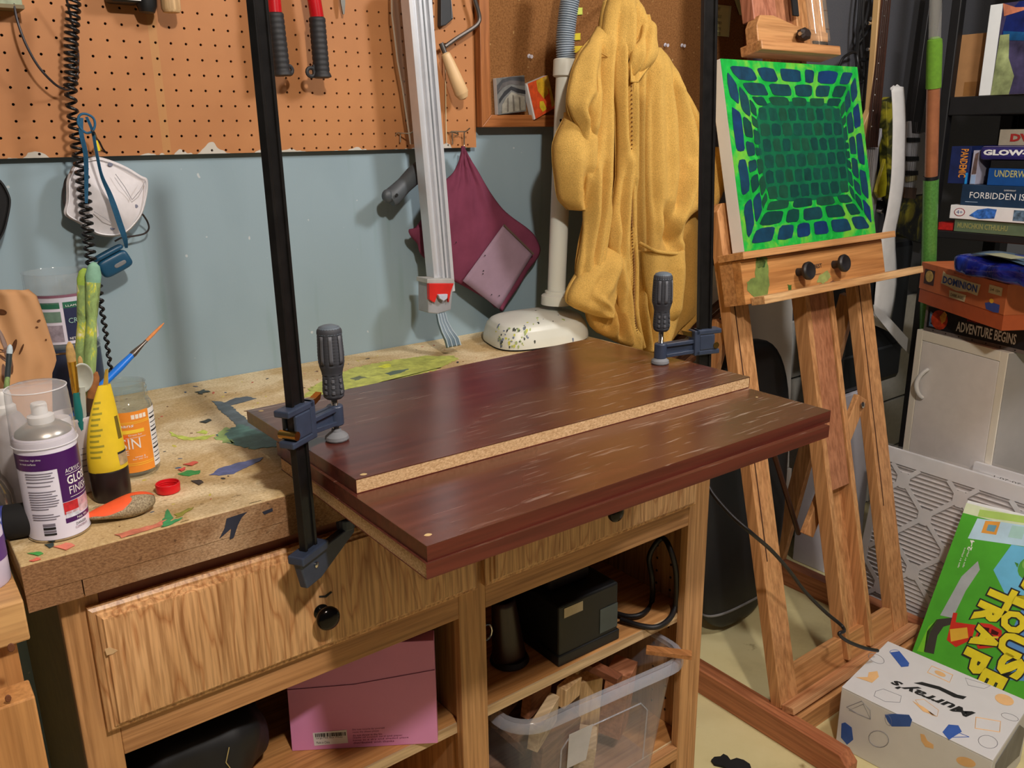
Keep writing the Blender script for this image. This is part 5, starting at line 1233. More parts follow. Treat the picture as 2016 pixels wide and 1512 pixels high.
# ------------------------------------------------------------------ things on the floor behind the easel
bd = thing('blank_board', 'large off-white blank board leaning on the wall behind the easel', 'board', (1.70, -.05, .0))
obj('board_sheet', MB().hexa([(1.52, -.075, .34), (2.05, -.075, .34), (2.05, -.062, .34), (1.52, -.062, .34), (1.52, -.030, 1.03), (2.05, -.030, 1.03), (2.05, -.017, 1.03), (1.52, -.017, 1.03)]), plain('board_white', (222, 218, 208), .7, 0, .04, 6), bd, smooth=0, bevel=.002)
obj('board_foot', MB().box((1.52, -.085, .0), (2.05, -.03, .338)), plain('board_white', (0, 0, 0)), bd, smooth=0)
gb = thing('gig_bag', 'black padded bag slumped behind the easel legs against the white board', 'bag', (1.72, -.20, 0))
def gf(u, v):
    th = 2 * math.pi * u; ph = math.pi * (v - .5) * .995
    x, y, z = superell(u, v, .19, .055, .41, .7)
    return V((1.655 + x + .04 * (z / .4) , -.185 + y + .035 * (z / .4), .422 + z))
obj('bag_body', MB().grid(gf, 40, 24, True), plain('black_nylon', (22, 23, 25), .5, 0, .3, 8, .1), gb, smooth=80)
obj('bag_piping', MB().tube([gf(k / 40, .22) for k in range(40)], .004, 8, closed=True), plain('grey_piping', (120, 118, 116), .7), gb)
rod = obj('wooden_rod', MB().tube([at(1516, 868, Y=-.31), at(1572, 1050, Y=-.27)], .0075, 10), plain('dark_rod', (84, 46, 28), .45), smooth=60)
tag(rod, 'thin dark brown rod leaning behind the left easel upright', 'rod')
wst = thing('wood_strips', 'bundle of dark brown wood strips slanting behind the right clamp and jacket hem', 'strips', tuple(at(1330, 700, Y=-.12)))
for k, (a, b, c, d, rgb) in enumerate(((1310, 690, 1424, 590, (92, 58, 36)), (1318, 706, 1428, 606, (128, 84, 56)), (1330, 716, 1432, 622, (74, 46, 30)), (1344, 722, 1436, 640, (150, 104, 74)))):
    obj('strip', MB().bar(at(a, b, Y=-.135), at(c, d, Y=-.075), .016, .012, (0, 1, 0)), wood('strip_wood_%d' % k, rgb, tuple(int(x * 1.15) for x in rgb), 'x', .6), wst, smooth=0, bevel=.001)
# ------------------------------------------------------------------ black cord trailing over the easel
crd = [(1392, 952, -.50), (1405, 975, -.52), (1440, 1015, -.56), (1480, 1050, -.60), (1520, 1085, -.60), (1555, 1125, -.60), (1585, 1165, -.60), (1625, 1205, -.61), (1655, 1230, -.63), (1662, 1242, -.645), (1652, 1248, -.645), (1668, 1262, -.65), (1700, 1275, -.66), (1728, 1281, -.67)]
o = obj('power_cord', MB().tube(cat([at(a, b, Y=y - .035) for a, b, y in crd], 8), .0042, 8), plain('cord_black', (26, 22, 22), .5), smooth=60)
tag(o, 'thin black cord running across the easel legs to the white carton', 'cord')
# ------------------------------------------------------------------ furnace filters in clear wrap, leaning
CARD = plain('filter_card', (222, 220, 220), .7, 0, .03)
PLEAT = plain('filter_pleat', (220, 214, 212), .9, 0, .05, 80)
WRAP = glass('wrap', (255, 255, 255), .12, .07, 2.2)
def ffilter(TL, TR, BL, label, strips=True, detail=True):
    TL, TR, BL = V(TL), V(TR), V(BL); ex = TR - TL; W = ex.length; ex.normalize(); ez = TL - BL; H = ez.length; ez.normalize()
    nn = ex.cross(ez).normalized()
    if nn.x < 0: nn = -nn
    o = thing('furnace_filter', label, 'filter', tuple(BL))
    P = lambda a, b, c=0.0: BL + ex * a + ez * b + nn * c
    fw = .022; T = .017
    for k, q in enumerate(((0, 0, W, fw), (0, H - fw * 1.9, W, H), (0, fw, fw, H - fw * 1.9), (W - fw, fw, W, H - fw * 1.9))):
        obj('card_frame', MB().obox(P(q[0], q[1]), ex * (q[2] - q[0]), ez * (q[3] - q[1]), nn * T), CARD, o, smooth=0)
    n = 34; m = MB(); pts = []
    for k in range(n * 2 + 1): pts.append((lerp(fw, H - fw * 1.9, k / (n * 2)), .003 if k % 2 else .015))
    vs = []
    for b, c in pts: vs += [P(fw, b, c), P(W - fw, b, c)]
    m.add(vs, [(2 * k, 2 * k + 1, 2 * k + 3, 2 * k + 2) for k in range(len(pts) - 1)])
    obj('pleats', m, PLEAT, o, smooth=0, kind='stuff')
    if strips:
        g = W / 3.0; m = MB(); hw = .0065
        for i in range(-1, 4):
            for j in range(0, 4):
                a0, b0 = i * g, j * g * 1.0
                for (a, b), (c, d) in (((a0, b0), (a0 + g / 1, b0 + g)), ((a0 + g, b0), (a0, b0 + g))):
                    def clipt(a, b, c, d):
                        t0, t1 = 0, 1
                        for lo, hi, s, e in ((fw, W - fw, a, c), (fw, H - fw * 1.9, b, d)):
                            dd = e - s
                            if abs(dd) < 1e-9: continue
                            ta, tb = (lo - s) / dd, (hi - s) / dd
                            if ta > tb: ta, tb = tb, ta
                            t0, t1 = max(t0, ta), min(t1, tb)
                        return (t0, t1)
                    t0, t1 = clipt(a, b, c, d)
                    if t1 - t0 < .05: continue
                    p, q = P(lerp(a, c, t0), lerp(b, d, t0), .001), P(lerp(a, c, t1), lerp(b, d, t1), .001)
                    obj('card_strip', MB().bar(p, q, .013, .0012, nn), CARD, o, smooth=0)
        nodes = [(i * g + (g / 2 if j % 2 else 0), j * g / 2) for j in range(1, 7) for i in range(0, 4)]
        for a, b in nodes:
            if fw + .01 < a < W - fw - .01 and fw < b < H - fw * 2 - .01:
                r = .021
                obj('card_node', MB().prism([P(a + r * math.cos(k * math.pi / 4 + .39), b + r * 1.2 * math.sin(k * math.pi / 4 + .39), .0012) for k in range(8)], -nn * .0012), CARD, o, smooth=0)
    # crumpled clear wrap standing slightly off the card
    rnd = random.Random(int(abs(TL.y) * 1000))
    G = {}
    def wf(u, v):
        k = (round(u * 26), round(v * 26))
        if k not in G: G[k] = rnd.uniform(-.0028, .0028) * (1 + 1.2 * (v > .82))
        return P(lerp(-.006, W + .006, u), lerp(.002, H + .012, v), -.0065 + G[k] * .8)
    obj('plastic_wrap', MB().grid(wf, 26, 26), WRAP, o, smooth=180, fixn=False)
    return o, P, ex, ez, nn, W, H
ff = ffilter((2.064, -.372, .500), (2.046, -.872, .500), (1.997, -.362, .004), 'pleated furnace filter with diamond card lattice in clear wrap beside the easel')
f2 = ffilter((2.094, -.622, .515), (2.076, -1.122, .515), (2.034, -.612, .004), 'second furnace filter in clear wrap standing behind the first one', strips=False)
o, P_, ex, ez, nn, W, H = f2
obj('end_board', MB().obox(P_(.02, .28, -.004), ex * (W - .04), ez * (H - .30), nn * .004), CARD, o, smooth=0)
for s, a, b, h, w in (('20×20×1', .10, H - .085, .014, .085), ('20·20·1', .06, H - .058, .007, .06), ('20·20·1', .16, H - .066, .007, .06), ('20·20·1', .05, H - .030, .006, .07)):
    text('size_print', s, INK, o, (lambda a0, b0: (lambda u, v: P_(a0 + .085 - u, b0 + .014 - v, -.0165)))(a, b), h, w)
# ------------------------------------------------------------------ white cabinet at the right
zt = at(1806, 648, X=2.20).z
cTL = at(1806, 648, X=2.20); cTR = at(1985, 695, Z=zt); cdx = (cTR - cTL); cdx.normalize(); cdn = V((-cdx.y, cdx.x, 0)); 
if cdn.x < 0: cdn = -cdn
Wc = (cTR - cTL).length; BEIGE = plain('beige_laminate', (242, 236, 220), .5, 0, .02); GREYD = plain('warm_white_door', (240, 235, 231), .35, 0, .03)
wc = thing('white_cabinet', 'small white cabinet with a bow handle under the stacked games', 'cabinet', (cTL.x + .12, cTL.y - .2, 0))
def cp(a, d, z): return V((cTL.x, cTL.y, 0)) + cdx * a + cdn * d + V((0, 0, z))
def cbx(a0, a1, d0, d1, z0, z1, m=None): return (m or MB()).hexa([cp(a0, d0, z0), cp(a1, d0, z0), cp(a1, d1, z0), cp(a0, d1, z0), cp(a0, d0, z1), cp(a1, d0, z1), cp(a1, d1, z1), cp(a0, d1, z1)])
obj('carcass', cbx(0, Wc, .018, .30, 0, zt), BEIGE, wc, smooth=0, bevel=.002)
obj('frame_edge', cbx(0, .022, 0, .0178, 0.02, zt), BEIGE, wc, smooth=0, bevel=.001)
obj('frame_edge', cbx(Wc - .022, Wc, 0, .0178, 0.02, zt), BEIGE, wc, smooth=0, bevel=.001)
obj('frame_edge', cbx(.0222, Wc - .0222, 0, .0178, zt - .028, zt), BEIGE, wc, smooth=0, bevel=.001)
dd = obj('door', cbx(.0235, Wc - .0235, .001, .0176, .025, zt - .0295), GREYD, wc, smooth=0, bevel=.0015)
hpts = []
for k in range(13):
    u = k / 12; hpts.append(cp(.052 - .013 * math.sin(math.pi * u) - .008 * u + .010, -.004 - .020 * math.sin(math.pi * u) ** .6, lerp(zt - .105, zt - .195, u)))
obj('handle', MB().tube(hpts, [.0055 + .001 * math.sin(math.pi * k / 12) for k in range(13)], 12), WHITE, dd)
sbx = obj('side_panel', cbx(Wc + .0002, Wc + .0025, .002, .30, 0, zt - .002), plain('grey_side', (176, 172, 170), .45, 0, .03), wc, smooth=0)
# ------------------------------------------------------------------ black shelf unit
su = thing('shelf_unit', 'black metal shelf unit loaded with board games', 'shelving', (2.5, -.7, 0))
BLK = plain('shelf_black', (20, 20, 21), .5, 0, .2)
SX = 2.345
obj('post', MB().box((SX, -.302, 0), (SX + .03, -.274, 2.3)), BLK, su, smooth=0, bevel=.003)
obj('post', MB().box((SX + .42, -.302, 0), (SX + .46, -.262, 2.3)), BLK, su, smooth=0, bevel=.003)
z1s = at(1850, 192, X=SX).z; z0s = at(1850, 228, X=SX).z
obj('shelf', MB().box((SX, -1.25, z0s), (SX + .46, -.303, z1s)), BLK, su, smooth=0, bevel=.003)
z2s = at(1880, 456, X=SX).z
obj('shelf', MB().box((SX + .004, -1.25, z2s - .022), (SX + .46, -.303, z2s)), BLK, su, smooth=0, bevel=.003)
obj('back_sheet', MB().box((SX + .455, -1.25, z2s), (SX + .46, -.303, 2.3)), BLACKM, su, smooth=0)
# ------------------------------------------------------------------ boxes: face given by its top-left corner, direction along the face, width, height, depth
def gbox(name, TL, dx, W, H, dep, mats, label, cat_='game box', lid=0.0, group=None, bevel=.0012):
    TL = V(TL); dx = V(dx).normalized(); dn = V((-dx.y, dx.x, 0))
    if dn.x < 0: dn = -dn
    o = thing(name, label, cat_, tuple(TL - V((0, 0, H))), group)
    F = lambda a, b, d=0.0: TL + dx * a + V((0, 0, b - H)) + dn * d      # a along, b up from the bottom, d inwards
    def bx(a0, a1, b0, b1, d0, d1): return MB().hexa([F(a0, b0, d0), F(a1, b0, d0), F(a1, b0, d1), F(a0, b0, d1), F(a0, b1, d0), F(a1, b1, d0), F(a1, b1, d1), F(a0, b1, d1)])
    if lid:
        obj('box_base', bx(.002, W - .002, 0, H - .003, .002, dep - .002), mats[1], o, smooth=0, bevel=bevel)
        body = obj('box_lid', bx(0, W, H - lid, H, 0, dep), mats[0], o, smooth=0, bevel=bevel)
    else: body = obj('box_body', bx(0, W, 0, H, 0, dep), mats[0], o, smooth=0, bevel=bevel)
    def patch(nm, poly, mt, lift=.0006, t=.0003): return obj(nm, MB().prism([F(a * W, b * H, -lift) for a, b in poly], -dn * t), mt, o, smooth=0)
    def word(nm, s, a, b, h, w, mt, lift=.0008, bold=0., shear=0.): return text(nm, s, mt, o, (lambda u, v: F(a * W + u, b * H + v, -lift)), h * H, w * W, bold, shear=shear)
    return o, F, patch, word, dn
R = lambda a0, b0, a1, b1: [(a0, b0), (a1, b0), (a1, b1), (a0, b1)]
def ell(a, b, ra, rb, n=14, ph=0): return [(a + ra * math.cos(2 * math.pi * k / n + ph), b + rb * math.sin(2 * math.pi * k / n + ph)) for k in range(n)]
# lowest box on the cabinet
TL = at(1825, 597, X=2.20); TR = at(2016, 637, Z=TL.z); TL.z = TL.z; H = TL.z - zt - .0008
DRK = plain('box_charcoal', (26, 26, 32), .4, 0, .2); STEELP = plain('box_steel', (120, 110, 106), .35, .3, .2, 60)
o, F, patch, word, dn = gbox('board_game', TL, TR - TL, .335, H, .30, [DRK], 'black board game box with white title lying on the white cabinet')
patch('printed_frame', R(0, 0, 1, .13), STEELP); patch('printed_frame', R(.0, .90, 1, 1), STEELP); patch('printed_frame', R(0, .13, .025, .90), STEELP)
patch('printed_art', ell(.15, .5, .085, .36), plain('art_red', (176, 56, 26), .5, 0, .6, 40), .0009)
patch('printed_art', [(.05, .75), (.12, .60), (.10, .45), (.06, .30), (.13, .2), (.05, .2)], plain('art_ice', (90, 120, 150), .5, 0, .6, 40), .0008)
patch('printed_art', [(.15, .62), (.19, .85), (.22, .75), (.21, .5), (.18, .38)], plain('art_gold', (220, 150, 60), .5, 0, .5, 40), .0012)
word('title', 'ADVENTURE BEGINS', .325, .24, .36, .55, PAPERW, bold=.02)
word('subtitle', 'DUNGEONS & DRAGONS', .42, .68, .11, .30, plain('title_red', (190, 30, 26), .5))
for k in range(7): patch('printed_rivet', ell(.1 + k * .13, .065, .006, .03, 8), INK, .0009); 
# orange card game box
TL = at(1815, 515, X=2.20); TR = at(1985, 560, Z=TL.z); zb_ = at(1825, 597, X=2.20).z + .0008
ORG = plain('box_orange', (196, 106, 60), .5, 0, .12, 20); ORG2 = plain('box_orange_base', (190, 92, 50), .5, 0, .08)
Wd = (TR - TL).length; TL = TL + (TR - TL) * .0
o, F, patch, word, dn = gbox('board_game', TL, TR - TL, Wd, TL.z - zb_, .36, [ORG, ORG2], 'large orange game box with blue title and tan lid art', lid=(TL.z - zb_) * .66)
CREAM = plain('print_cream', (206, 190, 150), .6, 0, .1); BLUEP = plain('print_blue', (40, 66, 140), .5, 0, .2)
patch('printed_emblem', R(.06, .50, .19, .86), plain('emblem_dark', (66, 40, 40), .6)); patch('printed_emblem', ell(.125, .70, .05, .14), plain('emblem_tan', (190, 160, 90), .6, 0, .4, 60), .0010)
patch('title_plate', [(.28, .62), (.36, .60), (.47, .55), (.60, .60), (.71, .58), (.73, .84), (.6, .84), (.45, .87), (.33, .86), (.29, .92)], CREAM)
word('title', 'DOMINION', .30, .64, .17, .40, BLUEP, .0014, .03)
patch('subtitle_plate', [(.40, .36), (.58, .36), (.59, .52), (.39, .52)], CREAM); word('subtitle', 'DARK AGES', .415, .40, .07, .15, INK, .0014)
word('publisher_line', 'RIO GRANDE GAMES', .42, .92, .04, .20, plain('line_red', (130, 40, 30), .6))
patch('info_plate', R(.82, .72, .955, .90), CREAM); word('info', '2-4  13+', .835, .78, .06, .10, INK, .0014)
patch('publisher_logo', [(.80, .48), (.86, .54), (.95, .53), (.95, .36), (.90, .34), (.82, .36)], plain('logo_blue', (60, 80, 160), .5)); patch('publisher_logo', ell(.865, .565, .022, .05), plain('logo_yellow', (236, 180, 50), .5), .0010)
patch('corner_art', ell(1.0, .55, .0, .0), ORG) if False else None
sd = plain('emblem_tan', (0, 0, 0))
obj('corner_emblem', MB().prism([F(Wd, (TL.z - zb_) * b, a) + V((0, 0, 0)) + V((TR - TL).normalized() * .0006) for a, b in [(.05, .48), (.11, .46), (.13, .70), (.09, .82), (.05, .74)]], (TR - TL).normalized() * .0003), sd, o, smooth=0)
# blue shiny folded package on the orange box
zt2 = at(1815, 515, X=2.20).z
pkg = thing('foil_package', 'shiny blue foil package lying on the orange game box', 'package', tuple(at(1930, 520, X=2.2)))
a, b = at(1842, 515, Z=zt2 + .03), at(2045, 560, Z=zt2 + .03); dxp = (b - a); Lp = dxp.length; dxp.normalize(); dnp = V((-dxp.y, dxp.x, 0)); dnp = dnp if dnp.x > 0 else -dnp
t = NT('blue_foil'); t.set(.22, .35, .6); fz = t.noise(t.coord((12, 12, 12)), 1.0, 4, .6, .6)
t.base(t.ramp(fz, [(.3, (8, 10, 60)), (.5, (20, 30, 130)), (.66, (40, 70, 190)), (.8, (60, 150, 210))])); t.bump(fz, .6, .01)
def pf(u, v):
    th = 2 * math.pi * u; e = .55; sg = lambda x: math.copysign(abs(x) ** e, x)
    k = min(1, 6 * v, 6 * (1 - v)) ** .5
    r = 1 + .05 * math.sin(9 * v + 3 * th) + .04 * math.sin(23 * v)
    return a + dxp * Lp * v + dnp * (.10 + .095 * k * sg(math.cos(th)) * r) + V((0, 0, .0025 + .026 * k * sg(math.sin(th)) * r))
obj('foil_sleeve', MB().grid(pf, 28, 34, True), t.m, pkg, smooth=80)
LID = plain('teal_print', (70, 92, 110), .5, 0, .5, 30)
obj('top_sheet', MB().grid(lambda u, v: a + dxp * (Lp * lerp(.25, 1.0, u)) + dnp * lerp(.03, .17, v) + V((0, 0, .031 + .006 * math.sin(5 * u + 4 * v))), 12, 8), LID, pkg, smooth=60, solid=.0015)
obj('side_label', MB().obox(a + dxp * Lp * .42 + dnp * .02 + V((0, 0, .0395)), dxp * .09, dnp * .05, (0, 0, .001)), plain('label_olive', (150, 150, 120), .6), pkg, smooth=0)
# --- games on the lower shelf of the unit
dX = V((-.03, -1, 0)).normalized()
def face(px0, py0, px1, py1, X=2.352): a = at(px0, py0, X=X); return a, a.z - at(px0, py1, X=X).z
TL, H = face(1880, 431, 0, 456); TL.z = z2s + .0005 + H
o, F, patch, word, dn = gbox('board_game', TL, dX, .34, H, .30, [plain('box_sage', (92, 110, 82), .5)], 'sage green card game box at the bottom of the shelf stack')
word('title', 'MUNCHKIN CTHULHU', .03, .30, .42, .42, plain('title_khaki', (150, 150, 90), .5), bold=.02)
zc_ = TL.z
o2 = gbox('card_box', at(1848, 437, X=2.36) * 1.0, dX, .045, at(1848, 437, X=2.36).z - z2s - .0005, .20, [plain('box_scarlet', (176, 28, 22), .45, 0, .4, 60)], 'small scarlet box end left of the sage green game', 'box')
TL = at(1872, 403, X=2.345); Hh = TL.z - zc_ - .0005
o, F, patch, word, dn = gbox('board_game', TL, dX, .36, Hh, .30, [PAPERW], 'white game box with little blue photographs on the shelf stack')
patch('printed_photo', [(.16, .30), (.24, .1), (.36, .2), (.37, .85), (.30, .9), (.22, .75)], plain('photo_blue', (56, 110, 190), .5, 0, .6, 90)); patch('printed_photo', R(.50, .14, .80, .88), plain('photo_grey', (96, 120, 140), .5, 0, .7, 90))
patch('round_badge', ell(.08, .5, .045, .30), plain('badge_red', (160, 60, 70), .5)); patch('round_badge', ell(.08, .5, .038, .25), PAPERW, .0010); word('badge_text', '4+', .055, .36, .28, .05, BLUEP, .0014); patch('blue_end', R(.90, 0, 1, 1), plain('print_cyan', (30, 140, 210), .5))
zc2 = TL.z
TL = at(1895, 363, X=2.352); Hh = TL.z - zc2 - .0005
o, F, patch, word, dn = gbox('board_game', TL, dX, .36, Hh, .30, [plain('box_petrol', (28, 52, 78), .45, 0, .2)], 'petrol blue tin game box with white serif title')
word('title', 'FORBIDDEN ISLAND', .07, .36, .30, .60, PAPERW); word('maker', 'GAMEWRIGHT', .33, .76, .07, .09, PAPERW)
patch('fine_print', R(.04, .16, .14, .19), plain('print_pale', (150, 170, 190), .6)); patch('fine_print', R(.56, .14, .72, .18), plain('print_pale', (0, 0, 0)))
zc3 = TL.z
# upright navy box with orange vertical title
TL = at(1874, 288, X=2.36); BLz = zc2 + .004
o, F, patch, word, dn = gbox('board_game', TL, dX, .058, TL.z - at(1874, 361, X=2.36).z, .30, [plain('box_navy', (22, 36, 84), .45, 0, .3, 30)], 'navy blue game box standing on end with orange vertical title')
Hn = TL.z - at(1874, 361, X=2.36).z
text('title', 'PANDEMIC', plain('title_orange', (220, 140, 50), .5), o, (lambda u, v: F(.030 + v * 1.0, Hn * .93 - u, -.0010)), .022, Hn * .76, .02)
patch('light_corner', R(.88, 0, 1, .30), plain('print_cyan', (0, 0, 0)))
TL2 = at(1917, 296, X=2.358)
o, F, patch, word, dn = gbox('board_game', TL2, dX, .016, TL2.z - zc3 - .0005, .26, [plain('box_pale', (170, 166, 180), .5)], 'pale grey narrow box standing between the navy box and the violet tin')
patch('printed_scene', [(.45, .9), (1, .95), (1, .32), (.2, .3), (.3, .6)], plain('scene_brown', (96, 76, 70), .5, 0, .5, 60)); patch('printed_band', R(.15, .02, 1, .28), plain('band_blue', (150, 176, 210), .5))
TL = at(1947, 331, X=2.352)
o, F, patch, word, dn = gbox('board_game', TL, dX, .30, TL.z - zc3 - .0005, .28, [plain('box_azure', (18, 74, 140), .45)], 'azure blue game box with yellow title under the violet tin')
word('title', 'UNDERWATER CITIES', .06, .50, .40, .62, plain('title_sand', (190, 180, 110), .5), bold=.01)
zc4 = TL.z
o, F, patch, word, dn = gbox('game_tin', V((2.352, TL.y - .003, zc4 + .0215)), dX, .28, .0210, .28, [BLACK], 'black flat box between the azure box and the violet tin', 'box')
TL = at(1930, 287, X=2.348); TL.z = max(TL.z, zc4 + .055); Hh = TL.z - zc4 - .0220
o, F, patch, word, dn = gbox('game_tin', TL, dX, .33, Hh, .30, [plain('tin_violet', (48, 42, 104), .35, 0, .1)], 'violet game tin with bold white lettering', bevel=.010)
word('title', 'GLOW-IN', .035, .34, .40, .46, PAPERW, .0012, .05); patch('tin_rim', R(.03, .93, .97, .96), plain('rim_grey', (130, 126, 136), .4))
zc5 = TL.z
TL = at(1969, 255, X=2.36)
o, F, patch, word, dn = gbox('disc_box', TL, dX, .26, TL.z - zc5 - .0005, .24, [plain('box_fawn', (150, 140, 122), .6)], 'fawn box with dark red lettering on top of the violet tin', 'box')
word('title', 'DVD', .12, .25, .48, .30, plain('title_darkred', (150, 34, 30), .5), bold=.05)
# --- upper shelf: carton and colourful canvas
TL = at(1883, 70, X=2.40)
o, F, patch, word, dn = gbox('cardboard_box', TL, dX, .30, TL.z - z1s - .0005, .28, [plain('cardboard', (170, 124, 78), .8, 0, .08)], 'plain cardboard carton on the top shelf behind the painted canvas', 'carton')
patch('packing_tape', R(.14, .02, .28, .24), plain('tape_tan', (150, 104, 56), .4))
TL = at(1950, 10, X=2.35)
Hc = TL.z - z1s - .0005; dC = V((-.10, -1, 0)).normalized()
o, F, patch, word, dn = gbox('canvas_on_shelf', TL, dC, .36, Hc, .020, [plain('canvas_white', (0, 0, 0))], 'blue and magenta swirled painting standing on the top shelf', 'painting')
SWI = [plain('swirl%d' % i, c, .4, 0, .6, 20) for i, c in enumerate([(18, 34, 96), (20, 80, 130), (120, 30, 90), (66, 60, 92), (150, 160, 110), (196, 120, 90)])]
patch('painted_area', R(.10, .0, 1, 1), SWI[3]); patch('painted_area', [(.12, .66), (1, .60), (1, 1), (.22, 1), (.14, .88)], SWI[0], .0010); patch('painted_area', [(.13, .70), (.5, .62), (1, .74), (1, .60), (.6, .52), (.14, .60)], SWI[1], .0014)
patch('painted_area', [(.5, .2), (.62, .45), (.9, .5), (1, .42), (1, .16), (.74, .12)], SWI[2], .0010); patch('painted_area', [(.10, .0), (.24, .0), (.26, .2), (.2, .4), (.18, .66), (.11, .66)], SWI[4], .0016); patch('painted_area', [(.10, 1), (.2, .94), (.34, .92), (.2, .88), (.12, .86)], SWI[5], .0018)
# ------------------------------------------------------------------ painted staff leaning by the shelf
YB = -.335
a, b = at(1843, -30, Y=YB), at(1829, 500, Y=YB); dq = (b - a).normalized()
def on(py):
    for k in range(400):
        p = a + dq * (k * .004)
        v = p - CAM
        if 756 + FPX * v.dot(RY) / v.dot(RZ) >= py: return p
    return p
sf = thing('painted_staff', 'tall painted staff of green and copper sections leaning beside the shelf unit', 'staff', tuple(a + dq * (a.z / -dq.z) * .98))
p74, p172, p348 = on(74), on(172), on(348)
foot = a + dq * ((a.z - .012) / -dq.z)
obj('clear_tube', MB().tube([a, p74], .0155, 16), glass('staff_clear', (230, 226, 215), .05, .14, 1.4), sf)
obj('green_foam', MB().lathe([(.010, -.004), (.0185, .004), (.0200, .02), (.0200, (p172 - p74).length)], p74, tuple(dq), 20), plain('foam_green', (96, 140, 34), .9, 0, .1, 100), sf)
obj('copper_section', MB().tube([p172, p348], .0175, 20), plain('copper_paint', (166, 106, 72), .25, .2), sf)
obj('black_band', MB().tube([p348 - dq * .004, p348 + dq * .006], .0200, 20), BLACK, sf)
obj('glitter_section', MB().tube([p348 + dq * .006, foot], .0210, 20), plain('glitter_green', (84, 138, 62), .3, .1, .25, 200), sf)
# ------------------------------------------------------------------ guitars on the wall
gt = thing('bass_guitar', 'white bass guitar with maple neck hanging on the dark wall', 'guitar', tuple(at(1715, 480, Y=-.06)))
MAPLE = plain('maple', (206, 166, 110), .4, 0, .06, 8); ROSE = plain('rosewood', (74, 46, 36), .5, 0, .15, 40)
YG = -.075
def gpoly(name, px, y, d, m, par, bev=.002): return obj(name, MB().prism([at(a, b, Y=y) for a, b in px], (0, d, 0)), m, par, smooth=30, bevel=bev)
gpoly('neck', [(1733, -30), (1753, -30), (1723, 262), (1730, 290), (1708, 290), (1699, 250), (1714, 215), (1722, 120)], YG, .020, MAPLE, gt)
fbp = [(1740, -30), (1757, -30), (1728, 290), (1705, 291), (1716, 210), (1727, 120)]
gpoly('fretboard', fbp, YG - .006, .006, ROSE, gt, 0)
gpoly('body', [(1700, 253), (1704, 268), (1705, 292), (1728, 292), (1734, 262), (1737, 252), (1737, 268), (1731, 290), (1727, 330), (1726, 400), (1722, 430), (1730, 500), (1715, 560), (1660, 540), (1668, 400), (1690, 330), (1699, 290)], YG + .006, .034, plain('guitar_white', (196, 194, 198), .3, 0, .03), gt)
m = MB()
for k in range(9):
    f = k / 9; p = at(lerp(1744, 1712, f), lerp(0, 280, f), Y=YG - .0075)
    m.lathe([(.0022, 0), (.0015, .0006)], p, (0, -1, 0), 6)
obj('fret_markers', m, PAPERW, gt, kind='stuff')
for k in range(4):
    obj('string', MB().tube([at(1743 + k * 3.6, -30, Y=YG - .010), at(1710 + k * 4, 290, Y=YG - .010), at(1690 + k * 4, 480, Y=YG - .010)], .0007, 5), CHROME, gt)
for py in (390, 415): obj('control_knob', MB().lathe([(.008, 0), (.008, .016), (.006, .018)], at(1728, py, Y=YG + .004), (0, -1, 0), 14), CHROME, gt)
g2 = thing('electric_guitar', 'white electric guitar with black pickups and yellow-black body hanging behind the staff', 'guitar', tuple(at(1800, 480, Y=-.06)))
gpoly('neck', [(1836, -30), (1862, -30), (1812, 262), (1795, 262)], YG, .018, plain('neck_dark', (30, 28, 28), .5), g2)
gpoly('pickguard', [(1787, 240), (1795, 238), (1796, 262), (1812, 264), (1822, 260), (1828, 290), (1830, 380), (1800, 384), (1774, 376), (1775, 330), (1784, 290)], YG, .012, plain('guitar_white', (0, 0, 0)), g2)
CAMO = NT('yellow_black_finish'); CAMO.set(.35, 0, .5); fz = CAMO.noise(CAMO.coord((14, 14, 14)), 1.0, 3, .6, .5); CAMO.base(CAMO.ramp(fz, [(.40, (24, 26, 20)), (.5, (60, 62, 30)), (.62, (160, 150, 40))]))
gpoly('body', [(1768, 250), (1784, 300), (1772, 372), (1800, 386), (1832, 382), (1840, 440), (1822, 480), (1790, 470), (1766, 460), (1764, 410), (1750, 380), (1745, 200), (1756, 190)], YG + .014, .030, CAMO.m, g2)
for py in (275, 312, 340): gpoly('pickup', [(1788 - (py - 275) * .08, py - 4), (1812 - (py - 275) * .06, py - 4), (1812 - (py - 275) * .06, py + 5), (1788 - (py - 275) * .08, py + 5)], YG - .006, .006, BLACK, g2, .001)
gpoly('bridge', [(1782, 368), (1806, 370), (1803, 392), (1780, 390)], YG - .008, .008, plain('bridge_bronze', (120, 92, 72), .3, .7), g2, .002)
gpoly('cream_switch', [(1785, 348), (1806, 345), (1806, 355), (1786, 358)], YG - .008, .007, plain('aged_cream', (180, 170, 130), .5), g2, .001)
for k in range(4): obj('string', MB().tube([at(1800 + k * 3, 240, Y=YG - .009), at(1788 + k * 4.5, 372, Y=YG - .009)], .0006, 5), CHROME, g2)
yb_ = obj('yellow_scarf', MB().prism([at(a, b, Y=-.10) for a, b in [(1744, 312), (1747, 360), (1744, 386), (1732, 390), (1726, 378), (1733, 350)]], (0, .012, 0)), plain('yellow_vinyl', (190, 180, 40), .2, 0, .3), smooth=30, bevel=.002)
tag(yb_, 'shiny yellow vinyl piece hanging between the two guitars', 'vinyl')
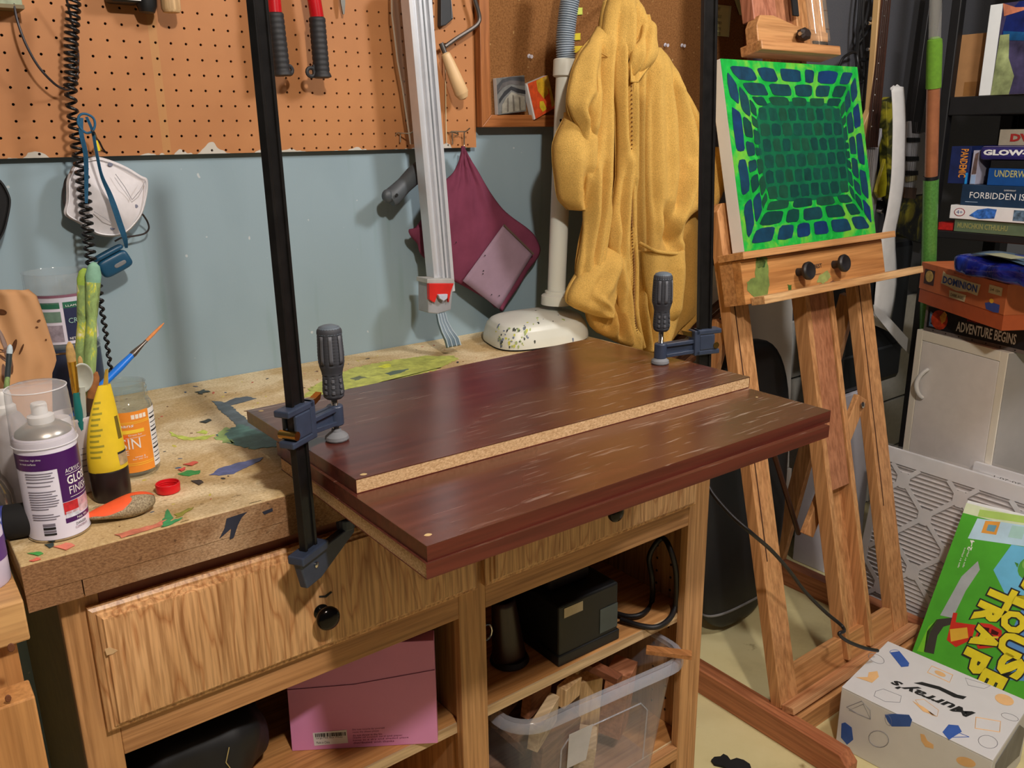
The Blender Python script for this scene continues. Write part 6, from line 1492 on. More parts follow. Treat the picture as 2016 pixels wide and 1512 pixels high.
# paper strips
PSM = plain('paper_strip', (206, 204, 200), .85, 0, .05, 30)
P1 = thing('paper_strip', 'long white paper strip with torn top hanging past the easel', 'paper', tuple(at(1740, 690, Y=-.16)))
L1 = [(1754, 172), (1753, 230), (1750, 300), (1748, 360), (1743, 420), (1737, 470), (1730, 560), (1724, 640)]; R1 = [(1779, 171), (1779, 230), (1776, 300), (1775, 360), (1769, 420), (1765, 470), (1771, 560), (1756, 655)]
def strip(Lp, Rp, y):
    A_ = cat([at(a, b, Y=y) for a, b in Lp], 4); B_2 = cat([at(a, b, Y=y) for a, b in Rp], 4); n = len(A_) - 1
    return MB().grid(lambda u, v: (lambda i: A_[i].lerp(B_2[i], u) + V((0, -.006 * math.sin(math.pi * u) - .01 * math.sin(5 * v), 0)))(int(round(v * n))), 6, n)
obj('strip', strip(L1, R1, -.225), PSM, P1, smooth=60, solid=.0012)
obj('torn_edge', MB().prism([at(a, b, Y=-.228) for a, b in [(1754, 173), (1760, 168), (1763, 170), (1767, 166), (1772, 170), (1779, 171), (1779, 175), (1754, 177)]], (0, .002, 0)), PSM, P1, smooth=0)
ps2 = obj('paper_strip', MB().prism([at(a, b, Y=-.24) for a, b in [(1720, 600), (1726, 602), (1757, 632), (1797, 676), (1792, 698), (1782, 690), (1752, 655), (1722, 618)]], (0, .002, 0)), PSM, smooth=0)
tag(ps2, 'short grey-white strip slanting down to the white cabinet', 'paper')
# cables with plugs on the wall
cbt = thing('cable_bundle', 'black cables with chrome plugs hanging on the dark wall behind the canvas', 'cable', tuple(at(1690, 200, Y=-.03)))
for q in [[(1694, -20), (1690, 40), (1686, 110), (1690, 160), (1696, 230), (1690, 300)], [(1702, -20), (1698, 50), (1702, 130), (1696, 200)], [(1716, -20), (1704, 40), (1690, 80), (1688, 140)], [(1652, 132), (1662, 112), (1684, 104), (1690, 130), (1700, 160), (1682, 162)], [(1690, 85), (1710, 60), (1724, 40), (1722, 80), (1712, 115), (1694, 118)]]:
    obj('cable', MB().tube(cat([at(a, b, Y=-.03 - .006 * (i % 2)) for i, (a, b) in enumerate(q)], 6), .0042, 8), BLACK, cbt)
for a, b in ((1718, 37), (1712, 46), (1712, 97)):
    obj('plug', MB().lathe([(.005, -.012), (.006, -.010), (.006, .010), (.003, .012), (.003, .02)], at(a, b, Y=-.05), (1, 0, .05), 12), CHROME, cbt)
# ------------------------------------------------------------------ white printed carton on the floor
hM = 0.1583
A_, B2, C_, D_ = at(1748, 1262, Z=hM), at(1657, 1352, Z=hM), at(1955, 1497, Z=hM), at(2016, 1375, Z=hM)
D_ = A_ + (C_ - B2)
mc = thing('printed_carton', 'white carton printed with cheese sketches and script lettering beside the easel foot', 'carton', tuple((A_ + C_) / 2 - V((0, 0, hM))))
dz = V((0, 0, -hM)); e1 = C_ - B2; e2 = A_ - B2                 # e1 along the long front, e2 across
CW = plain('carton_white', (214, 214, 214), .55, 0, .02)
lidh = .0
obj('carton_body', MB().hexa([B2 + dz, C_ + dz, D_ + dz, A_ + dz, B2 - V((0, 0, .003)), C_ - V((0, 0, .003)), D_ - V((0, 0, .003)), A_ - V((0, 0, .003))]), CW, mc, smooth=0, bevel=.002)
obj('lid_flap', MB().hexa([p + V((0, 0, -.0028)) for p in (B2, C_, D_, A_)] + [B2, C_, D_, A_]), CW, mc, smooth=0, bevel=.001)
obj('end_panel_shade', MB().prism([C_ + (D_ - C_) * a + dz * b + e1.normalized() * .0008 for a, b in [(.1, .15), (.7, .1), (.95, .4), (.9, .8), (.5, .6), (.2, .95)]], e1.normalized() * .0003), plain('end_grey', (120, 118, 116), .6, 0, .3, 12), mc, smooth=0)  # shade of the carton's right end, laid on as a grey patch
top = lambda a, b, l=.0005: B2 + e1 * a + e2 * b + V((0, 0, l))
fn = e1.cross(V((0, 0, 1))).normalized(); fn = fn if fn.x < 0 else -fn
frt = lambda a, b, l=.0006: B2 + dz + e1 * a - dz * b + fn * l
PB, PO, PG = plain('print_cobalt', (50, 90, 170), .6, 0, .1), plain('print_apricot', (232, 186, 128), .6, 0, .08), plain('print_pencil', (140, 140, 144), .6)
def poly(f, pts, mt, nm='printed_sketch', l=.0005): obj(nm, MB().prism([f(a, b, l) for a, b in pts], (f(0, 0, .0008) - f(0, 0, .0005))), mt, mc, smooth=0)
def outline(f, pts, mt, r=.0007, nm='printed_outline'): obj(nm, MB().tube([f(a, b, .0003) for a, b in pts], r, 4, closed=True), mt, mc, smooth=0)
def tp(px, py): 
    p = at(px, py, Z=hM) - B2; a = p.dot(e1) / e1.length_squared; q = p - e1 * a; return (a, q.dot(e2) / e2.length_squared)
def fp(px, py):
    P = B2; N = fn; p = at(px, py, P=P, N=N) - (B2 + dz); return (p.dot(e1) / e1.length_squared, p.z / hM)
T = lambda pts: [tp(*q) for q in pts]; Fp = lambda pts: [fp(*q) for q in pts]
ellp = lambda cx, cy, rx, ry, rot=0, n=16: [(cx + rx * math.cos(k * 2 * math.pi / n) * math.cos(rot) - ry * math.sin(k * 2 * math.pi / n) * math.sin(rot), cy + rx * math.cos(k * 2 * math.pi / n) * math.sin(rot) + ry * math.sin(k * 2 * math.pi / n) * math.cos(rot)) for k in range(n)]
poly(top, T([(1762, 1289), (1782, 1287), (1800, 1310), (1798, 1316), (1783, 1317)]), PB); outline(top, T(ellp(1772, 1288, 10, 4)), PB)
outline(top, T(ellp(1733, 1300, 17, 8, .4)), PG)
poly(top, T([(1688, 1335), (1712, 1335), (1715, 1326), (1733, 1324), (1735, 1335), (1720, 1346)]), PO)
outline(top, T([(1726, 1362), (1742, 1358), (1778, 1372), (1774, 1384), (1744, 1382), (1722, 1371)]), PG)
outline(top, T([(1846, 1316), (1888, 1334), (1880, 1348), (1836, 1328)]), PO, .0012); poly(top, T(ellp(1862, 1331, 12, 4, .4)), PO)
outline(top, T([(1913, 1340), (1964, 1356), (1950, 1361), (1918, 1354)]), PG)
poly(top, T([(1800, 1382), (1822, 1394), (1838, 1410), (1846, 1412), (1820, 1402)]), PO); outline(top, T([(1806, 1380), (1824, 1379), (1852, 1400), (1848, 1412), (1822, 1402)]), PO)
poly(top, T(ellp(1990, 1383, 20, 10, .3)), PO)
poly(top, T([(1856, 1442), (1870, 1428), (1890, 1430), (1896, 1442), (1880, 1450), (1868, 1457)]), PB); outline(top, T([(1872, 1452), (1890, 1444), (1910, 1452)]), PB, .001)
outline(top, T([(1928, 1415), (1978, 1424), (1974, 1444), (1924, 1436)]), PO, .0012); outline(top, T(ellp(1948, 1462, 20, 12, .2)), PG); outline(top, T(ellp(1998, 1416, 18, 6, .3)), PG)
poly(frt, Fp([(1742, 1407), (1760, 1405), (1790, 1407), (1796, 1417), (1792, 1430), (1756, 1430), (1748, 1420)]), PB); outline(frt, Fp(ellp(1749, 1418, 6, 11, -.3)), PG)
outline(frt, Fp([(1667, 1392), (1697, 1380), (1713, 1398), (1714, 1416), (1690, 1406)]), PG, .001); outline(frt, Fp([(1672, 1398), (1700, 1386), (1714, 1416)]), PG, .001)
poly(frt, Fp([(1657, 1424), (1664, 1422), (1677, 1432), (1680, 1456), (1668, 1466), (1656, 1452)]), PB)
outline(frt, Fp(ellp(1730, 1455, 20, 16, .3)), PG, .001)
poly(frt, Fp([(1812, 1444), (1820, 1446), (1826, 1458), (1838, 1466), (1838, 1474), (1822, 1470), (1814, 1458)]), PO)
poly(frt, Fp(ellp(1902, 1500, 20, 9, .3)), PO)
# script lettering, upside down to us
lo, ro = at(1760, 1336, Z=hM + .0006), at(1922, 1402, Z=hM + .0006)
dxw = (lo - ro).normalized(); upw = V((dxw.y, -dxw.x, 0)); 
if upw.dot(e2) > 0: upw = -upw
text('script_lettering', "Murray's", INK, mc, lambda a, b: ro + upw * -.006 + dxw * a + upw * b, .040, (lo - ro).length * 1.0, .03, shear=.3)
obj('lettering_flourish', MB().prism([p + V((0, 0, .0004)) for p in [at(1799, 1345, Z=hM), at(1815, 1343, Z=hM), at(1850, 1352, Z=hM), at(1885, 1368, Z=hM), at(1903, 1372, Z=hM), at(1896, 1377, Z=hM), at(1878, 1373, Z=hM), at(1848, 1358, Z=hM), at(1815, 1349, Z=hM)]], (0, 0, .0003)), INK, mc, smooth=0)
# ------------------------------------------------------------------ bright game box leaning on the filter
tl = V((1.965, -.674, .455)); bl_ = V((1.752, -.668, .0)); dxm = V((.17, -.985, 0)).normalized()
um = (tl - bl_); Hm = um.length; um.normalize(); Wm = .285; nm_ = dxm.cross(um).normalized(); nm_ = nm_ if nm_.x > 0 else -nm_
mg = thing('leaning_game_box', 'bright green and blue game box with yellow lettering leaning on the furnace filter', 'game box', tuple(bl_ + dxm * .14))
G_ = lambda a, b, l=0.0: bl_ + dxm * (a * Wm) + um * (b * Hm) - nm_ * l
obj('box_body', MB().hexa([G_(0, 0), G_(1, 0), G_(1, 0, -.03), G_(0, 0, -.03), G_(0, 1), G_(1, 1), G_(1, 1, -.03), G_(0, 1, -.03)]), plain('game_white', (232, 236, 236), .3, 0, .03), mg, smooth=0, bevel=.002)
def gp(pts, rgb, lift, nm='printed_area'): obj(nm, MB().prism([G_(a, b, lift) for a, b in pts], -nm_ * .0002), plain('game_%d_%d_%d' % rgb, rgb, .3, 0, .12, 14), mg, smooth=0)
def gq(px, py):
    p = at(px, py, P=bl_, N=nm_) - bl_; return (p.dot(dxm) / Wm, p.dot(um) / Hm)
GQ = lambda pts: [gq(*q) for q in pts]
gp([(0, 0), (1, 0), (1, .93), (0, .93)], (80, 170, 50), .0006)
gp([(0, .93), (1, .93), (1, .985), (0, .985)], (214, 226, 190), .0006)
gp(GQ([(1893, 1012), (2016, 1040), (2030, 1085), (1878, 1052)]), (186, 218, 236), .0009)
gp(GQ([(1896, 994), (2020, 1022), (2020, 1036), (1893, 1008)]), (176, 210, 110), .0009)
gp(GQ([(1908, 1018), (1936, 1022), (1930, 1048), (1902, 1042)]), (226, 160, 70), .0012); gp(GQ([(1914, 1026), (1930, 1029), (1926, 1042), (1911, 1038)]), (110, 160, 180), .0014)
gp(GQ([(1958, 1030), (1984, 1036), (1978, 1060), (1952, 1054)]), (170, 212, 206), .0012); gp(GQ([(2000, 1042), (2024, 1048), (2020, 1078), (1996, 1072)]), (36, 60, 130), .0012)
gp(GQ([(1960, 1070), (2030, 1088), (2040, 1240), (1960, 1180), (1930, 1120)]), (110, 190, 228), .0009)
gp(GQ([(1990, 1200), (2050, 1180), (2050, 1360), (1940, 1345)]), (96, 150, 210), .0009)
gp(GQ([(1838, 1208), (1872, 1130), (1900, 1100), (1905, 1118), (1882, 1160), (1862, 1215)]), (170, 176, 178), .0010)
gp(GQ([(1813, 1282), (1816, 1240), (1832, 1216), (1862, 1214), (1868, 1226), (1846, 1232), (1836, 1250), (1832, 1288)]), (64, 60, 56), .0012)
gp(GQ([(1800, 1280), (1818, 1230), (1836, 1214), (1822, 1240), (1814, 1284)]), (120, 200, 50), .0012)
gp(GQ(ellp(1997, 1120, 22, 24, .2)), (84, 160, 60), .0012); gp(GQ([(1974, 1118), (1968, 1106), (1976, 1110)]), (70, 140, 50), .0014); gp(GQ(ellp(1992, 1110, 9, 12, .4)), (130, 190, 90), .0016)
gp(GQ([(1854, 1260), (1862, 1204), (1870, 1205), (1868, 1224), (1906, 1232), (1900, 1262), (1872, 1276)]), (206, 52, 38), .0014)
gp(GQ([(1858, 1238), (1890, 1236), (1894, 1258), (1862, 1264)]), (226, 176, 60), .0016)
BKT = [(1914, 1228), (1934, 1232), (1955, 1246), (1956, 1262), (1948, 1280), (1914, 1282), (1905, 1262)]
gp(GQ(BKT), (206, 50, 40), .0018)
for q in ([(1917, 1236), (1932, 1240), (1930, 1252), (1915, 1250)], [(1936, 1242), (1950, 1250), (1948, 1256), (1935, 1252)], [(1914, 1264), (1929, 1263), (1930, 1276), (1916, 1276)], [(1935, 1264), (1950, 1266), (1945, 1276), (1935, 1276)]): gp(GQ(q), (70, 20, 20), .0022)
gp(GQ([(1902, 1256), (1950, 1258), (1950, 1262), (1902, 1261)]), (226, 200, 60), .0024)
YEL, BLKT = plain('letter_yellow', (232, 214, 44), .35, 0, .08, 40), plain('letter_shadow', (30, 26, 30), .5)
def glyph(s, cx, cy, h, w, ang):
    c = gq(cx, cy); ca, sa = math.cos(ang), math.sin(ang)
    def fnx(lift, grow):
        def f(a, b):
            a = (a / w - .5) * w * grow; b = (b / h - .5) * h * grow
            return bl_ + dxm * (c[0] * Wm + a * ca - b * sa) + um * (c[1] * Hm + a * sa + b * ca) - nm_ * lift
        return f
    text('title_shadow', s, BLKT, mg, fnx(.0024, 1.12), h, w, .11)
    text('title_letter', s, YEL, mg, fnx(.0030, 1.0), h, w, .06)
an = -math.pi / 2 - .12
for s, x, y in (('M', 2003, 1178), ('O', 1976, 1230), ('U', 1976, 1277), ('S', 1978, 1322), ('T', 1948, 1176), ('R', 1926, 1212), ('A', 1926, 1262), ('P', 1908, 1308)): glyph(s, x, y, .058, .056 if s != 'M' else .070, an)
glyph('E', 1944, 1352, .056, .05, an)
text('small_print', '2-4', PAPERW, mg, (lambda c: (lambda a, b: bl_ + dxm * (c[0] * Wm - b) + um * (c[1] * Hm + a) - nm_ * .0016))(gq(1886, 1078)), .010, .028, .02)
for k in range(2): text('small_print', 'ages 6+ players', PAPERW, mg, (lambda c: (lambda a, b: bl_ + dxm * (c[0] * Wm - b) + um * (c[1] * Hm + a) - nm_ * .0016))(gq(1866 + k * 9, 1112)), .005, .055)
# ------------------------------------------------------------------ left: neighbouring pine bench, scrap block
nb = thing('pine_bench', 'orange pine bench cut off by the left edge of the picture', 'bench', (-.35, -.62, 0))
PT = wood('pine_orange', (186, 128, 74), (206, 150, 92), 'z', .5, .6); PTX = wood('pine_orange_x', (190, 140, 88), (212, 166, 110), 'x', .5, .6)
xe = at(40, 1150, Y=-.66).x
obj('bench_top', MB().box((-.60, -.66, .885), (-.163, -.05, .932)), PTX, nb, smooth=0, bevel=.002)
obj('apron', MB().box((-.60, -.640, .80), (-.175, -.620, .884)), PT, nb, smooth=0)
obj('leg', MB().box((-.262, -.700, 0.0), (-.172, -.662, .842)), PT, nb, smooth=0, bevel=.002)
kn = MB(); 
for a, b, r in ((22, 1275, .0035), (16, 1375, .003)): kn.lathe([(r, 0), (r * .8, .0006)], at(a, b, Y=-.7003), (0, -1, 0), 9, 1, 1.5)
obj('wood_knot', kn, plain('knot', (110, 62, 34), .7), nb, kind='stuff', smooth=0)
sb_ = thing('scrap_beam', 'worn scrap timber offcut standing low between pine bench and oak cabinet', 'timber', (-.148, -.60, 0))
obj('timber', MB().hexa([(-.205, -.69, .0), (-.140, -.70, .0), (-.136, -.45, .0), (-.20, -.45, .0), (-.205, -.69, .435), (-.140, -.70, .425), (-.136, -.45, .455), (-.20, -.45, .46)]), wood('grey_timber', (130, 96, 68), (160, 122, 90), 'y', .8, .6), sb_, smooth=0, bevel=.006)
# ------------------------------------------------------------------ bench top: spray can
ZT_ = ZB
sc = V((-.1030, -.5380, ZB + .0006)); Rc = .0328
spc = thing('spray_can', 'white and purple spray varnish can with clear cap at the bench edge', 'spray can', tuple(sc))
CANW = plain('can_white', (218, 214, 226), .3, 0, .02); PUR = plain('can_purple', (70, 24, 92), .3, 0, .05)
hc = .1185
obj('can_body', MB().lathe([(.028, .0005), (Rc - .001, 0), (Rc + .0006, .0015), (Rc + .0006, .0035), (Rc, .005), (Rc, hc), (Rc - .0012, hc + .004), (Rc - .006, hc + .007)], sc, n=48), [CANW], spc)
obj('can_rim', MB().lathe([(Rc - .001, 0), (Rc + .0011, .0008), (Rc + .0011, .003), (Rc, .0036)], sc, n=48), CHROME, spc)
obj('can_shoulder', MB().lathe([(Rc - .003, hc + .005), (Rc - .004, hc + .009), (Rc - .012, hc + .015), (Rc - .017, hc + .018), (.0001, hc + .018)], sc, n=40), plain('tinplate', (186, 182, 172), .3, .8), spc)
nz = obj('spray_nozzle', MB().lathe([(.013, hc + .017), (.014, hc + .020), (.014, hc + .026), (.0085, hc + .028), (.0085, hc + .039), (.0075, hc + .041), (.0001, hc + .042)], sc, n=28), WHITE, spc)
obj('clear_cap', MB().shell([(Rc + .0006, hc - .004), (Rc + .0012, hc + .0), (Rc - .0006, hc + .05), (Rc - .0015, hc + .059), (Rc - .006, hc + .0625), (.0002, hc + .063)], sc, n=48), glass('cap_clear', (240, 238, 242), .15, .20, 1.0), spc)
obj('cap_skirt', MB().shell([(Rc + .001, hc - .005), (Rc + .0013, hc + .001), (Rc + .001, hc + .004)], sc, n=48), glass('cap_skirt', (240, 238, 244), .2, .35, .8), spc)
va = math.atan2(CAM.y - sc.y, CAM.x - sc.x)              # bearing of the viewer from the can
def wrap(par, c, r, a0, a1, z0, z1, mt, nm, lift=.0003, slant=None, n=24):
    def f(u, v):
        a = lerp(a0, a1, u) + va; zz_ = lerp(z0, z1, v)
        if slant: zz_ = lerp(slant[0](u), slant[1](u), v)
        return V((c.x + (r + lift) * math.cos(a), c.y + (r + lift) * math.sin(a), c.z + zz_))
    return obj(nm, MB().grid(f, n, 4), mt, par, smooth=60, fixn=False)
for r_, z_ in ((Rc - .0012, hc + .0595), (Rc + .0016, hc - .0045)): obj('cap_edge', MB().tube([sc + V((r_ * math.cos(k * math.pi / 24), r_ * math.sin(k * math.pi / 24), z_)) for k in range(48)], .0007, 6, closed=True), glass('cap_edge', (246, 246, 250), .1, .5, 1.0), spc)
wrap(spc, sc, Rc, -1.45, 2.6, .088, .107, PUR, 'purple_band')
wrap(spc, sc, Rc, .22, 2.4, .046, .0885, PUR, 'purple_panel', .0003)
wrap(spc, sc, Rc, .22, 2.4, .0200, .0260, PUR, 'purple_strip', .0003)
for a0, a1, z0, z1, rgb in ((.22, .75, .031, .0455, (190, 40, 48)), (.75, 1.5, .030, .0455, (206, 160, 170)), (.26, .75, .026, .034, (210, 214, 226)), (.8, 1.3, .028, .036, (214, 190, 196))): wrap(spc, sc, Rc, a0, a1, z0, z1, plain('can_print_%d' % rgb[1], rgb, .4, 0, .3, 150), 'printed_picture', .0005)
cf = lambda a0, z0, l=.0007: cyl_fn(sc, Rc + l, va + a0, sc.z + z0)
text('label_text', 'ACRYLIC', PAPERW, spc, cf(.46, .0800), .0050, .022); text('label_text', 'GLOSS', PAPERW, spc, cf(.47, .0655), .0105, .033, .02); text('label_text', 'FINISH', PAPERW, spc, cf(.50, .0535), .0095, .030)
wrap(spc, sc, Rc, .45, 1.6, .0778, .0784, PAPERW, 'label_rule', .0007); wrap(spc, sc, Rc, .5, 1.6, .0498, .0504, PAPERW, 'label_rule', .0007)
text('label_text', 'Net Wt', PAPERW, spc, cf(.62, .0215), .0032, .016); text('label_text', 'DANGER', INK, spc, cf(.55, .0145), .0032, .015); text('label_text', 'CONTENTS', plain('ink_mauve', (130, 80, 110), .6), spc, cf(.5, .0105), .0028, .018)
text('label_text', 'crystal clear, high shiny', PAPERW, spc, cf(-1.0, .100), .0026, .026); text('label_text', 'on most surfaces', PAPERW, spc, cf(-1.0, .0955), .0026, .020)
GRY = plain('ink_grey', (120, 116, 130), .6)
for k, (z, w) in enumerate([(.084, .030), (.081, .028), (.078, .031), (.074, .029), (.069, .026), (.062, .030), (.059, .026), (.056, .031), (.053, .029), (.050, .032), (.047, .031), (.044, .029), (.041, .020), (.034, .024), (.031, .030), (.028, .026)]):
    wrap(spc, sc, Rc, -.85, -.85 + w / Rc, z, z + .0011, GRY, 'fine_print_line', .0006, n=10)
for k, (z0, z1) in enumerate([(.020, .0235), (.016, .0190), (.0125, .015), (.009, .0115)]): wrap(spc, sc, Rc, -.52, -.12, z0, z1, INK if k % 2 else GRY, 'barcode_bar', .0006, n=8)
# white pump top of the can behind
wn = thing('pump_bottle', 'white spray pump bottle almost hidden behind the clear cap', 'bottle', (-.128, -.445, ZB))
obj('bottle_body', MB().lathe([(.022, 0), (.024, .004), (.024, .11), (.016, .126), (.012, .13)], (-.128, -.445, ZB + .0004), n=24), plain('bottle_grey', (190, 186, 186), .4), wn)
pn = at(92, 738, Y=-.445)
obj('pump_collar', MB().lathe([(.0125, 0), (.0125, .010), (.0095, .013)], (-.128, -.445, ZB + .128), n=24), WHITE, wn)
obj('pump_head', MB().lathe([(.0095, 0), (.0095, .012), (.0085, .0165), (.0075, .018)], (-.128, -.445, ZB + .140), n=24), WHITE, wn)
# ------------------------------------------------------------------ glass jar with orange sauce label
jc = V((.0185, -.398, ZB + .0006)); Rj = .0325
jr = thing('glass_jar', 'open empty glass jar with an orange sauce label', 'jar', tuple(jc))
GLS = glass('jar_glass', (214, 224, 214), .04, .05, 1.3)
jp = [(.027, .0005), (.0305, .002), (Rj, .006), (Rj, .094), (.0315, .101), (.0285, .106), (.0275, .108), (.0275, .111), (.0290, .112), (.0290, .1145), (.0275, .116), (.0275, .119), (.0288, .120), (.0288, .1225), (.0272, .124), (.0272, .128), (.0282, .1295), (.0270, .1305), (.0255, .1295), (.0252, .108), (.0295, .098), (.0300, .008), (.026, .004), (.0001, .004)]
obj('jar_glass', MB().shell(jp, jc, n=44), GLS, jr)
ORL = plain('label_orange', (238, 146, 50), .45, 0, .1, 24); vj = math.atan2(CAM.y - jc.y, CAM.x - jc.x); va_s = va; va = vj
wrap(jr, jc, Rj, -2.0, .86, .010, .096, ORL, 'orange_label', .0004, n=40)
wrap(jr, jc, Rj, .86, 1.9, .012, .095, PAPERW, 'nutrition_panel', .0005, n=16)
for k in range(12): wrap(jr, jc, Rj, .90, 1.30 + .2 * (k % 2), .018 + k * .0062, .0192 + k * .0062 + (.0012 if k in (3, 7, 10) else 0), INK, 'print_line', .0008, n=6)
for z0, a0, a1 in ((.081, -.9, .85), (.079, -.6, .85), (.0225, -.5, .85), (.020, -.4, .85)): wrap(jr, jc, Rj, a0, a1, z0, z0 + .0012, plain('label_amber', (248, 184, 60), .5), 'label_arc', .0007, slant=(lambda u, z0=z0: z0 + .003 * (u - .5) ** 2, lambda u, z0=z0: z0 + .0013 + .003 * (u - .5) ** 2))
wrap(jr, jc, Rj, -.3, .55, .066, .071, plain('label_yellow', (250, 206, 60), .5), 'label_ribbon', .0007)
wrap(jr, jc, Rj, -.8, -.1, .052, .064, plain('label_flame', (232, 110, 40), .5, 0, .2, 30), 'label_flame', .0006)
jf = lambda a0, z0, l=.0009: cyl_fn(jc, Rj + l, vj + a0, jc.z + z0)
for k in range(4): wrap(jr, jc, Rj, .10 + k * .16, .23 + k * .16, .0855, .0915, plain('print_cream2', (244, 232, 214), .5), 'fact_badge', .0008, n=5)
text('label_text', 'Wegmans', PAPERW, jr, jf(-1.10, .0735), .0062, .042, .01, shear=.2); text('label_text', 'RAISIN', PAPERW, jr, jf(-1.20, .0440), .0150, .051); text('label_text', 'SAUCE', PAPERW, jr, jf(-1.05, .0360), .0066, .030)
text('label_text', 'Great for', PAPERW, jr, jf(-.1, .0625), .0024, .018); text('label_text', 'no preservatives', PAPERW, jr, jf(-.2, .0585), .0024, .026); text('label_text', 'sweet &', PAPERW, jr, jf(.05, .031), .0026, .014); text('label_text', 'for stir fry', PAPERW, jr, jf(-.05, .0275), .0026, .020)
# ------------------------------------------------------------------ yellow squeeze tube standing on its dark cap
tc = V((-.0290, -.472, ZB + .0004)); va = math.atan2(CAM.y - tc.y, CAM.x - tc.x)
tu = thing('squeeze_tube', 'yellow squeeze tube standing upside down on its dark brown cap', 'tube', tuple(tc))
obj('tube_cap', MB().lathe([(.019, 0), (.0220, .001), (.0230, .006), (.0238, .040), (.0230, .042)], tc, n=36), plain('cap_brown', (40, 28, 26), .35, 0, .2), tu)
def tubef(u, v):
    th = 2 * math.pi * u; z = lerp(.0415, .150, v)
    k = min(1, max(0, (v - .05) / .95)); w = lerp(.0240, .0078, k ** 1.9); d = lerp(.0212, .0022, k ** .9)
    x, y = w * math.cos(th), d * math.sin(th); ro = va + math.pi / 2 + .35
    return tc + V((x * math.cos(ro) - y * math.sin(ro) + .010 * k * k, x * math.sin(ro) + y * math.cos(ro), z))
YT = plain('tube_yellow', (226, 194, 44), .4, 0, .1, 30)
obj('tube_body', MB().grid(tubef, 36, 30, True), YT, tu, smooth=70)
obj('tube_crimp', MB().prism([tc + V((.0135, -.002, .148)), tc + V((.0085, .003, .148)), tc + V((.014, .003, .168)), tc + V((.0165, -.001, .170))], (.001, .002, 0)), plain('crimp_amber', (216, 176, 70), .4), tu, smooth=0)
def twrap(u0, u1, v0, v1, mt, nm, l=1.012): obj(nm, MB().grid(lambda a, b: (lambda p: V((tc.x + .010 * lerp(v0, v1, b) ** 2 + (p.x - tc.x - .010 * lerp(v0, v1, b) ** 2) * l, tc.y + (p.y - tc.y) * l, p.z)))(tubef(lerp(u0, u1, a), lerp(v0, v1, b))), 10, 10), mt, tu, smooth=60, fixn=False)
for k in range(11): twrap(.56, .66 + .02 * (k % 3), .18 + k * .062, .205 + k * .062, plain('tube_print', (150, 140, 40), .5), 'print_line')
twrap(.80, .93, .05, .18, plain('tube_patch', (176, 150, 110), .5, 0, .4, 80), 'label_patch'); twrap(.80, .93, .18, .205, INK, 'label_rule'); twrap(.84, .90, .35, .62, plain('tube_ink', (110, 94, 30), .5), 'label_letters')
# ------------------------------------------------------------------ brush cup with brushes
cc = V((-.052, -.412, ZB + .0004))
cu = thing('brush_cup', 'white plastic cup crowded with paint brushes behind the squeeze tube', 'cup', tuple(cc))
obj('cup_wall', MB().shell([(.0245, 0), (.0255, .002), (.0300, .098), (.0312, .100), (.0312, .103), (.0296, .103), (.0285, .098), (.0240, .004), (.0001, .003)], cc, n=36), plain('cup_white', (214, 206, 208), .45, 0, .05), cu)
va = math.atan2(CAM.y - cc.y, CAM.x - cc.x)
for k in range(6): wrap(cu, cc, .0277, .1, .7, .03 + k * .008, .0315 + k * .008, GRY, 'print_line', .0006, n=6)
def brush(p0, p1, label, hand, fer, tip, rh=.0035, lf=.035, lt=.030, rf=.0045, flat=.45, grp='brushes in the cups', nm='paint_brush', taper=.5):
    p0, p1 = V(p0), V(p1); d = (p1 - p0).normalized(); L = (p1 - p0).length
    o = thing(nm, label, 'brush', tuple(p0))
    hl = L - lf - lt
    obj('handle', MB().lathe([(rh * taper, 0), (rh * .9, hl * .35), (rh * 1.15, hl * .8), (rh * .85, hl)], p0, tuple(d), 12), hand, o)
    obj('ferrule', MB().lathe([(rh * .9, hl - .002), (rh, hl + .002), (rf, hl + lf * .8), (rf * 1.05, hl + lf)], p0, tuple(d), 14, 1, lerp(1, flat, .6)), fer, o)
    obj('bristles', MB().lathe([(rf, hl + lf - .001), (rf * 1.1, hl + lf + lt * .35), (rf * .8, hl + lf + lt * .8), (rf * .25, L)], p0, tuple(d), 14, 1, flat), tip, o, smooth=70)
    return o
t = NT('paint_caked'); t.set(.4, 0, .5); fz = t.noise(t.coord((70, 70, 26)), 1.0, 4, .65, .6)
t.base(t.ramp(fz, [(.30, (74, 84, 50)), (.42, (128, 150, 92)), (.54, (150, 178, 110)), (.60, (206, 206, 60)), (.66, (226, 224, 206)), (.72, (50, 46, 50))])); t.bump(fz, .3, .002)
CAKED = t.m
GRNB = plain('bristle_green', (120, 164, 140), .7, 0, .15, 120); GOLD = plain('ferrule_gold', (214, 168, 70), .25, .9); BRN = plain('bristle_brown', (150, 96, 50), .8, 0, .25, 120); TANB = plain('bristle_tan', (186, 150, 90), .8, 0, .2, 120)
TEALH = plain('handle_teal', (30, 122, 120), .3); BLUEH = plain('handle_blue', (30, 118, 220), .3); ORB = plain('bristle_orange', (206, 130, 70), .7, 0, .1, 120)
YBR = -.402
brush(cc + V((.004, .006, .006)), at(185, 516, Y=YBR), 'tall paint-caked brush with a blunt mint green tip', CAKED, CAKED, GRNB, .0072, .045, .026, .0090, .6, taper=.8)
brush(cc + V((-.006, .008, .006)), at(166, 528, Y=YBR + .01), 'tall paint-caked brush with yellow-green tip left of the mint one', CAKED, CAKED, plain('bristle_lime', (150, 180, 70), .7, 0, .2, 120), .0070, .045, .022, .0078, .6, taper=.8)
brush(cc + V((.004, -.012, .006)), at(136, 673, Y=-.455), 'teal handled brush with golden ferrule and rounded tan bristles', TEALH, GOLD, TANB, .0045, .042, .026, .0052, .55)
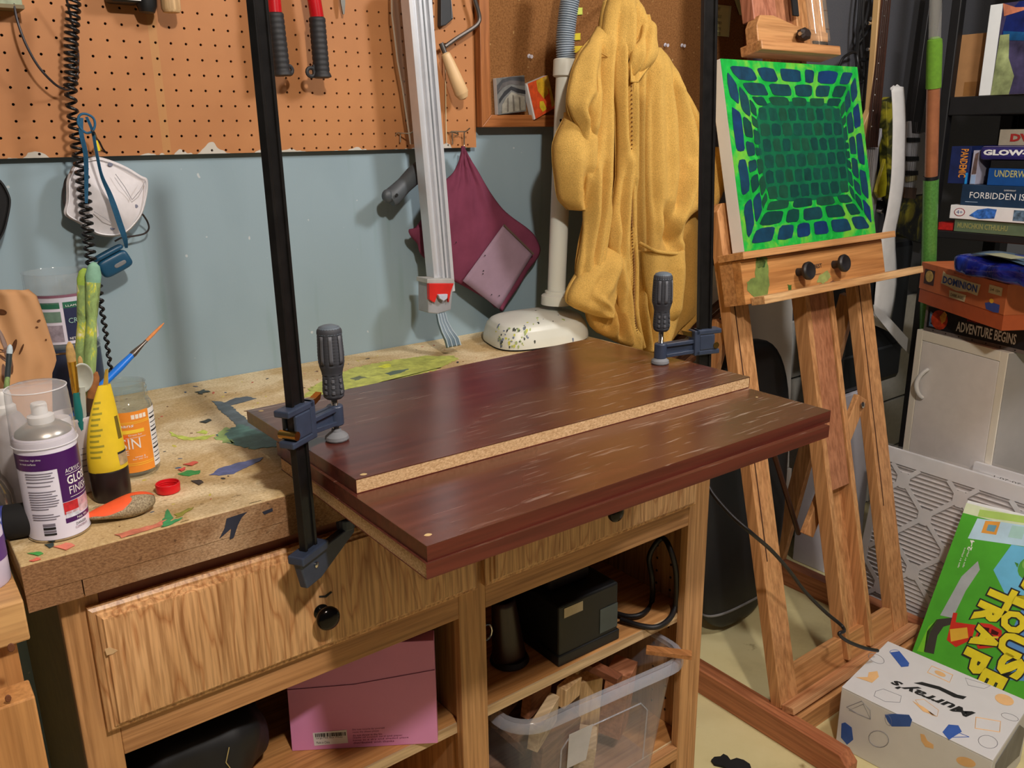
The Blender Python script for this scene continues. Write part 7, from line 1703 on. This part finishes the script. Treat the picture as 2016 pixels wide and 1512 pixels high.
brush(cc + V((-.010, -.004, .006)), at(190, 732, Y=-.445), 'brush with fanned brown bristles leaning right behind the squeeze tube', plain('handle_dark', (54, 40, 36), .5), plain('ferrule_dark', (110, 84, 66), .35, .6), BRN, .004, .02, .036, .0060, .6)
brush(at(126, 833, Y=-.412), at(323, 636, Y=-.33), 'thin bright blue brush with orange tip leaning far to the right', BLUEH, plain('ferrule_grey', (120, 112, 104), .3, .8), ORB, .0048, .030, .040, .0022, .9)
brush(cc + V((.012, .010, .006)), at(157, 701, Y=-.42), 'slim brush with pale wooden tip between the tan brush and the spoon', plain('handle_cream', (196, 160, 110), .5), CHROME, TANB, .0030, .015, .012, .003, .6)
so = thing('plastic_spoon', 'dull white plastic spoon standing bowl up in the brush cup', 'spoon', tuple(cc + V((.002, -.006, .01))))
q0, q1 = cc + V((.006, .0, .006)), at(161, 745, Y=-.448); dsp = (q1 - q0).normalized()
SPW = plain('spoon_white', (186, 190, 180), .35, 0, .1)
obj('spoon_handle', MB().bar(q0, q1 - dsp * .012, .006, .002, (0, 1, 0)), SPW, so, smooth=0)
def spf(u, v):
    th = 2 * math.pi * u; r = v
    b = V((1, 0, 0)); b = (b - dsp * b.dot(dsp)).normalized(); nn_ = b.cross(dsp)
    return q1 + b * .0135 * r * math.cos(th) + dsp * .021 * r * math.sin(th) + nn_ * (.006 * (r * r - 1)) * (1 if nn_.y < 0 else -1)
obj('spoon_bowl', MB().grid(spf, 26, 8, True), SPW, so, smooth=70, solid=.0014)
bt = thing('dark_bottle', 'slim dark bottle with pale cap between spray can and cup', 'bottle', (-.0745, -.468, ZB))
obj('bottle_body', MB().lathe([(.012, 0), (.014, .002), (.014, .088), (.011, .098)], (-.0745, -.468, ZB + .0004), n=24), plain('bottle_umber', (74, 52, 44), .3, 0, .1), bt)
obj('bottle_cap', MB().lathe([(.0125, 0), (.0125, .018), (.011, .020), (.0001, .020)], (-.0745, -.468, ZB + .0985), n=24), plain('cap_pale', (206, 204, 206), .4), bt)
va = math.atan2(CAM.y + .468, CAM.x + .0745); wrap(bt, V((-.0745, -.468, ZB)), .014, -.5, .9, .03, .085, plain('bottle_label', (150, 140, 70), .5, 0, .4, 60), 'bottle_label', .0004)
# ------------------------------------------------------------------ red cap, painted stone
rc = at(332, 968, Z=ZB); 
o = thing('bottle_cap', 'red plastic screw cap lying upturned on the worktop', 'cap', tuple(rc))
REDC = plain('cap_red', (206, 24, 32), .3, 0, .05)
obj('cap_shell', MB().shell([(.0001, .001), (.0135, .001), (.0150, .0022), (.0155, .0125), (.0150, .0134), (.0140, .0134), (.0136, .0125), (.0132, .004), (.0001, .0036)], rc + V((0, 0, -.0006)), n=40), REDC, o)
obj('cap_thread', MB().tube([rc + V((.0133 * math.cos(k * .3), .0133 * math.sin(k * .3), .006 + k * .00012)) for k in range(42)], .0007, 5), REDC, o)
rs = thing('painted_stone', 'flat river stone painted orange on its upper side', 'stone', (-.036, -.546, ZB))
t = NT('stone'); t.set(.75, 0, .3); fz = t.noise(t.coord(), 500, 3, .7); fg = t.noise(t.coord(loc=(.1, 0, 0)), 60, 3, .6)
t.base(t.ramp(fz, [(.3, (104, 90, 70)), (.5, (160, 144, 116)), (.7, (196, 182, 150))])); t.bump(fz, .5, .002); STONE = t.m
s0_, s1_ = V((-.0755, -.541, ZB)), V((.0045, -.549, ZB)); dxs = (s1_ - s0_).normalized(); dns = V((-dxs.y, dxs.x, 0))
def stf(u, v, g=1.0):
    th = 2 * math.pi * u; ph = math.pi * (v - .5) * .995
    a = math.cos(ph) * math.cos(th); b = math.cos(ph) * math.sin(th); c = math.sin(ph)
    h = .0125 + .0052 * a + .001 * math.sin(4 * a)
    return (s0_ + s1_) / 2 + dxs * (.0405 * a * g + .0015 * c) + dns * (.0185 * b * (1 + .12 * a) * g) + V((0, 0, .0128 + h * .96 * c * g + .0032 * a * (1 if c > 0 else .4)))
obj('stone_body', MB().grid(stf, 40, 24, True), STONE, rs, smooth=80)
def cap_(u, v):
    th = 2 * math.pi * u; a_, b_ = math.cos(th), math.sin(th)
    lim = .08 + .30 * max(0, a_) * max(0, -b_) * 2.2 + .03 * math.sin(7 * th)
    return stf(u, lerp(.5 + lim * .9, .999, v), 1.012)
obj('orange_paint', MB().grid(cap_, 60, 14, True), plain('neon_orange', (250, 96, 48), .6, 0, .06, 100), rs, smooth=80)
# ------------------------------------------------------------------ brown paper, tub behind, glass bottle, lying bottle
bp_ = thing('brown_paper', 'splattered brown paper sheet standing against the wall at the left', 'paper', (-.17, -.12, ZB))
KRAFT = plain('kraft_paper', (190, 142, 96), .8, 0, .07, 14, .1)
q = [(-60, 578), (70, 580), (84, 592), (122, 715), (125, 725), (108, 738), (110, 960), (-60, 990)]
YP = -.30
def kf(u, v):
    py = lerp(579, 960, v); xr = interp([(579, 68), (592, 84), (640, 100), (715, 122), (730, 118), (745, 112), (960, 110)], py)
    p = at(lerp(-70, xr, u), py, Y=YP); return V((p.x, YP + .05 * (1 - v) + .008 * math.sin(6 * u + 3 * v) + .003 * math.sin(19 * u - 7 * v), max(p.z, ZB + .001)))
kp = obj('paper_sheet', MB().grid(kf, 30, 30), KRAFT, bp_, smooth=70, solid=.0012)
spl = MB()
for px, py, a, b, ro in ((12, 624, 10, 6, 0), (2, 628, 8, 4, 0), (4, 604, 3, 2, 0), (86, 640, 4, 2.5, -.4), (82, 653, 3, 2, 0), (100, 678, 2, 2, 0), (34, 690, 4, 16, .3), (14, 680, 5, 26, -.35), (24, 715, 6, 30, -.3), (6, 698, 16, 3, .1), (48, 694, 2, 12, .4), (16, 744, 5, 22, -.2), (12, 712, 14, 3, .6)):
    pts = []
    for k in range(12):
        an_ = 2 * math.pi * k / 12; x, y = a * math.cos(an_), b * math.sin(an_)
        xx, yy = px + x * math.cos(ro) - y * math.sin(ro), py + x * math.sin(ro) + y * math.cos(ro)
        v = (yy - 579) / 381; xr = interp([(579, 68), (592, 84), (640, 100), (715, 122), (960, 110)], yy); u = (xx + 70) / (xr + 70)
        pts.append(kf(max(0, min(1, u)), max(0, min(1, v))) + V((0, -.0014, 0)))
    spl.prism(pts, (0, -.0003, 0))
obj('dark_splatter', spl, plain('splat_brown', (96, 60, 36), .35, 0, .2), bp_, kind='stuff', smooth=0)
tbk = V((.010, -.085, ZB + .0004))
ct_ = thing('food_tub', 'clear deli tub with white and navy label behind the tall brushes', 'tub', tuple(tbk))
ptop, pbot = at(120, 545, Y=-.14), at(125, 690, Y=-.14); Rt = .048
tz = pbot.z - ZB
tcn = V((at(125, 620, Y=-.10).x, -.100, 0))
sb2 = thing('jar_stack_base', 'dark blue tin under the clear deli tub', 'tin', (tcn.x, tcn.y, ZB))
obj('tin_body', MB().lathe([(.044, 0), (.046, .002), (.046, tz - .004), (.044, tz - .001)], (tcn.x, tcn.y, ZB + .0003), n=36), plain('tin_navy', (44, 52, 74), .35, .2), sb2)
obj('tin_rim', MB().lathe([(.0465, tz - .006), (.0468, tz - .0045), (.0465, tz - .003)], (tcn.x, tcn.y, ZB + .0003), n=36), CHROME, sb2)
tb0 = V((tcn.x, tcn.y, ZB + tz + .0004)); Ht = (ptop.z - pbot.z) + .004
obj('tub_wall', MB().shell([(.0001, .001), (.040, .0005), (.0425, .003), (Rt, Ht * .74), (Rt + .002, Ht * .75), (Rt + .001, Ht * .98), (Rt + .002, Ht), (Rt - .0005, Ht), (Rt - .0015, Ht * .76), (.041, .005), (.0001, .004)], tb0, n=44), glass('tub_clear', (230, 236, 238), .06, .08, 1.1), ct_)
va = math.atan2(CAM.y - tb0.y, CAM.x - tb0.x)
wrap(ct_, tb0, Rt - .002, -1.5, 1.6, .010, Ht * .72, plain('tub_label', (216, 212, 226), .4, 0, .03), 'white_label', .0006, n=40)
wrap(ct_, tb0, Rt - .002, .02, .85, .015, Ht * .62, plain('label_navy', (42, 48, 78), .4), 'navy_panel', .0010)
wrap(ct_, tb0, Rt - .002, .02, .85, Ht * .56, Ht * .64, plain('label_green', (44, 104, 80), .4), 'green_panel', .0012)
for z0, z1, mt in ((.56, .64, MATS['label_green']), (.38, .52, plain('label_sage', (110, 140, 124), .5, 0, .2, 60)), (.12, .34, plain('label_grey', (150, 140, 152), .5, 0, .3, 120))): wrap(ct_, tb0, Rt - .002, -.75, -.08, Ht * z0, Ht * z1, mt, 'label_block', .0010)
wrap(ct_, tb0, Rt - .002, -1.5, 1.6, Ht * .70, Ht * .735, plain('label_plum', (130, 60, 90), .5), 'label_edge', .0010)
text('label_text', 'CREAM', plain('print_mint', (150, 190, 180), .5), ct_, cyl_fn(tb0, Rt + .0004, va + .12, tb0.z + Ht * .36), .008, .034); text('label_text', 'NET WT', PAPERW, ct_, cyl_fn(tb0, Rt + .0004, va + .08, tb0.z + Ht * .14), .004, .018); text('label_text', 'LLAMA', PAPERW, ct_, cyl_fn(tb0, Rt + .0006, va + .1, tb0.z + Ht * .58), .003, .02)
brush(V((-.150, -.392, ZB + .002)), at(20, 678, Y=-.355), 'small brush with white and green tip leaning before the brown paper', CAKED, plain('ferrule_steel', (90, 100, 104), .3, .7), plain('bristle_white', (186, 200, 206), .6, 0, .1, 80), .0035, .030, .012, .0034, .7)
gb_ = V((-.172, -.470, ZB + .0004))
gbt = thing('glass_bottle', 'grey glass bottle with bright streaks cut by the left frame edge', 'bottle', tuple(gb_))
obj('bottle_body', MB().lathe([(.030, 0), (.034, .003), (.036, .012), (.035, .040), (.030, .055), (.026, .062), (.022, .115), (.020, .122), (.0001, .1225)], gb_, n=36), plain('glass_grey', (150, 140, 130), .12, .75, .1, 10), gbt)
obj('bottle_foot', MB().lathe([(.036, .0), (.0385, .003), (.0385, .010), (.036, .012)], gb_, n=36), plain('foot_black', (30, 30, 32), .4), gbt)
lb = thing('lying_bottle', 'dark paint bottle with blue band lying behind the spray can', 'bottle', (-.165, -.53, ZB))
a0_, d0_ = V((-.205, -.510, ZB + .0205)), V((1, -.25, 0)).normalized()
obj('bottle_body', MB().lathe([(.016, 0), (.0195, .002), (.0195, .035)], a0_, tuple(d0_), 28), plain('bottle_silver', (140, 150, 140), .35), lb)
obj('blue_band', MB().lathe([(.0197, .035), (.0203, .036), (.0203, .050), (.0197, .051)], a0_, tuple(d0_), 28), plain('band_royal', (60, 70, 150), .35), lb)
obj('bottle_cap', MB().lathe([(.0195, .051), (.0205, .052), (.0200, .085), (.018, .088), (.0001, .088)], a0_, tuple(d0_), 28), BLACKM, lb)
vl = thing('violet_bottle', 'pale violet bottle side at the far left bench edge', 'bottle', (-.192, -.60, .932))
obj('bottle_body', MB().lathe([(.026, 0), (.028, .003), (.028, .062), (.02, .072), (.012, .076)], (-.1925, -.595, .9325), n=32), plain('bottle_violet', (206, 196, 218), .4), vl)
obj('violet_label', MB().shell([(.0284, .03), (.0284, .055)], (-.1925, -.595, .9325), n=32), plain('label_violet', (96, 60, 130), .5), vl)
# ------------------------------------------------------------------ left bay: pink envelope box, black bag
zs1 = .4304
pa = at(575, 1479, Z=zs1); pbv = at(862, 1463, Z=zs1); pdx = (pbv - pa); Wp = pdx.length; pdx.normalize(); pdn = V((-pdx.y, pdx.x, 0)); pdn = pdn if pdn.y > 0 else -pdn
pk_ = thing('pink_box', 'flat pink box with white barcode sticker standing on the shelf', 'box', tuple((pa + pbv) / 2))
Hp = .186; tilt = pdn * .012
PF = lambda a, b, l=0.0: pa + pdx * (a * Wp) + V((0, 0, b * Hp)) + tilt * b - pdn * l
PINK = plain('pink_card', (226, 146, 192), .55, 0, .04, 10)
obj('box_body', MB().hexa([PF(0, 0), PF(1, 0), PF(1, 0, -.03), PF(0, 0, -.03), PF(0, 1), PF(1, 1), PF(1, 1, -.03), PF(0, 1, -.03)]), PINK, pk_, smooth=0, bevel=.001)
obj('flap_edge', MB().tube([PF(0.0, .60, .0004), PF(.45, .62, .0004), PF(1.0, .72, .0004)], .0006, 5), plain('pink_seam', (150, 84, 116), .6), pk_, smooth=0)
stk = obj('barcode_sticker', MB().prism([PF(a, b, .0005) for a, b in [(.155, .045), (.385, .055), (.38, .185), (.15, .17)]], -pdn * .0003), PAPERW, pk_, smooth=0)
bc = MB(); rnd = random.Random(9); u = .165
while u < .37:
    w = rnd.choice((.003, .006, .009)); bc.prism([PF(u, .13, .0010), PF(u + w, .13, .0010), PF(u + w, .165, .0010), PF(u, .165, .0010)], -pdn * .0002); u += w + rnd.choice((.003, .005))
obj('barcode', bc, INK, pk_, kind='stuff', smooth=0)
for s, b, w in (('Large Pink Box White', .105, .18), ('Made in China', .062, .09)): text('sticker_text', s, INK, pk_, (lambda b0: (lambda a, c: PF(.17 + a / Wp, b0 + c / Hp, .0010)))(b), .0045, w * Wp)
PKT = plain('print_plum', (120, 50, 84), .6)
for b, s, w in ((.17, 'Do not recycle by yourself', .22), (.145, 'reuse the sleeve please', .18), (.115, 'do not throw in the bin', .20), (.09, 'made of coated card and paper', .34), (.065, 'keep in a dry and shaded place', .38), (.04, 'distributed with thanks', .28)): text('printed_text', s, PKT, pk_, (lambda b0: (lambda a, c: PF(.42 + a / Wp, b0 + c / Hp, .0006)))(b), .0036, w * Wp)
bag = thing('black_bag', 'crumpled black bag on the shelf under the left drawer', 'bag', (.02, -.40, zs1))
def bgf(u, v):
    x, y, z = superell(u, v, .115, .13, .085, .8)
    r = 1 + .07 * math.sin(5 * x * 40) * .3 + .05 * math.sin(60 * y + 30 * z) + .05 * math.sin(45 * x - 22 * z)
    return V((.035 + x * r, -.395 + y * r, max(zs1 + .0006, zs1 + .075 + z * r)))
obj('bag_body', MB().grid(bgf, 48, 28, True), plain('bag_black', (20, 20, 24), .6, 0, .3, 10, .2), bag, smooth=80)
obj('loose_thread', MB().tube([bgf(.78, .62) + V((0, -.002, 0)), bgf(.77, .55) + V((0, -.004, 0)), bgf(.775, .50) + V((.003, -.004, 0)), bgf(.77, .46) + V((.002, -.003, 0))], .0008, 5), plain('thread_gold', (190, 170, 110), .8), bag)
dk = thing('dark_folder', 'dark folder leaning behind the pink box', 'folder', (.40, -.40, zs1))
obj('folder_body', MB().box((.385, -.50, zs1 + .0004), (.425, -.16, zs1 + .20)), BLACKM, dk, smooth=0, bevel=.002)
obj('folder_edge', MB().box((.3835, -.5025, zs1 + .012), (.4265, -.5005, zs1 + .016)), GREYP, dk, smooth=0)
# ------------------------------------------------------------------ right bay: black machine, holster, cords, clear bin with offcuts
zs2 = .4334
mq = [at(1100, 1312, Z=zs2), at(1215, 1257, Z=zs2)]; mdx = (mq[1] - mq[0]); Wm2 = mdx.length; mdx.normalize(); mdn = V((-mdx.y, mdx.x, 0)); mdn = mdn if mdn.y > 0 else -mdn
ma = thing('machine_case', 'black boxy machine with pale label on the right shelf', 'machine', tuple((mq[0] + mq[1]) / 2))
MF = lambda a, d, z: mq[0] + mdx * a + mdn * d + V((0, 0, z))
def mbx(a0, a1, d0, d1, z0, z1): return MB().hexa([MF(a0, d0, z0), MF(a1, d0, z0), MF(a1, d1, z0), MF(a0, d1, z0), MF(a0, d0, z1), MF(a1, d0, z1), MF(a1, d1, z1), MF(a0, d1, z1)])
obj('machine_body', mbx(0, Wm2, 0, .17, .0005, .125), plain('machine_black', (24, 24, 25), .5, 0, .2), ma, smooth=0, bevel=.004)
obj('machine_plinth', mbx(-.003, Wm2 + .003, -.003, .172, .0003, .022), plain('machine_black', (0, 0, 0)), ma, smooth=0, bevel=.002)
obj('top_housing', mbx(.02, Wm2 - .03, .05, .17, .1252, .150), plain('housing_brown', (44, 28, 22), .5), ma, smooth=0, bevel=.006)
obj('white_label', mbx(.012, .058, -.0012, -.0004, .098, .118), plain('label_cream', (206, 190, 160), .6), ma, smooth=0)
obj('grey_panel', mbx(Wm2 - .048, Wm2 - .002, -.0012, -.0004, .030, .082), plain('panel_slate', (76, 88, 90), .4), ma, smooth=0)
hd_ = thing('leather_holster', 'dark brown leather holster standing left of the black machine', 'holster', tuple(at(1030, 1330, Z=zs2)))
hq = at(1035, 1325, Z=zs2)
obj('holster_body', MB().grid(lambda u, v: V((hq.x + lerp(.034, .022, v) * math.cos(2 * math.pi * u) - .012 * v, hq.y + .05 + lerp(.026, .018, v) * math.sin(2 * math.pi * u), zs2 + .0006 + .135 * v)), 28, 12, True), plain('leather_dark', (48, 26, 20), .35, 0, .3, 20), hd_, smooth=60, solid=.003)
obj('holster_base', MB().lathe([(.036, 0), (.038, .003), (.034, .012)], (hq.x, hq.y + .05, zs2 + .0006), n=28), plain('leather_edge', (26, 18, 16), .5), hd_)
obj('holster_buckle', MB().tube([V((hq.x - .055 + .012 * math.cos(k), hq.y + .045, zs2 + .085 + .016 * math.sin(k))) for k in [i * .52 for i in range(12)]], .0022, 8, closed=True), CHROME, hd_)
ck_ = [(1213, 1208, 0), (1240, 1214, 0), (1266, 1208, 0), (1283, 1186, -.49), (1284, 1140, -.50), (1278, 1100, -.49), (1290, 1072, -.50), (1306, 1060, -.51), (1319, 1080, -.54), (1330, 1120, -.552), (1332, 1165, -.553), (1329, 1196, -.552), (1318, 1218, 0), (1294, 1234, 0), (1262, 1232, 0), (1222, 1220, 0)]
o = obj('thick_cord', MB().tube(cat([at(a, b, Y=y) if y else at(a, b, Z=zs2 + .0066) for a, b, y in ck_], 8), .0056, 10), plain('cord_black', (0, 0, 0)), smooth=60)
tag(o, 'thick black cord looping on the shelf right of the machine', 'cord')
# clear bin
BIN = glass('bin_clear', (214, 214, 222), .12, .16, .9); BINR = glass('bin_rim', (216, 220, 232), .14, .24, .7)
bi = thing('storage_bin', 'clear plastic storage bin full of wood offcuts under the shelf', 'bin', (.74, -.44, .1185))
zr = .385
r0, r1_ = (.532, -.612), (.962, -.215)
bt0, bt1 = (.572, -.575), (.915, -.250); zb0 = .1190
def rrect(x0, y0, x1, y1, r, z, n=6):
    out = []
    for cx, cy, a in ((x1 - r, y0 + r, -90), (x1 - r, y1 - r, 0), (x0 + r, y1 - r, 90), (x0 + r, y0 + r, 180)):
        for k in range(n + 1):
            t_ = math.radians(a + 90 * k / n); out.append(V((cx + r * math.cos(t_), cy + r * math.sin(t_) - .085 * (cx + r * math.cos(t_) - .75), z)))
    return out
ringb = rrect(bt0[0], bt0[1], bt1[0], bt1[1], .05, zb0); ringt = rrect(r0[0] + .014, r0[1] + .014, r1_[0] - .014, r1_[1] - .014, .06, zr - .012)
nr = len(ringb); 
obj('bin_wall', MB().add(ringb + ringt, [(k, (k + 1) % nr, nr + (k + 1) % nr, nr + k) for k in range(nr)] + [tuple(range(nr))[::-1]]), BIN, bi, smooth=50, fixn=False)
ro_ = [rrect(r0[0] + i, r0[1] + i, r1_[0] - i, r1_[1] - i, .065 - i, z) for i, z in ((.012, zr - .010), (.0, zr - .024), (-.002, zr - .022), (.0, zr - .004), (.006, zr), (.014, zr - .001), (.0145, zr - .010))]
vs = [p for r in ro_ for p in r]; fs = []
for i in range(len(ro_) - 1):
    for k in range(nr): fs.append((i * nr + k, i * nr + (k + 1) % nr, (i + 1) * nr + (k + 1) % nr, (i + 1) * nr + k))
obj('bin_rim', MB().add(vs, fs), BINR, bi, smooth=50, fixn=False)
obj('moulded_panel', MB().tube([V((.64, -.5795, .17)), V((.64, -.5875, .29)), V((.66, -.591, .315)), V((.83, -.6055, .315)), V((.85, -.6045, .29)), V((.85, -.597, .17))], .0016, 6), BINR, bi, smooth=60)
obj('paper_label', MB().prism([V((.655, -.592, .32)), V((.71, -.597, .32)), V((.70, -.590, .24)), V((.655, -.586, .24))], (0, -.0004, 0)), plain('label_worn', (186, 184, 186), .7, 0, .08, 30), bi, smooth=0)
off = [('pale pine block on top of the offcuts in the clear bin', 'pine', (.815, -.45, .345), (.11, .030, .05), .35, PINEX),
       ('dark reddish mitred moulding strip lying over the bin rim', 'mould', (.775, -.535, .380), (.022, .105, .016), .32, wood('mould_dark', (104, 60, 40), (128, 78, 54), 'y', .45, .8)),
              ('grey-brown plank offcut standing at the left in the bin', 'plank', (.630, -.43, .325), (.09, .018, .10), .45, wood('plank_brown', (116, 84, 62), (140, 104, 78), 'x', .6, .7)),
       ('flat reddish plank offcut slanting across the middle of the bin', 'plank', (.695, -.45, .325), (.085, .02, .10), .35, wood('plank_red', (170, 110, 78), (190, 130, 94), 'x', .6, .7)),
       ('small pale square offcut in the middle of the bin', 'small', (.72, -.515, .342), (.055, .022, .045), .25, PINE),
       ('pale cream offcut at the front left of the bin', 'cream', (.645, -.53, .315), (.10, .022, .06), .5, wood('offcut_cream', (206, 180, 140), (224, 200, 160), 'x', .7, .6)),
       ('broad plank offcut lying deep in the bin', 'deep', (.74, -.38, .25), (.26, .22, .02), .1, wood('plank_brown', (0, 0, 0), (0, 0, 0)))]
off += [('reddish plank offcut low at the right end of the clear bin', 'r', (.87, -.50, .25), (.06, .05, .16), .5, MATS['plank_red']), ('pale upright offcut seen through the right wall of the bin', 'p', (.80, -.48, .24), (.05, .03, .18), -.3, PINE), ('brown upright offcut behind the worn paper label of the bin', 'b', (.68, -.52, .21), (.12, .025, .14), .2, MATS['plank_brown']), ('cream block low in the middle of the clear bin', 'c', (.76, -.52, .18), (.07, .04, .08), .8, MATS['offcut_cream'])]
for lab, nm, c, s, an_, mt in off:
    ca, sa = math.cos(an_), math.sin(an_); ex_, ey_ = V((ca, sa, 0)), V((-sa, ca, .12))
    ey_.normalize(); ez_ = ex_.cross(ey_)
    o = obj('wood_offcut', MB().obox(V(c) - ex_ * s[0] / 2 - ey_ * s[1] / 2 - ez_ * s[2] / 2, ex_ * s[0], ey_ * s[1], ez_ * s[2]), mt, smooth=0, bevel=.0015)
    tag(o, lab, 'offcut', 'wood offcuts in the clear bin')
o = obj('wood_offcut', MB().bar(at(1362, 1290, Z=.397), at(1272, 1279, Z=.398), .020, .010, (0, 0, 1)), OAKY, smooth=0, bevel=.001)
tag(o, 'long light oak strip sticking out over the right rim of the bin', 'offcut', 'wood offcuts in the clear bin')
dsk = obj('wooden_disc', MB().lathe([(.024, 0), (.026, .002), (.026, .014), (.024, .016)], (.492, -.548, .1185 + .026), (1, 0, 0), 28), PINE, smooth=40)
tag(dsk, 'pale round wooden disc standing beside the clear bin', 'disc')
jp_ = thing('floor_tag', 'black puzzle shaped scrap lying on the pale floor', 'scrap', tuple(at(1430, 1500, Z=0)))
q = [(1400, 1500), (1406, 1494), (1418, 1493), (1424, 1488), (1432, 1492), (1438, 1500), (1450, 1496), (1464, 1500), (1476, 1508), (1480, 1520), (1440, 1524), (1424, 1512), (1406, 1508)]
obj('scrap_sheet', MB().prism([at(a, b, Z=.0004) for a, b in q], (0, 0, .006)), BLACKM, jp_, smooth=0)
# things behind the easel, further right
wcn = thing('white_carton', 'white carton standing on the floor under the black case by the wall', 'carton', (2.09, -.10, 0))
obj('carton_body', MB().box((2.09, -.21, .0005), (2.30, -.09, .60)), plain('carton_lilac', (196, 192, 198), .6, 0, .03), wcn, smooth=0, bevel=.002)
obj('carton_tape', MB().box((2.09, -.2106, .52), (2.30, -.2102, .535)), GREYP, wcn, smooth=0)
bcs = thing('black_case', 'black instrument case standing on the white carton by the dark wall', 'case', (2.05, -.10, .60))
obj('case_body', MB().box((2.075, -.205, .6008), (2.44, -.095, 1.06)), plain('case_black', (24, 26, 28), .4, 0, .4, 5), bcs, smooth=0, bevel=.02)
obj('case_binding', MB().box((2.073, -.207, .72), (2.442, -.0945, .728)), plain('binding_grey', (50, 54, 58), .5), bcs, smooth=0)
